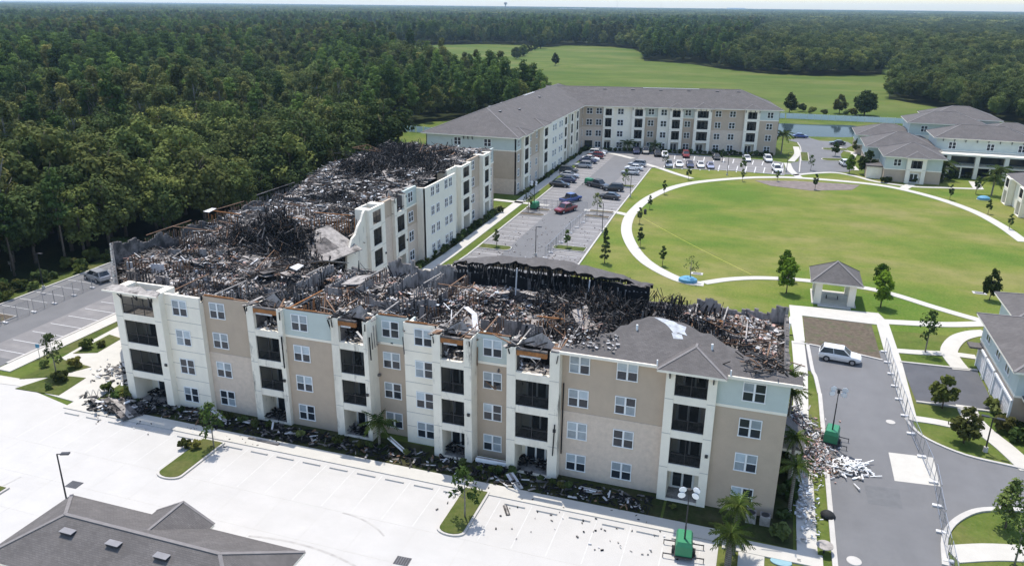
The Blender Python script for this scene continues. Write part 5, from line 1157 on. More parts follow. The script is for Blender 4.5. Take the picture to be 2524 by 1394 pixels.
def tree_kind(kind, seed, lod=1.0):
    r = np.random.default_rng(seed)
    if kind == 'oak':
        H = r.uniform(12.5, 15); n = 46; d = r.normal(0, 1, (n, 3)); d /= np.linalg.norm(d, axis=1, keepdims=True); d[:, 2] = d[:, 2]*0.85+0.12
        R0 = np.array([r.uniform(3.9, 4.8), r.uniform(3.9, 4.8), H*0.40]); C = d*R0*r.uniform(0.45, 0.98, (n, 1))+np.array([0, 0, H*0.55]); rad = r.uniform(1.0, 1.9, n)
        q = leaf_quads(C, rad, int(90*lod), 0.25/math.sqrt(lod), r); m = 'leaf_oak'; tr = trunk_mesh(H*0.8, 0.26, 7, r, 4.0)
    elif kind == 'pine':
        H = r.uniform(16, 19); n = 34; z = r.uniform(0.45, 1.0, n); rr = (1.05-z)*4.2+0.5; a = r.uniform(0, 6.28, n); k = np.sqrt(r.uniform(0.1, 1, n))
        C = np.stack([np.cos(a)*rr*k, np.sin(a)*rr*k, z*H-0.6], 1); rad = r.uniform(0.8, 1.3, n)
        q = leaf_quads(C, rad, int(70*lod), 0.22/math.sqrt(lod), r, 0.6); m = 'leaf_pine'; tr = trunk_mesh(H*0.98, 0.2, 9, r, 2.6, base=0.4, lean=0.2)
    elif kind == 'cypress':
        H = r.uniform(14, 17.5); n = 40; z = r.uniform(0.22, 1.0, n); rr = (1.08-z)*3.4+0.25; a = r.uniform(0, 6.28, n); k = r.uniform(0.35, 1, n)
        C = np.stack([np.cos(a)*rr*k, np.sin(a)*rr*k, z*H-0.5], 1); rad = r.uniform(0.7, 1.25, n)
        q = leaf_quads(C, rad, int(80*lod), 0.21/math.sqrt(lod), r, 1.1); m = 'leaf_cypress'; tr = trunk_mesh(H*0.97, 0.22, 8, r, 2.4, 'pale_bark', base=0.2)
    elif kind == 'far':
        H = 13; n = 60; a = r.uniform(0, 6.28, n); k = np.sqrt(r.uniform(0, 1, n))*13
        C = np.stack([np.cos(a)*k, np.sin(a)*k, r.uniform(7.5, 13.5, n)], 1); rad = r.uniform(2.2, 3.8, n)
        q = leaf_quads(C, rad, 16, 1.15, r, 0.8); q2 = leaf_quads(np.stack([np.cos(a)*k, np.sin(a)*k, r.uniform(2, 6, n)], 1), rad, 5, 1.5, r, 1.3); q = np.concatenate([q, q2]); m = 'leaf_oak'; tr = None
    return quads_mesh('crown', q, [m]), tr, H
KINDS = []
for k, (kd, sd) in enumerate((('oak', 1), ('oak', 2), ('oak', 3), ('pine', 4), ('pine', 5), ('cypress', 6), ('cypress', 7))): KINDS.append((kd,)+tree_kind(kd, 100+sd))
NOTREE = [(p[0], p[1]) for p in EDGE_W]+[(-40, 210), (-18, 205)]+[(p[0], p[1]) for p in FIELD[1:]]+[(180, -60)]
SMALLF = [(p.x, p.y) for p in gp((850, 64), (945, 65), (940, 79), (880, 80))]
def sector(step, r0, r1, jit, seed, half=R(58)):
    r = np.random.default_rng(seed); n = int(r1/step)+2; c0 = YAW
    gx, gy = np.meshgrid(np.arange(-n, n+1)*step, np.arange(-4, n+1)*step); P = np.stack([gx.ravel(), gy.ravel()], 1).astype(float)
    P += r.uniform(-jit, jit, P.shape)*step; X = P[:, 0]+CAM[0]; Y = P[:, 1]+CAM[1]
    d = np.hypot(P[:, 0], P[:, 1]); ang = np.arctan2(P[:, 0], P[:, 1])-c0
    k = (d >= r0) & (d < r1) & (np.abs(ang) < half) & ~inside(NOTREE, X, Y) & ~inside(SMALLF, X, Y)
    return X[k], Y[k], d[k], r
X1, Y1, D1, r1_ = sector(5.2, 60, 330, 0.47, 31); X2, Y2, D2, _ = sector(6.2, 330, 900, 0.45, 32); X3, Y3, D3, _ = sector(10.5, 900, 1900, 0.45, 33); X4, Y4, D4, _ = sector(25, 1900, 7500, 0.45, 34, R(46))
def pick_kind(x, y, r):
    """pines in stands along the field, cypress olive patches on the left, oaks elsewhere"""
    a = vnoise(x, y, 38, 41)+0.35*r.uniform(-1, 1, len(x)); b = vnoise(x, y, 60, 42)+0.25*r.uniform(-1, 1, len(x)); k = r.integers(0, 3, len(x))
    west = np.asarray(x) < 20
    k = np.where((a > 0.60) & west, r.integers(3, 5, len(x)), k); k = np.where((b > 0.58) & west & (a <= 0.60), r.integers(5, 7, len(x)), k); return k
# the 300 that show largest become trees of their own
K1 = pick_kind(X1, Y1, r1_); sc1 = r1_.uniform(0.68, 1.28, len(X1))*(0.82+0.36*vnoise(X1, Y1, 22, 43)); rz1 = r1_.uniform(0, 6.28, len(X1))
vis = np.array([(-80 < PX((x, y, 8))[0] < PW+80) for x, y in zip(X1, Y1)])
front = D1.copy(); front[~vis] += 1e4; order = np.argsort(front)[:300]
LBL = {'oak': 'broad dark green tree in the wood around the burned building', 'pine': 'tall thin-topped green pine in the wood around the burned building', 'cypress': 'pointed olive green tree in the wood around the burned building'}
PROTO = {}
for i in order:
    kd, cm, tm, H = KINDS[K1[i]]; t = bpy.data.objects.new('forest_tree', None); COL.objects.link(t); t.location = (X1[i], Y1[i], -0.05); t.rotation_euler = (0, 0, rz1[i]); t.scale = (sc1[i],)*3
    tag(t, LBL[kd], 'tree', 'trees of the wood, '+kd); c = sub('crown', cm, t); sub('trunk', tm, t); PROTO.setdefault(int(K1[i]), c)
# the rest of the forest: one mass, instanced on points
rest = np.setdiff1d(np.arange(len(X1)), order)
FX = np.concatenate([X1[rest], X2, X3]); FY = np.concatenate([Y1[rest], Y2, Y3]); FD = np.concatenate([D1[rest], D2, D3])
FK = np.concatenate([K1[rest], pick_kind(X2, Y2, r1_), pick_kind(X3, Y3, r1_)]); FS = r1_.uniform(0.7, 1.15, len(FX))*(0.82+0.36*vnoise(FX, FY, 30, 43))*np.where(FD > 900, 1.5, np.where(FD > 330, 1.12, 1.0))*np.where((FX > 30) & (FD < 600), 0.8, 1.0)
def forest(name, X, Y, K, Sx, Sz, meshes, label):
    me = bpy.data.meshes.new(name); n = len(X); me.vertices.add(n); me.vertices.foreach_set('co', np.stack([X, Y, np.full(n, -0.05)], 1).astype(np.float32).ravel())
    for nm, arr, ty in (('kind', K.astype(np.int32), 'INT'), ('size', Sx.astype(np.float32), 'FLOAT'), ('tall', Sz.astype(np.float32), 'FLOAT'), ('turn', r1_.uniform(0, 6.28, n).astype(np.float32), 'FLOAT')):
        at = me.attributes.new(nm, ty, 'POINT'); at.data.foreach_set('value', arr)
    me.update(); o = bpy.data.objects.new(name, me); COL.objects.link(o); tag(o, label, 'forest', kind='stuff')
    ng = bpy.data.node_groups.new(name, 'GeometryNodeTree'); ng.interface.new_socket('Geometry', in_out='INPUT', socket_type='NodeSocketGeometry'); ng.interface.new_socket('Geometry', in_out='OUTPUT', socket_type='NodeSocketGeometry')
    N = ng.nodes; gi = N.new('NodeGroupInput'); go = N.new('NodeGroupOutput'); L = ng.links.new
    def attr(nm, ty):
        a = N.new('GeometryNodeInputNamedAttribute'); a.data_type = ty; a.inputs['Name'].default_value = nm; return a.outputs['Attribute']
    kk = attr('kind', 'INT'); ss = attr('size', 'FLOAT'); tt = attr('tall', 'FLOAT'); tu = attr('turn', 'FLOAT')
    cx = N.new('ShaderNodeCombineXYZ'); L(ss, cx.inputs[0]); L(ss, cx.inputs[1]); L(tt, cx.inputs[2]); rx = N.new('ShaderNodeCombineXYZ'); L(tu, rx.inputs[2])
    join = N.new('GeometryNodeJoinGeometry')
    for j, ob in meshes:
        oi = N.new('GeometryNodeObjectInfo'); oi.inputs['Object'].default_value = ob; oi.transform_space = 'ORIGINAL'; oi.inputs['As Instance'].default_value = True
        cmpn = N.new('FunctionNodeCompare'); cmpn.data_type = 'INT'; cmpn.operation = 'EQUAL'; L(kk, cmpn.inputs[2]); cmpn.inputs[3].default_value = j
        ip = N.new('GeometryNodeInstanceOnPoints'); L(gi.outputs[0], ip.inputs['Points']); L(cmpn.outputs[0], ip.inputs['Selection']); L(oi.outputs['Geometry'], ip.inputs['Instance']); L(rx.outputs[0], ip.inputs['Rotation']); L(cx.outputs[0], ip.inputs['Scale']); L(ip.outputs[0], join.inputs[0])
    L(join.outputs[0], go.inputs[0]); md = o.modifiers.new('forest', 'NODES'); md.node_group = ng; return o
forest('forest', FX, FY, FK, FS, FS*np.where(FD > 900, 0.72, 1.0), sorted(PROTO.items()), 'dense green forest stretching away behind the buildings and field')
fm = [tree_kind('far', 200+k)[0] for k in range(3)]
seeds = []
for k in range(3):                                                    # three far clumps stand where they are copied from
    o = bpy.data.objects.new('distant_grove', fm[k]); COL.objects.link(o); o.location = (X4[k*7], Y4[k*7], 0); tag(o, 'distant patch of forest near the horizon', 'forest', kind='stuff'); seeds.append((k, o))
K4 = r1_.integers(0, 3, len(X4)); S4 = r1_.uniform(1.0, 1.5, len(X4))*np.clip(D4/2600, 1, 1.8)
forest('distant_forest', X4, Y4, K4, S4, r1_.uniform(0.75, 1.2, len(X4)), seeds, 'blue-green distant forest reaching the horizon')

# ---- trees and plants of the grounds
def small_tree(kind, seed, h, w, z0, leaf, n=26, per=40, size=0.16, trunk=0.06, cone=0.3, bark='bark'):
    r = np.random.default_rng(seed); z = r.uniform(0, 1, n); a = r.uniform(0, 6.28, n); rr = w/2*np.sqrt(np.clip(1-np.abs(z*2-1+cone*0.6)**2.0, 0.05, 1))*(1-cone*z); k = np.sqrt(r.uniform(0.05, 1, n))
    C = np.stack([np.cos(a)*rr*k, np.sin(a)*rr*k, z0+z*(h-z0)], 1); q = leaf_quads(C, r.uniform(0.16, 0.30, n)*w*0.7, per, size, r, 0.9)
    tr = MB(); tr.tube([(0, 0, -0.1), (r.normal()*.04, r.normal()*.04, z0), (0, 0, h*0.85)], [trunk*1.2, trunk, trunk*0.3], bark, 6)
    for j in range(5):
        t = r.uniform(z0, h*0.7); b = r.uniform(0, 6.28); tr.tube([(0, 0, t), (math.cos(b)*w*0.3, math.sin(b)*w*0.3, t+h*0.12)], [trunk*0.5, trunk*0.15], bark, 4)
    return quads_mesh('crown', q, [leaf]), tr.mesh('trunk', True)
ST = {'slim': small_tree('slim', 1, 3.3, 1.15, 1.2, 'leaf_young', 20, 20, 0.13, 0.045), 'loose': small_tree('loose', 11, 4.6, 2.9, 1.2, 'leaf_young', 46, 20, 0.13, 0.08, 0.55), 'bright': small_tree('bright', 2, 5.6, 2.9, 1.3, 'leaf_bright', 44, 50, 0.15, 0.09, 0.25), 'round': small_tree('round', 3, 4.2, 2.7, 1.4, 'leaf_young', 40, 30, 0.15, 0.08, 0.2),
      'sparse': small_tree('sparse', 4, 4.2, 2.4, 1.4, 'leaf_young', 20, 20, 0.11, 0.06, 0.2, 'pale_bark'), 'tall': small_tree('tall', 5, 5.8, 1.6, 0.9, 'leaf_young', 34, 26, 0.15, 0.07, 0.5), 'bare': small_tree('bare', 6, 4.0, 2.6, 1.6, 'leaf_young', 12, 9, 0.10, 0.07, 0.2, 'pale_bark'),
      'oak': small_tree('oak', 7, 9.0, 8.5, 2.2, 'leaf_oak', 60, 60, 0.34, 0.25, 0.1), 'bushy': small_tree('bushy', 8, 5.0, 3.6, 1.2, 'leaf_shrub', 36, 40, 0.22, 0.10, 0.2)}
def plant_tree(kind, p, label, s=1.0, sz=None, group=None, name='young_tree', bark=None):
    c, tm = ST[kind]; t = thing(name, label, 'tree', (p[0], p[1], 0), random.uniform(0, 6.28), group); t.scale = (s, s, sz or s); sub('crown', c, t); sub('trunk', tm, t); return t
G1 = 'slim young trees along the ring path'
for px, s in (((1578, 608), 1.05), ((1632, 655), 1.0), ((1576, 551), 0.95), ((1601, 515), 0.85), ((1637, 479), 0.95), ((1697, 443), 1.0), ((1830, 447), 0.9), ((2008, 468), 1.1), ((1915, 447), 0.8), ((2341, 492), 1.0), ((2435, 527), 0.9), ((2487, 565), 0.9), ((2405, 478), 1.2)):
    plant_tree('slim', G(*px), 'slim young staked tree on the lawn close to the ring path', s, group=G1)
plant_tree('bright', G(1938, 722), 'bright green young tree between the gutted building and the pavilion', 0.95); plant_tree('bright', G(1932, 690), 'bright green young tree left of the pavilion, beyond the thin path', 0.85)
plant_tree('bright', G(2170, 757), 'bright green young tree right of the pavilion, by the plaza corner', 0.95); plant_tree('bright', G(2166, 722), 'bright green young tree right of the pavilion, beyond the thin path', 0.80)
plant_tree('tall', G(1490, 648), 'tall dark narrow tree on the grass by the central car park', 1.0); plant_tree('bare', G(1700, 694), 'sparse small tree beside the round blue cover on the lawn', 1.0)
plant_tree('sparse', (33.0, -8.6), 'thin young tree on the grass island ahead of the wide burned porch tower', 1.1); plant_tree('sparse', (7.0, -6.4), 'thin young tree with a bush at its foot on a grass island', 1.1)
plant_tree('slim', (10.6, 62.8), 'slim tree on the rounded island by the building walk', 1.0); plant_tree('slim', (22.2, 66.5), 'slim tree on the rounded island by the lawn kerb', 1.0); plant_tree('sparse', (22.0, 91), 'sparse tree between the two mulch islands of the car park', 1.0)
plant_tree('sparse', (22.6, 118.5), 'sparse tree on the island beside the silver cars', 0.9); plant_tree('sparse', (8.4, 88.5), 'sparse tree by the path leading to the rear wing', 1.1)
plant_tree('sparse', G(140, 925), 'thin-leaved tree in the grass bed by the west car park', 1.15); plant_tree('bushy', G(2322, 1005), 'airy young tree on the verge by the asphalt pad', 0.72); plant_tree('bushy', G(2375, 1090), 'dense round young tree on the curved verge by the road', 0.72)
plant_tree('loose', G(2478, 1300), 'dark young tree on the round grass island by the road', 0.95); plant_tree('sparse', G(2500, 1392), 'sparse young tree at the end of the concrete path', 1.1); plant_tree('sparse', G(2280, 868), 'sparse tree between the plaza walk and the curved path', 1.25)
plant_tree('oak', G(2130, 284), 'large spreading dark oak behind the pond fence', 1.0, 0.95, name='oak_tree'); plant_tree('bushy', G(1945, 279), 'scrubby grey-green tree behind the left end of the pond fence', 1.5, name='scrub_tree'); plant_tree('bushy', G(2068, 280), 'round scrubby tree behind the middle of the pond fence', 1.4, name='scrub_tree')
plant_tree('oak', G(1290, 138), 'lone dark tree in the hedgerow crossing the field, its far side', 0.9, name='field_tree'); plant_tree('oak', G(1332, 120), 'tall dark tree at the far end of the field hedgerow', 1.3, name='field_tree'); plant_tree('oak', G(1272, 146), 'bushy dark tree at the near end of the field hedgerow', 0.9, name='field_tree'); [plant_tree('bushy', G(1272+60*t_+random.uniform(-4, 4), 146-28*t_), 'scrub tree in the hedgerow crossing the far field', random.uniform(.8, 1.5), group='hedgerow scrub', name='hedge_tree') for t_ in (0.08, .2, .33, .5, .62, .75, .85, .93)]
plant_tree('bushy', G(1368, 162), 'small clump of grey scrub alone in the field', 1.6, name='scrub_tree')
plant_tree('oak', (-30, 229), 'rounded dark tree beyond the corner of the intact roof', 1.0, name='edge_tree'); plant_tree('oak', (-24, 221), 'smaller dark tree peeking over the intact roof corner', 0.75, name='edge_tree')
plant_tree('bright', G(2093, 428), 'yellow-green round tree in front of the clubhouse drive', 0.85); plant_tree('round', G(2058, 385), 'slim dark tree on the drive island', 0.9); plant_tree('bushy', G(2135, 430), 'grey-leaved tree by the clubhouse side porch', 1.15); plant_tree('bushy', G(2110, 378), 'dark rounded shrub tree by the clubhouse drive', 0.8)
plant_tree('slim', G(1830, 425), 'slim tree on the strip by the car park, near the white cars', 1.2); plant_tree('sparse', G(1640, 412), 'thin tree at the near row of the north car park', 0.9); plant_tree('slim', G(1780, 398), 'slim tree on the strip between the far parking bays', 1.0); plant_tree('sparse', G(1998, 420), 'sparse tree at the mouth of the drive', 0.9)
plant_tree('bushy', G(2438, 740), 'shrub tree against the corner of the garage house', 0.6, 0.9)
# palms
def frond_mesh(l, seed, droop=0.55, w=0.42):
    r = np.random.default_rng(seed); mb = MB(); n = 9; sp = [(l*t*math.cos(0.15), 0, l*(0.35*t-droop*1.3*t*t)) for t in np.linspace(0, 1, n)]
    for a, b in zip(sp, sp[1:]): mb.bar(a, b, 0.03, 0.03, 'leaf_palm')
    for k in range(1, n):
        t = k/(n-1); ww = w*l*0.55*math.sin(math.pi*min(1, t*0.85+0.12)); p = Vector(sp[k])
        for s in (-1, 1):
            for j in range(2):
                q = p+Vector((-(j-0.5)*l/n*0.8, 0, 0)); e = q+Vector((l*0.10, s*ww, -0.22*l*0.5-r.uniform(0, 0.1))); d = Vector((l*0.035, 0, 0.0)); mb.poly([q-d, q+d, e+d*0.3, e-d*0.3], 'leaf_palm')
    return mb.mesh('frond')
FRM = [frond_mesh(1.0, 1), frond_mesh(1.0, 2, 0.75)]
def palm(p, h, l, label, n=18, r0=0.16, group=None):
    t = thing('palm_tree', label, 'palm tree', (p[0], p[1], 0), random.uniform(0, 6), group); mb = MB()
    mb.tube([(0, 0, -0.1), (0.02, 0, h*0.5), (0, 0.03, h)], [r0*1.15, r0, r0*0.9], 'pale_bark', 9)
    for k in range(int(h/0.18)): mb.tube([(0, 0, 0.1+0.18*k), (0, 0, 0.16+0.18*k)], [r0*1.2, r0*1.06], 'bark', 9, False)
    sub('trunk', mb.mesh('trunk'), t)
    for k in range(n):
        o = sub('frond', FRM[k % 2], t, (0, 0, h-0.05), 2.4*k+random.uniform(-.2, .2)); o.scale = (l*random.uniform(0.8, 1.1),)*3; o.rotation_euler.y = -R(45)*(1-k/n)+R(28)*(k/n)-0.15
    return t
palm((53.6, -7.6), 2.9, 1.35, 'fan palm with a stout trunk on the strip beside the green light tower', 40, 0.22); palm((53.9, -5.9), 4.3, 1.3, 'taller fan palm behind another, beside the corner walk', 36, 0.17)
palm((21.4, -1.0), 2.5, 1.5, 'small feathery palm standing against the facade between porch towers', 18, 0.12)
for k, (x, y, h, lb) in enumerate(((58.0, 1.0, 4.4, 'scorched palm at the corner of the burned building by the road walk'), (57.9, 4.2, 5.2, 'palm beside the collapsed entry canopy'), (57.8, 14.0, 4.6, 'palm against the east wall, past the canopy'), (57.7, 17.4, 4.8, 'palm at the back corner of the east wall'))): palm((x, y), h, 1.4, lb, 22, 0.13)
p = F3.at(56.6, 2.5); palm(p, 5.5, 2.6, 'dark palm at the right corner of the intact building', 20); p = F3.at(13.2, -2.0); palm(p, 2.4, 2.2, 'low palm in the planting of the intact building', 16); p = F3.at(21.0, -2.2); palm(p, 2.2, 1.9, 'low palm beside a parked van by the intact building', 16)
palm((94.3, 153.6), 3.8, 2.6, 'palm in front of the veranda, against the clubhouse front block', 20); palm((92.9, 151.8), 2.6, 2.4, 'lower palm beside the clubhouse front block', 18); palm((106, 153), 3.2, 2.5, 'palm in front of the middle of the veranda', 18); palm((101.5, 138), 3.8, 2.4, 'palm beside the cream porch house', 18)
# shrubs
def shrub_mesh(seed, w, h, leaf):
    r = np.random.default_rng(seed); n = 12; C = np.stack([r.uniform(-w/2, w/2, n)*0.7, r.uniform(-w/2, w/2, n)*0.7, r.uniform(0.25, 0.8, n)*h], 1); return quads_mesh('shrub', leaf_quads(C, r.uniform(0.2, 0.4, n)*w*0.6, 26, 0.13*w, r), [leaf])
SH = [shrub_mesh(k, 1.0, 0.9, lf) for k, lf in enumerate(('leaf_shrub', 'leaf_oak', 'leaf_young', 'leaf_shrub'))]
def shrub(p, s, label, group, sz=None):
    o = link('shrub', SH[random.randrange(4)], loc=(p[0], p[1], 0.02), rz=random.uniform(0, 6)); o.scale = (s, s, sz or s); tag(o, label, 'shrub', group); return o
for k in range(34):
    y = 104+1.7*k
    if y < 161: shrub((2.9+random.uniform(-.3, .5), y), random.uniform(0.7, 1.3), 'low dark shrub along the wing of the intact building', 'foundation shrubs, intact wing')
for k in range(40):
    u = -1.5+1.4*k
    if u < 54: q = F3.at(u, -1.5+random.uniform(-.5, .2)); shrub(q, random.uniform(0.9, 1.6), 'dark shrub along the parking front of the intact building', 'foundation shrubs, parking front')
for k in range(28): shrub((2.9+random.uniform(-.5, .6), 44+1.6*k), random.uniform(0.7, 1.5), 'dark shrub along the courtyard wall of the burned wing', 'foundation shrubs, burned wing')
for k in range(26): shrub((random.uniform(-7, 56), random.uniform(-2.2, -1.4)), random.uniform(0.5, 1.0), 'scorched shrub in the shaded strip under the burned facade', 'shrubs under the facade')
for k in range(16): shrub((random.uniform(57.4, 58.4), random.uniform(-3, 18)), random.uniform(0.8, 1.6), 'dark shrub along the east end of the burned building', 'shrubs at the east end')
for px in ((2440, 1005), (2465, 1035), (2490, 1060), (2515, 1040), (2505, 1085), (2470, 1060), (2520, 1065), (2450, 1020)): shrub(G(*px), random.uniform(1.0, 1.8), 'low shrub in the bed beside the garage house', 'shrubs by the garage house')
for px in ((455, 1105), (478, 1108)): shrub(G(*px), 1.1, 'yellowish bush on the grass island with the thin tree', 'island bushes')
for k in range(14): q = G(random.uniform(2330, 2500), random.uniform(436, 446)); shrub(q, random.uniform(1.0, 2.0), 'dark shrub at the foot of the clubhouse veranda', 'veranda shrubs')
for k in range(10): q = G(random.uniform(2175, 2320), random.uniform(446, 452)); shrub(q, random.uniform(0.8, 1.6), 'shrub at the foot of the clubhouse front block', 'clubhouse shrubs')
for px in ((110, 905), (150, 940), (185, 905), (250, 855), (265, 965), (310, 985), (290, 990), (120, 960), (215, 860)): shrub(G(*px), random.uniform(0.8, 1.6), 'bush in the grass beds by the west entry', 'west entry bushes')
for px in ((1955, 270), (1975, 275), (2000, 281), (2030, 283), (2085, 285), (2100, 285)): shrub(G(*px), random.uniform(2.0, 3.6), 'scrub growing behind the pond fence', 'pond scrub')
for k in range(120):
    y = random.uniform(-5, 95); x = float(np.interp(y, [-5, 16, 40, 60, 80, 95], [-46.6, -46.5, -47.5, -42, -34, -33.5]))+random.uniform(-2.5, 2.0); shrub((x, y), random.uniform(1.0, 2.6), 'bush in the rough growth at the edge of the wood', 'edge bushes')
for k in range(40):
    y = random.uniform(100, 170); shrub((float(np.interp(y, [100, 128, 140, 170], [-33, -44, -62, -66]))+random.uniform(-2, 9), y), random.uniform(1.4, 3.0), 'bush in the rough ground between the wood and the intact building', 'rough ground bushes')
# ------------------------------------------------------------------ vehicles
CARS = {
 'sedan': dict(st=[(-2.35, .74, .45, .84), (-2.22, .88, .32, .97), (-1.3, .92, .24, 1.0), (0, .93, .24, .97), (1.0, .92, .24, .95), (1.75, .89, .27, .86), (2.2, .80, .34, .72), (2.36, .66, .45, .6)], cab=(-1.95, 1.05, .80, -1.1, .22, .60, .97, 1.43), wr=.33, wx=(-1.4, 1.42)),
 'suv': dict(st=[(-2.33, .80, .5, .98), (-2.25, .91, .38, 1.05), (-1.3, .95, .30, 1.08), (0, .96, .30, 1.06), (1.0, .95, .30, 1.05), (1.75, .92, .33, .99), (2.2, .84, .40, .86), (2.36, .70, .5, .7)], cab=(-2.25, 1.15, .84, -1.85, .32, .66, 1.05, 1.70), wr=.37, wx=(-1.4, 1.42)),
 'pickup': dict(st=[(-2.8, .86, .5, 1.02), (-2.7, .95, .42, 1.08), (-1.2, .97, .36, 1.08), (0, .97, .36, 1.08), (1.3, .96, .36, 1.08), (2.1, .94, .38, 1.04), (2.6, .88, .45, .95), (2.75, .78, .55, .8)], cab=(-1.05, 1.4, .84, -.8, .65, .68, 1.07, 1.84), wr=.41, wx=(-1.75, 1.75)),
}
CM = {}
def car_meshes(kind, paint):
    if (kind, paint) in CM: return CM[(kind, paint)]
    c = CARS[kind]; p = 'car_'+paint; mb = MB(); n = 8; pr = []
    for x, w, zb, zt in c['st']:
        i = len(mb.v); zm = zb*0.45+zt*0.55; pr.append(i)
        mb.v += [(x, -w*.86, zb), (x, -w, zm), (x, -w*.95, zt-.07), (x, -w*.86, zt), (x, w*.86, zt), (x, w*.95, zt-.07), (x, w, zm), (x, w*.86, zb)]
    mi = mb.slot(p)
    for a, b in zip(pr, pr[1:]):
        for k in range(n): mb.f.append((a+k, b+k, b+(k+1) % n, a+(k+1) % n)); mb.m.append(mi)
    mb.f.append(tuple(pr[0]+k for k in range(n))); mb.m.append(mi); mb.f.append(tuple(pr[-1]+k for k in reversed(range(n)))); mb.m.append(mi)
    if kind == 'pickup': mb.poly([(-2.62, -.78, 1.085), (-1.12, -.78, 1.085), (-1.12, .78, 1.085), (-2.62, .78, 1.085)], 'void')
    body = mb.mesh('body', False)
    xr, xf, wb, tr, tf, wt, zb, zt = c['cab']; zb -= 0.02
    B = [(xr, -wb, zb), (xf, -wb, zb), (xf, wb, zb), (xr, wb, zb)]; T = [(tr, -wt, zt), (tf, -wt, zt), (tf, wt, zt), (tr, wt, zt)]
    g = MB()
    for k in range(4): j = (k+1) % 4; g.poly([B[k], B[j], T[j], T[k]], 'glass_dark')
    glass = g.mesh('windows'); r = MB(); r.poly([(x, y, zt+.012) for x, y, z in T], p)
    for k in range(4): j = (k+1) % 4; a = Vector(T[k]); b = Vector(T[j]); r.bar(a, b, .09, .05, p); r.bar(B[k], T[k], .07, .07, p)
    for s in (-1, 1):
        m_ = (xr+xf)/2-.1; q = (tr+tf)/2-.05; r.bar((m_, s*wb*1.005, zb), (q, s*wt*1.01, zt), .08, .03, p)
    roof = r.mesh('roof')
    t = MB(); wr = c['wr']; t.tube([(0, -.11, 0), (0, -.1, 0), (0, .1, 0), (0, .11, 0)], [wr*.8, wr, wr, wr*.8], 'rubber', 14); tyre = t.mesh('wheel')
    t = MB(); t.tube([(0, -.125, 0), (0, .125, 0)], [wr*.6, wr*.6], 'rim', 10); rim = t.mesh('rim')
    l = MB(); l.box(-.04, .04, -.17, .17, -.07, .07, 'lamp_lens'); hl = l.mesh('headlight'); l = MB(); l.box(-.04, .04, -.13, .13, -.1, .1, 'tail_lamp'); tl = l.mesh('tail_light')
    CM[(kind, paint)] = (body, glass, roof, tyre, rim, hl, tl); return CM[(kind, paint)]
def car(p, rz, kind, paint, label, name=None, z=0.012, group=None):
    body, glass, roof, tyre, rim, hl, tl = car_meshes(kind, paint); c = CARS[kind]
    t = thing(name or {'sedan': 'sedan', 'suv': 'sport_utility_car', 'pickup': 'pickup_truck'}[kind], label, 'car' if kind != 'pickup' else 'pickup truck', (p[0], p[1], z), rz, group)
    sub('body', body, t); sub('windows', glass, t); sub('roof', roof, t)
    for x in c['wx']:
        for s in (-1, 1): w = sub('wheel', tyre, t, (x, s*(c['st'][3][1]-.09), c['wr'])); sub('rim', rim, w)
    xf = c['st'][-1][0]-.06; xr = c['st'][0][0]+.05; zf = c['st'][-2][3]-.1; zr = c['st'][1][3]-.16
    for s in (-1, 1): sub('headlight', hl, t, (xf-.1, s*.62, zf)); sub('tail_light', tl, t, (xr, s*.66, zr))
    return t
car(G(2068, 888), R(-6), 'suv', 'white', 'white sport utility car parked alone at the planting bed on the road', z=0.012)
car(G(240, 690), R(165), 'suv', 'silver', 'silver sport utility car parked by the wood in the west car park')
WCOL = [((1380, 460), 'sedan', 'black', 'black sedan nearest the mulch islands in the building-side row'), ((1396, 449), 'sedan', 'navy', 'dark navy sedan beside the black one in the building-side row'), ((1404, 437), 'sedan', 'silver', 'silver sedan between two dark cars in the building-side row'), ((1402, 426), 'suv', 'darkgrey', 'dark grey car behind the silver sedan in the building-side row'),
        ((1437, 413), 'suv', 'silver', 'large silver sport utility car past the gap in the building-side row'), ((1450, 402), 'sedan', 'navy', 'navy sedan between the silver and white cars in the building-side row'), ((1456, 396), 'sedan', 'white', 'white sedan next to the red car in the building-side row'), ((1467, 390), 'suv', 'red', 'dark red car near the end of the building-side row'), ((1472, 383), 'suv', 'white', 'white car just past the red one in the building-side row'), ((1476, 377), 'sedan', 'silver', 'silver car last in the building-side row')]
for k, (px, kd, pt, lb) in enumerate(WCOL): car(G(*px), R(2)+(math.pi if k % 3 == 1 else 0), kd, pt, lb)
for px, kd, pt, lb in (((1553, 430), 'sedan', 'silver', 'silver sedan first in the lawn-side row'), ((1562, 419), 'sedan', 'white', 'white sedan between two silver cars in the lawn-side row'), ((1570, 410), 'suv', 'silver', 'silver sport utility car last in the lawn-side row')): car(G(*px), R(180), kd, pt, lb)
car(G(1512, 470), R(183), 'suv', 'black', 'black car parked behind the green generator truck'); car(G(1502, 490), R(172), 'sedan', 'darkgrey', 'dark grey sedan on the lawn side by the sparse tree')
car(G(1474, 462), R(-28), 'pickup', 'darkgrey', 'dark pickup truck towing the green generator across the aisle'); car(G(1407, 497), R(62), 'pickup', 'blue', 'blue pickup truck in the middle of the aisle'); car(G(1394, 522), R(245), 'pickup', 'red', 'red pickup truck nose to tail with the blue one')
NR = A3+R(-90)
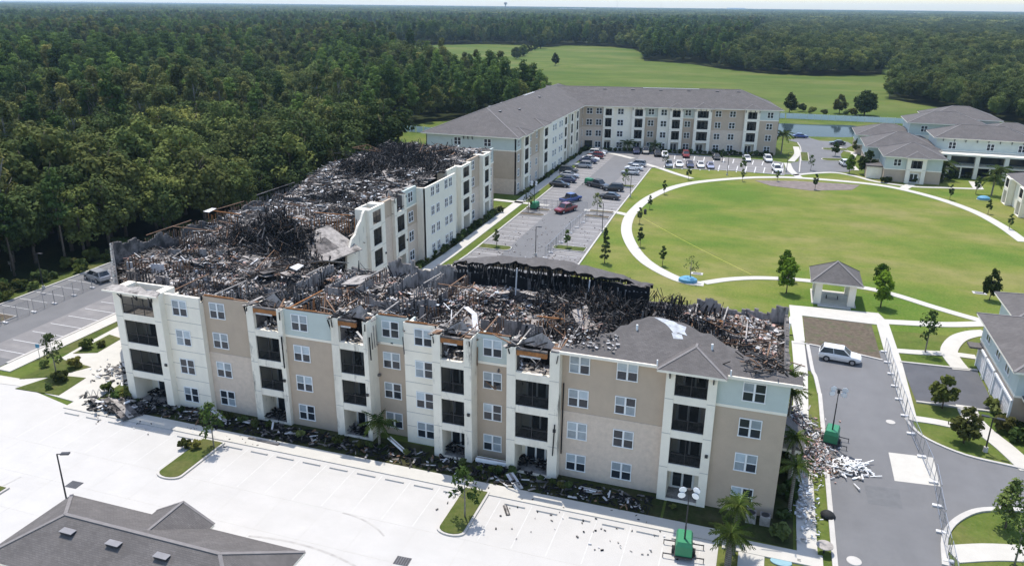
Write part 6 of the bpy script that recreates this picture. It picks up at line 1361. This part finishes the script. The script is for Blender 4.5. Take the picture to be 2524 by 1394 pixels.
for px, kd, pt, lb in (((1568, 378), 'suv', 'navy', 'navy car with a bright windscreen by the intact building porch'), ((1591, 378), 'suv', 'beige', 'beige boxy car by the intact building'), ((1620, 384), 'suv', 'black', 'black car beside a white car at the intact building'), ((1638, 386), 'sedan', 'white', 'white car beside the black car at the intact building'), ((1690, 387), 'suv', 'red', 'dark red car before the wide porch tower of the intact building'),
                       ((1765, 392), 'sedan', 'darkgrey', 'dark sedan parked alone in the far bays'), ((1840, 396), 'sedan', 'white', 'white sedan before the last porch tower of the intact building'), ((1892, 398), 'suv', 'white', 'white rounded car in the last far bay'),
                       ((1648, 411), 'suv', 'silver', 'pale car at the left end of the lawn-edge bays'), ((1673, 410), 'sedan', 'white', 'white car second along the lawn-edge bays'), ((1700, 411), 'sedan', 'navy', 'dark car with a bright windscreen in the lawn-edge bays'), ((1726, 412), 'sedan', 'white', 'white car between the dark and lavender ones in the lawn-edge bays'), ((1750, 414), 'sedan', 'lavender', 'lavender-grey car in the lawn-edge bays'), ((1914, 423), 'suv', 'white', 'white van-like car at the right end of the lawn-edge bays')): car(G(*px), NR, kd, pt, lb)
car(G(1973, 340), R(12), 'sedan', 'blue', 'blue sedan on the drive by the pond'); car(G(2063, 357), R(186), 'sedan', 'black', 'long black sedan near the clubhouse drive island'); car(G(2080, 408), R(100), 'suv', 'white', 'white car half hidden behind the yellow-green tree')

# ------------------------------------------------------------------ light towers, lamps, fences
def light_tower(p, rz, h, label, up=True):
    t = thing('light_tower', label, 'light tower', (p[0], p[1], 0.01), rz); mb = MB()
    pts = [(-.95, -.62), (.95, -.62), (.95, .62), (-.95, .62)]
    mb.v = [(x, y, .45) for x, y in pts]+[(x, y, 1.25) for x, y in pts]+[(x*.86, y*.8, 1.6) for x, y in pts]; mi = mb.slot('light_green_paint')
    for o_ in (0, 4):
        for k in range(4): j = (k+1) % 4; mb.f.append((o_+k, o_+j, o_+j+4, o_+k+4)); mb.m.append(mi)
    mb.f += [(8, 9, 10, 11), (3, 2, 1, 0)]; mb.m += [mi, mi]; sub('generator_body', mb.mesh('generator_body'), t)
    mb = MB(); mb.box(-1.05, 1.05, -.68, .68, .32, .45, 'dark_metal'); mb.bar((.95, 0, .4), (2.0, 0, .38), .1, .1, 'dark_metal'); sub('trailer_frame', mb.mesh('trailer_frame'), t)
    w = MB(); w.tube([(0, -.1, 0), (0, .1, 0)], [.32, .32], 'rubber', 14); wm = w.mesh('wheel'); rm = MB(); rm.tube([(0, -.11, 0), (0, .11, 0)], [.17, .17], 'rim', 8); rm = rm.mesh('rim')
    for s in (-1, 1): a = sub('wheel', wm, t, (-.1, s*.78, .32)); sub('rim', rm, a)
    o = MB()
    for sx in (-1, 1):
        for sy in (-1, 1): o.bar((sx*.8, sy*.6, .4), (sx*.8, sy*1.5, .4), .07, .07, 'dark_metal'); o.bar((sx*.8, sy*1.5, .45), (sx*.8, sy*1.5, .02), .06, .06, 'dark_metal')
    sub('outriggers', o.mesh('outriggers'), t)
    if not up: return t
    mb = MB(); mb.bar((-.3, 0, 1.4), (-.3, 0, h*.45), .13, .13, 'dark_metal'); mb.bar((-.3, 0, h*.42), (-.3, 0, h*.75), .1, .1, 'dark_metal'); mb.bar((-.3, 0, h*.72), (-.3, 0, h), .07, .07, 'dark_metal'); mb.bar((-.3, -.6, h), (-.3, .6, h), .06, .06, 'dark_metal'); mb.box(-.45, -.15, -.12, .12, h-.35, h+.05, 'dark_metal'); sub('mast', mb.mesh('mast'), t)
    l = MB(); l.tube([(0, 0, -.12), (0, 0, .02), (0, 0, .12)], [.12, .24, .30], 'dark_metal', 12); l.tube([(0, 0, .121), (0, 0, .15)], [.29, .27], 'lamp_lens', 12); lm = l.mesh('lamp_head')
    for y, z in ((-.55, .18), (-.5, -.32), (.5, .1), (.55, -.38)): a = sub('lamp_head', lm, t, (-.42, y, h+z)); a.rotation_euler = (R(100), 0, -rz+(.25 if y > 0 else -.25))
    return t
light_tower((50.3, -7.2), R(95), 5.9, 'green light tower with four raised lamps in the pale car park'); light_tower(G(2047, 1090), R(80), 5.8, 'green light tower with raised lamps on the road kerb beside the rubble')
light_tower(G(1318, 516), R(80), 5.6, 'green light tower at the end of the path to the rear wing'); light_tower(G(1452, 456), R(-28), 3, 'green generator trailer hitched behind the dark pickup', up=False)
def lamp_post(p, h, arms, label, rz=0.0, group=None):
    t = thing('lamp_post', label, 'lamp post', (p[0], p[1], 0), rz, group); mb = MB(); mb.tube([(0, 0, 0), (0, 0, .5)], [.22, .2], 'kerb', 10); mb.tube([(0, 0, .4), (0, 0, h)], [.075, .055], 'dark_metal', 8); sub('pole', mb.mesh('pole'), t)
    for k in range(arms):
        a = MB(); a.box(0, .35, -.03, .03, -.04, .02, 'dark_metal'); a.box(.3, .95, -.17, .17, -.03, .07, 'dark_metal'); a.box(.36, .9, -.13, .13, -.045, -.031, 'lamp_lens'); sub('lamp_head', a.mesh('lamp_head'), t, (0, 0, h), math.pi*k)
    return t
q = G(140, 1118, 6.2); lamp_post((q.x, q.y), 6.2, 1, 'dark single-arm lamp post behind the garage roof', R(22))
lamp_post(G(108, 712), 5.4, 1, 'dark lamp post at the wood side of the west car park', R(0)); lamp_post(G(1320, 630), 5.0, 1, 'lamp post in the aisle behind the charred roof edge', R(0)); lamp_post(G(1484, 572), 5.4, 1, 'lamp post on the lawn kerb near the tall narrow tree', R(180)); lamp_post(G(1553, 486), 5.2, 1, 'lamp post on the lawn kerb by the dark grey sedan', R(180)); lamp_post(G(1792, 432), 5.0, 1, 'lamp post behind the lawn-edge bays', R(90))
lamp_post(G(2428, 1112), 3.6, 2, 'twin-arm lamp post on the curved verge by the road', R(-10)); lamp_post(G(1938, 424), 5.0, 1, 'lamp post where the path meets the drive', R(0))
# site fence: panels standing in concrete feet
def fence_panel_mesh(w=3.4, h=1.9):
    m = MB(); m.poly([(0, 0, .15), (w, 0, .15), (w, 0, h), (0, 0, h)], 'wire_mesh')
    for x in (0.02, w/2, w-.02): m.bar((x, 0, 0), (x, 0, h), .04, .04, 'rim')
    for z in (.15, h): m.bar((0, 0, z), (w, 0, z), .04, .04, 'rim')
    return m.mesh('fence_panel')
FPM = fence_panel_mesh(); fo = MB(); fo.box(-.38, .38, -.16, .16, 0, .16, 'pale_scrap'); fo = fo.mesh('foot')
def site_fence(pts, label, group):
    k = 0
    for a, b in zip(pts, pts[1:]):
        a = Vector((a[0], a[1], .015)); b = Vector((b[0], b[1], .015)); d = b-a; n = max(1, round(d.length/3.5)); rz = math.atan2(d.y, d.x)
        for j in range(n):
            t = thing('site_fence_panel', label, 'fence panel', a+d*(j/n), rz+random.uniform(-.03, .03), group); sub('mesh_panel', FPM, t, (0, 0, .02)); sub('foot', fo, t, (0, 0, 0), R(90))
site_fence([(69.1, 38.2), (69.2, 25.4), (69.4, 18), (70.1, 9.5), (69.5, 2), (69.2, -9)], 'grey mesh fence panel on a concrete foot along the asphalt road', 'site fence along the road')
site_fence([(-38.6, -8), (-38.2, 6), (-37.6, 14), (-37.8, 24), (-38.5, 36)], 'mesh fence panel on a concrete foot in the west car park', 'site fence in the west car park')
site_fence([(20.1, 60), (20.3, 76), (21.0, 88)], 'mesh fence panel on a concrete foot in the courtyard car park', 'site fence in the courtyard')
site_fence([(8.0, 91.5), (13.5, 92), (19, 92.5)], 'mesh fence panel across the courtyard aisle', 'site fence across the aisle')
# bits and pieces
def cover(p, r, label, sx=1.3): 
    t = thing('round_cover', label, 'cover', (p[0], p[1], 0)); m = MB(); m.tube([(0, 0, 0), (0, 0, .5), (0, 0, .8)], [r, r*.96, r*.55], 'blue_tarp', 18); o = sub('canopy', m.mesh('canopy'), t); m = MB(); m.tube([(0, 0, -.02), (0, 0, .1)], [r*1.05, r*1.05], 'kerb', 18); sub('ring', m.mesh('ring'), t); t.scale = (sx, 1, 1)
cover(G(1695, 694), 1.1, 'round blue cover on the lawn just behind the burned building'); cover(G(2424, 492), 1.0, 'round blue cover on the grass before the cream porch house'); disc('utility_cover', G(1925, 1384), 0.5, 'blue_lid', 'flat blue-grey utility lid in the grass by the corner walk', 'lid', 0.06, 1.6)
t = thing('bicycle_rack', 'wavy metal bicycle rack on the west walk', 'bicycle rack', G(250, 975), R(35)); 
m = MB(); pts = []
for k in range(40): x = k*0.07; pts.append((x-1.4, 0, .45+.38*math.sin(k*.78)))
m.tube(pts, [.03]*40, 'rim', 6); sub('hoops', m.mesh('hoops'), t); m = MB(); m.tube([(-1.4, 0, 0), (-1.4, 0, .5)], [.03, .03], 'rim', 6); m.tube([(1.33, 0, 0), (1.33, 0, .5)], [.03, .03], 'rim', 6); sub('posts', m.mesh('posts'), t)
def sign_post(p, label, m='white_trim', h=2.0):
    t = thing('sign_post', label, 'sign', (p[0], p[1], 0), R(20)); a = MB(); a.tube([(0, 0, 0), (0, 0, h)], [.03, .03], 'rim', 6); sub('pole', a.mesh('pole'), t); a = MB(); a.box(-.22, .22, -.04, -.02, h-.5, h, m); sub('plate', a.mesh('plate'), t)
sign_post(G(28, 668), 'small sign on the mulch island of the west car park', 'grey_board', 1.6); sign_post(G(98, 880), 'small sign at the accessible bay of the west car park', 'blue_tarp', 1.7)
t = thing('waste_bin', 'dark waste bin beside the junction of the ring path', 'bin', G(1590, 527)); a = MB(); a.tube([(0, 0, 0), (0, 0, .85), (0, 0, .95)], [.28, .3, .2], 'dark_metal', 12); sub('barrel', a.mesh('barrel'), t); a = MB(); a.tube([(0, 0, .96), (0, 0, 1.0)], [.12, .12], 'rubber', 10); sub('lid', a.mesh('lid'), t)
t = thing('waste_bag', 'black rubbish bag on the grass strip beside the road kerb', 'bag', G(2040, 1272)); r = np.random.default_rng(9); a = MB(); a.tube([(0, 0, 0), (0, 0, .15), (.03, 0, .4), (.05, .02, .52)], [.5, .62, .42, .08], 'rubber', 12); sub('sack', a.mesh('sack', True), t)
t = thing('round_table', 'grey round table with a post on the grass by the corner walk', 'table', G(2030, 1362)); a = MB(); a.tube([(0, 0, .7), (0, 0, .76)], [.62, .62], 'grey_board', 18); sub('top', a.mesh('top'), t); a = MB(); a.tube([(0, 0, 0), (0, 0, .7)], [.06, .05], 'dark_metal', 8); sub('leg', a.mesh('leg'), t)
a = MB(); q0 = G(1565, 535); q1 = G(1850, 687)
for k in range(24):
    u = q0.lerp(q1, k/24); v = q0.lerp(q1, (k+1)/24); a.bar((u.x, u.y, .75-.25*math.sin(math.pi*k/24)), (v.x, v.y, .75-.25*math.sin(math.pi*(k+1)/24)), .035, .02, 'tape_yellow' if 'tape_yellow' in MATS else 'paint')
tag(link('caution_tape', a.mesh('caution_tape')), 'yellow caution tape strung across the lawn', 'tape')
for k in range(2):
    t = thing('condenser_unit', 'grey air-conditioning unit at the foot of the east corner of the facade', 'air conditioner', (55.0+1.1*k, -1.3, 0), 0, 'condensers at the facade'); a = MB(); a.box(-.4, .4, -.4, .4, 0, .8, 'grey_board'); sub('casing', a.mesh('casing'), t); a = MB(); a.tube([(0, 0, .8), (0, 0, .83)], [.32, .32], 'dark_metal', 14); sub('fan_grille', a.mesh('fan_grille'), t)

# ------------------------------------------------------------------ rubble on the ground
def rubble(name, label, n, fx, fz, mats, probs, seed, lmin=.2, lmax=1.4, w=(.05, .4), el=.25):
    r = np.random.default_rng(seed); P = fx(r, n); a = r.uniform(0, 6.28, n); e = r.normal(0, el, n); D = np.stack([np.cos(a)*np.cos(e), np.sin(a)*np.cos(e), np.sin(e)], 1); L = r.uniform(lmin, lmax, n)
    C = np.stack([P[:, 0], P[:, 1], .08+fz(P[:, 0], P[:, 1])*r.uniform(.3, 1, n)+np.abs(np.sin(e))*L*.4], 1)
    V = bars_np(C, D, L, r.uniform(w[0], w[1], n), r.uniform(.03, .12, n)); o = link(name, quads_mesh(name, V, mats, np.repeat(r.choice(len(mats), n, p=probs), 6))); tag(o, label, 'rubble', kind='stuff'); return o
def strip(x0, x1, y0, y1): return lambda r, n: np.stack([r.uniform(x0, x1, n), r.uniform(y0, y1, n)], 1)
def blob(cx, cy, sx, sy): return lambda r, n: np.stack([r.normal(cx, sx, n), r.normal(cy, sy, n)], 1)
flat = lambda x, y: np.full(len(x), .15)
rubble('facade_rubble', 'charred scraps littering the shaded strip under the burned facade', 1100, strip(-9, 47, -3.3, -.9), flat, ['char', 'scorched', 'grey_board', 'pale_scrap', 'brown_wood'], [.62, .24, .05, .05, .04], 51, .12, .9, (.04, .2))
rubble('porch_rubble', 'black debris piled on the ground-floor porches', 420, lambda r, n: np.stack([r.choice([-4.5, 9.6, 18.6, 28.8, 36.2], n)+r.uniform(-1.6, 1.6, n), r.uniform(-.2, 1.3, n)], 1), lambda x, y: np.full(len(x), .5), ['char', 'scorched', 'grey_board'], [.75, .2, .05], 52, .15, .8, (.04, .2))
rubble('walk_litter', 'scraps scattered over the pale walk and parking bays', 130, lambda r, n: np.stack([np.concatenate([r.uniform(30, 50, n-50), r.uniform(-9, 12, 50)]), np.concatenate([r.normal(-6.2, 2.0, n-50), r.normal(-4.6, .8, 50)])], 1), lambda x, y: np.zeros(len(x)), ['char', 'scorched', 'grey_board', 'pale_scrap'], [.3, .3, .2, .2], 53, .05, .26, (.03, .13), .05)
rubble('corner_rubble', 'sheets of roofing and siding fallen at the west corner of the burned building', 260, blob(-7.4, -3.2, 1.6, .7), lambda x, y: .5*np.exp(-((x+7.4)/2)**2), ['char', 'scorched', 'grey_board', 'pale_scrap', 'membrane'], [.40, .3, .16, .08, .06], 54, .25, 1.3, (.1, .5))
rubble('entry_rubble', 'pale rubble heaped at the west entry canopy', 200, blob(-12.6, 3.6, 1.5, 1.4), lambda x, y: .7*np.exp(-((x+12.6)/2)**2-((y-3.6)/2)**2), ['pale_scrap', 'grey_board', 'scorched', 'membrane', 'char'], [.2, .3, .3, .04, .16], 55, .12, .7, (.05, .25))
rubble('roadside_rubble', 'large heap of torn boards and siding spilling from the building across the walk', 1300, blob(60.2, 11.6, .85, 2.2), lambda x, y: .9*np.exp(-((x-59.6)/1.6)**2-((y-11)/4)**2), ['pale_scrap', 'grey_board', 'pink_scrap', 'membrane', 'scorched', 'brown_wood'], [.24, .26, .18, .06, .18, .08], 56, .06, .45, (.03, .13))
rubble('white_rubble', 'bright white tangle of broken panels lying on the road edge', 190, blob(63.2, 9.3, .9, .75), lambda x, y: .5*np.exp(-((x-63.2)/1.3)**2-((y-9.3)/1.2)**2), ['white_trim', 'pale_scrap', 'grey_board', 'scorched'], [.4, .3, .15, .15], 57, .3, 1.3, (.05, .16), .12)
rubble('shade_rubble', 'pale boards strewn on the walk along the shaded east end', 130, blob(59.3, 2.5, .5, 2.6), lambda x, y: np.full(len(x), .2), ['pale_scrap', 'grey_board', 'membrane'], [.45, .3, .25], 58, .1, .5, (.04, .18))
rubble('canopy_rubble', 'broken boards and posts around the fallen east canopy', 420, blob(58.6, 13.5, .7, 2.4), lambda x, y: np.full(len(x), 1.2), ['pale_scrap', 'scorched', 'grey_board', 'pink_scrap', 'char'], [.3, .2, .25, .15, .1], 59, .2, 1.2, (.04, .18), .5)
rubble('courtyard_rubble', 'scraps scattered over the courtyard parking bays', 260, lambda r, n: np.stack([r.uniform(8, 26, n), 57+np.abs(r.normal(0, 16, n))], 1), lambda x, y: np.zeros(len(x)), ['scorched', 'grey_board', 'pale_scrap', 'brown_wood'], [.3, .3, .25, .15], 60, .06, .3, (.03, .15), .05)
def fallen(name, label, p, q, w, m, th=.08): 
    a = MB(); a.bar(p, q, w, th, m); a.bar((p[0], p[1], p[2]+.05), (q[0], q[1], q[2]+.07), w*.3, th, 'grey_board'); tag(link(name, a.mesh(name)), label, 'debris')
fallen('fallen_sheet', 'long pale gutter piece leaning in the strip left of the second porch tower', (2.4, -1.0, .7), (5.6, -2.4, .15), .45, 'pale_scrap'); fallen('fallen_sheet', 'pale oval panel lying under the stone-faced bay', (5.9, -1.5, .35), (7.6, -1.6, .3), .5, 'pale_scrap')
fallen('fallen_beam', 'long white beam lying between the two right-hand burned porch towers', (31.0, -.7, .5), (34.2, -.6, .45), .5, 'white_trim', .3); fallen('fallen_sheet', 'bent pale sheet on the shaded grass before the stone-faced bay', (34.6, -2.0, .5), (36.0, -3.4, .1), .7, 'pale_scrap'); fallen('fallen_beam', 'white strip lying in the grass under the two-window stone bay', (40.8, -1.6, .2), (42.8, -1.7, .2), .35, 'white_trim')
fallen('fallen_gutter', 'curled white gutter on the ground by the small feathery palm', (22.2, -.6, .9), (24.8, -1.8, .2), .4, 'white_trim'); fallen('fallen_board', 'grey board on the parking bay past the right grass island', (35.5, -5.9, .03), (36.2, -7.1, .03), .35, 'scorched'); fallen('fallen_board', 'dark board lying across the front walk', (9.0, -3.9, .14), (12.4, -4.0, .14), .3, 'scorched'); fallen('fallen_sheet', 'large dark roofing sheet sagging over the walk at the west corner', (-8.6, -2.6, .8), (-4.2, -4.6, .2), 1.6, 'scorched')

# ------------------------------------------------------------------ things on the horizon
def far_shed(px, w, h, label, depth=60):
    p = G(*px); t = thing('warehouse', label, 'warehouse', (p.x, p.y, 0), YAW*-1); a = MB(); a.box(-w/2, w/2, 0, depth, 0, h, 'white_trim'); sub('wall', a.mesh('wall'), t); a = MB(); a.box(-w/2-1, w/2+1, -1, depth+1, h, h+1, 'pale_scrap'); sub('roof', a.mesh('roof'), t)
far_shed((1410, 31), 150, 19, 'long white building near the horizon above the field'); far_shed((1440, 33), 60, 16, 'small white building beside the long one on the horizon'); far_shed((2260, 41), 70, 17, 'white building among the distant trees on the right'); far_shed((2480, 44), 130, 16, 'row of white roofs among the distant trees at the right end'); far_shed((2440, 43), 50, 15, 'smaller white roof left of the row of white roofs'); far_shed((1815, 27), 160, 24, 'pale wide block breaking the skyline')
p = G(1246, 30); t = thing('water_tower', 'water tower rising over the distant forest', 'water tower', (p.x, p.y, 0)); a = MB(); a.tube([(0, 0, 0), (0, 0, 38)], [3, 2.5], 'grey_board', 10); sub('column', a.mesh('column'), t); a = MB(); a.tube([(0, 0, 36), (0, 0, 40), (0, 0, 46), (0, 0, 50)], [3, 9, 9, 3], 'grey_board', 16); sub('tank', a.mesh('tank', True), t)
for px, lb in (((1628, 32), 'thin radio mast on the skyline above the intact building'), ((1520, 34), 'short radio mast over the distant trees')): p = G(*px); t = thing('radio_mast', lb, 'mast', (p.x, p.y, 0)); a = MB(); a.tube([(0, 0, 0), (0, 0, 60)], [1.0, .5], 'pale_scrap', 6); sub('pole', a.mesh('pole'), t)

# ------------------------------------------------------------------ haze
a = MB(); a.box(-9500, 9500, -300, 8600, -3.0, 75, 'char'); me = a.mesh('haze'); me.materials.clear()
hm = bpy.data.materials.new('haze'); hm.use_nodes = True; hn = hm.node_tree; hn.nodes.remove(hn.nodes['Principled BSDF'])
pv = hn.nodes.new('ShaderNodeVolumePrincipled'); pv.inputs['Color'].default_value = (0.55, 0.78, 1.0, 1); pv.inputs['Density'].default_value = 0.00008; pv.inputs['Anisotropy'].default_value = 0.2
hn.links.new(pv.outputs[0], hn.nodes['Material Output'].inputs['Volume']); me.materials.append(hm)
o = bpy.data.objects.new('haze', me); COL.objects.link(o); tag(o, 'thin bluish haze over the whole landscape', 'haze', kind='stuff')
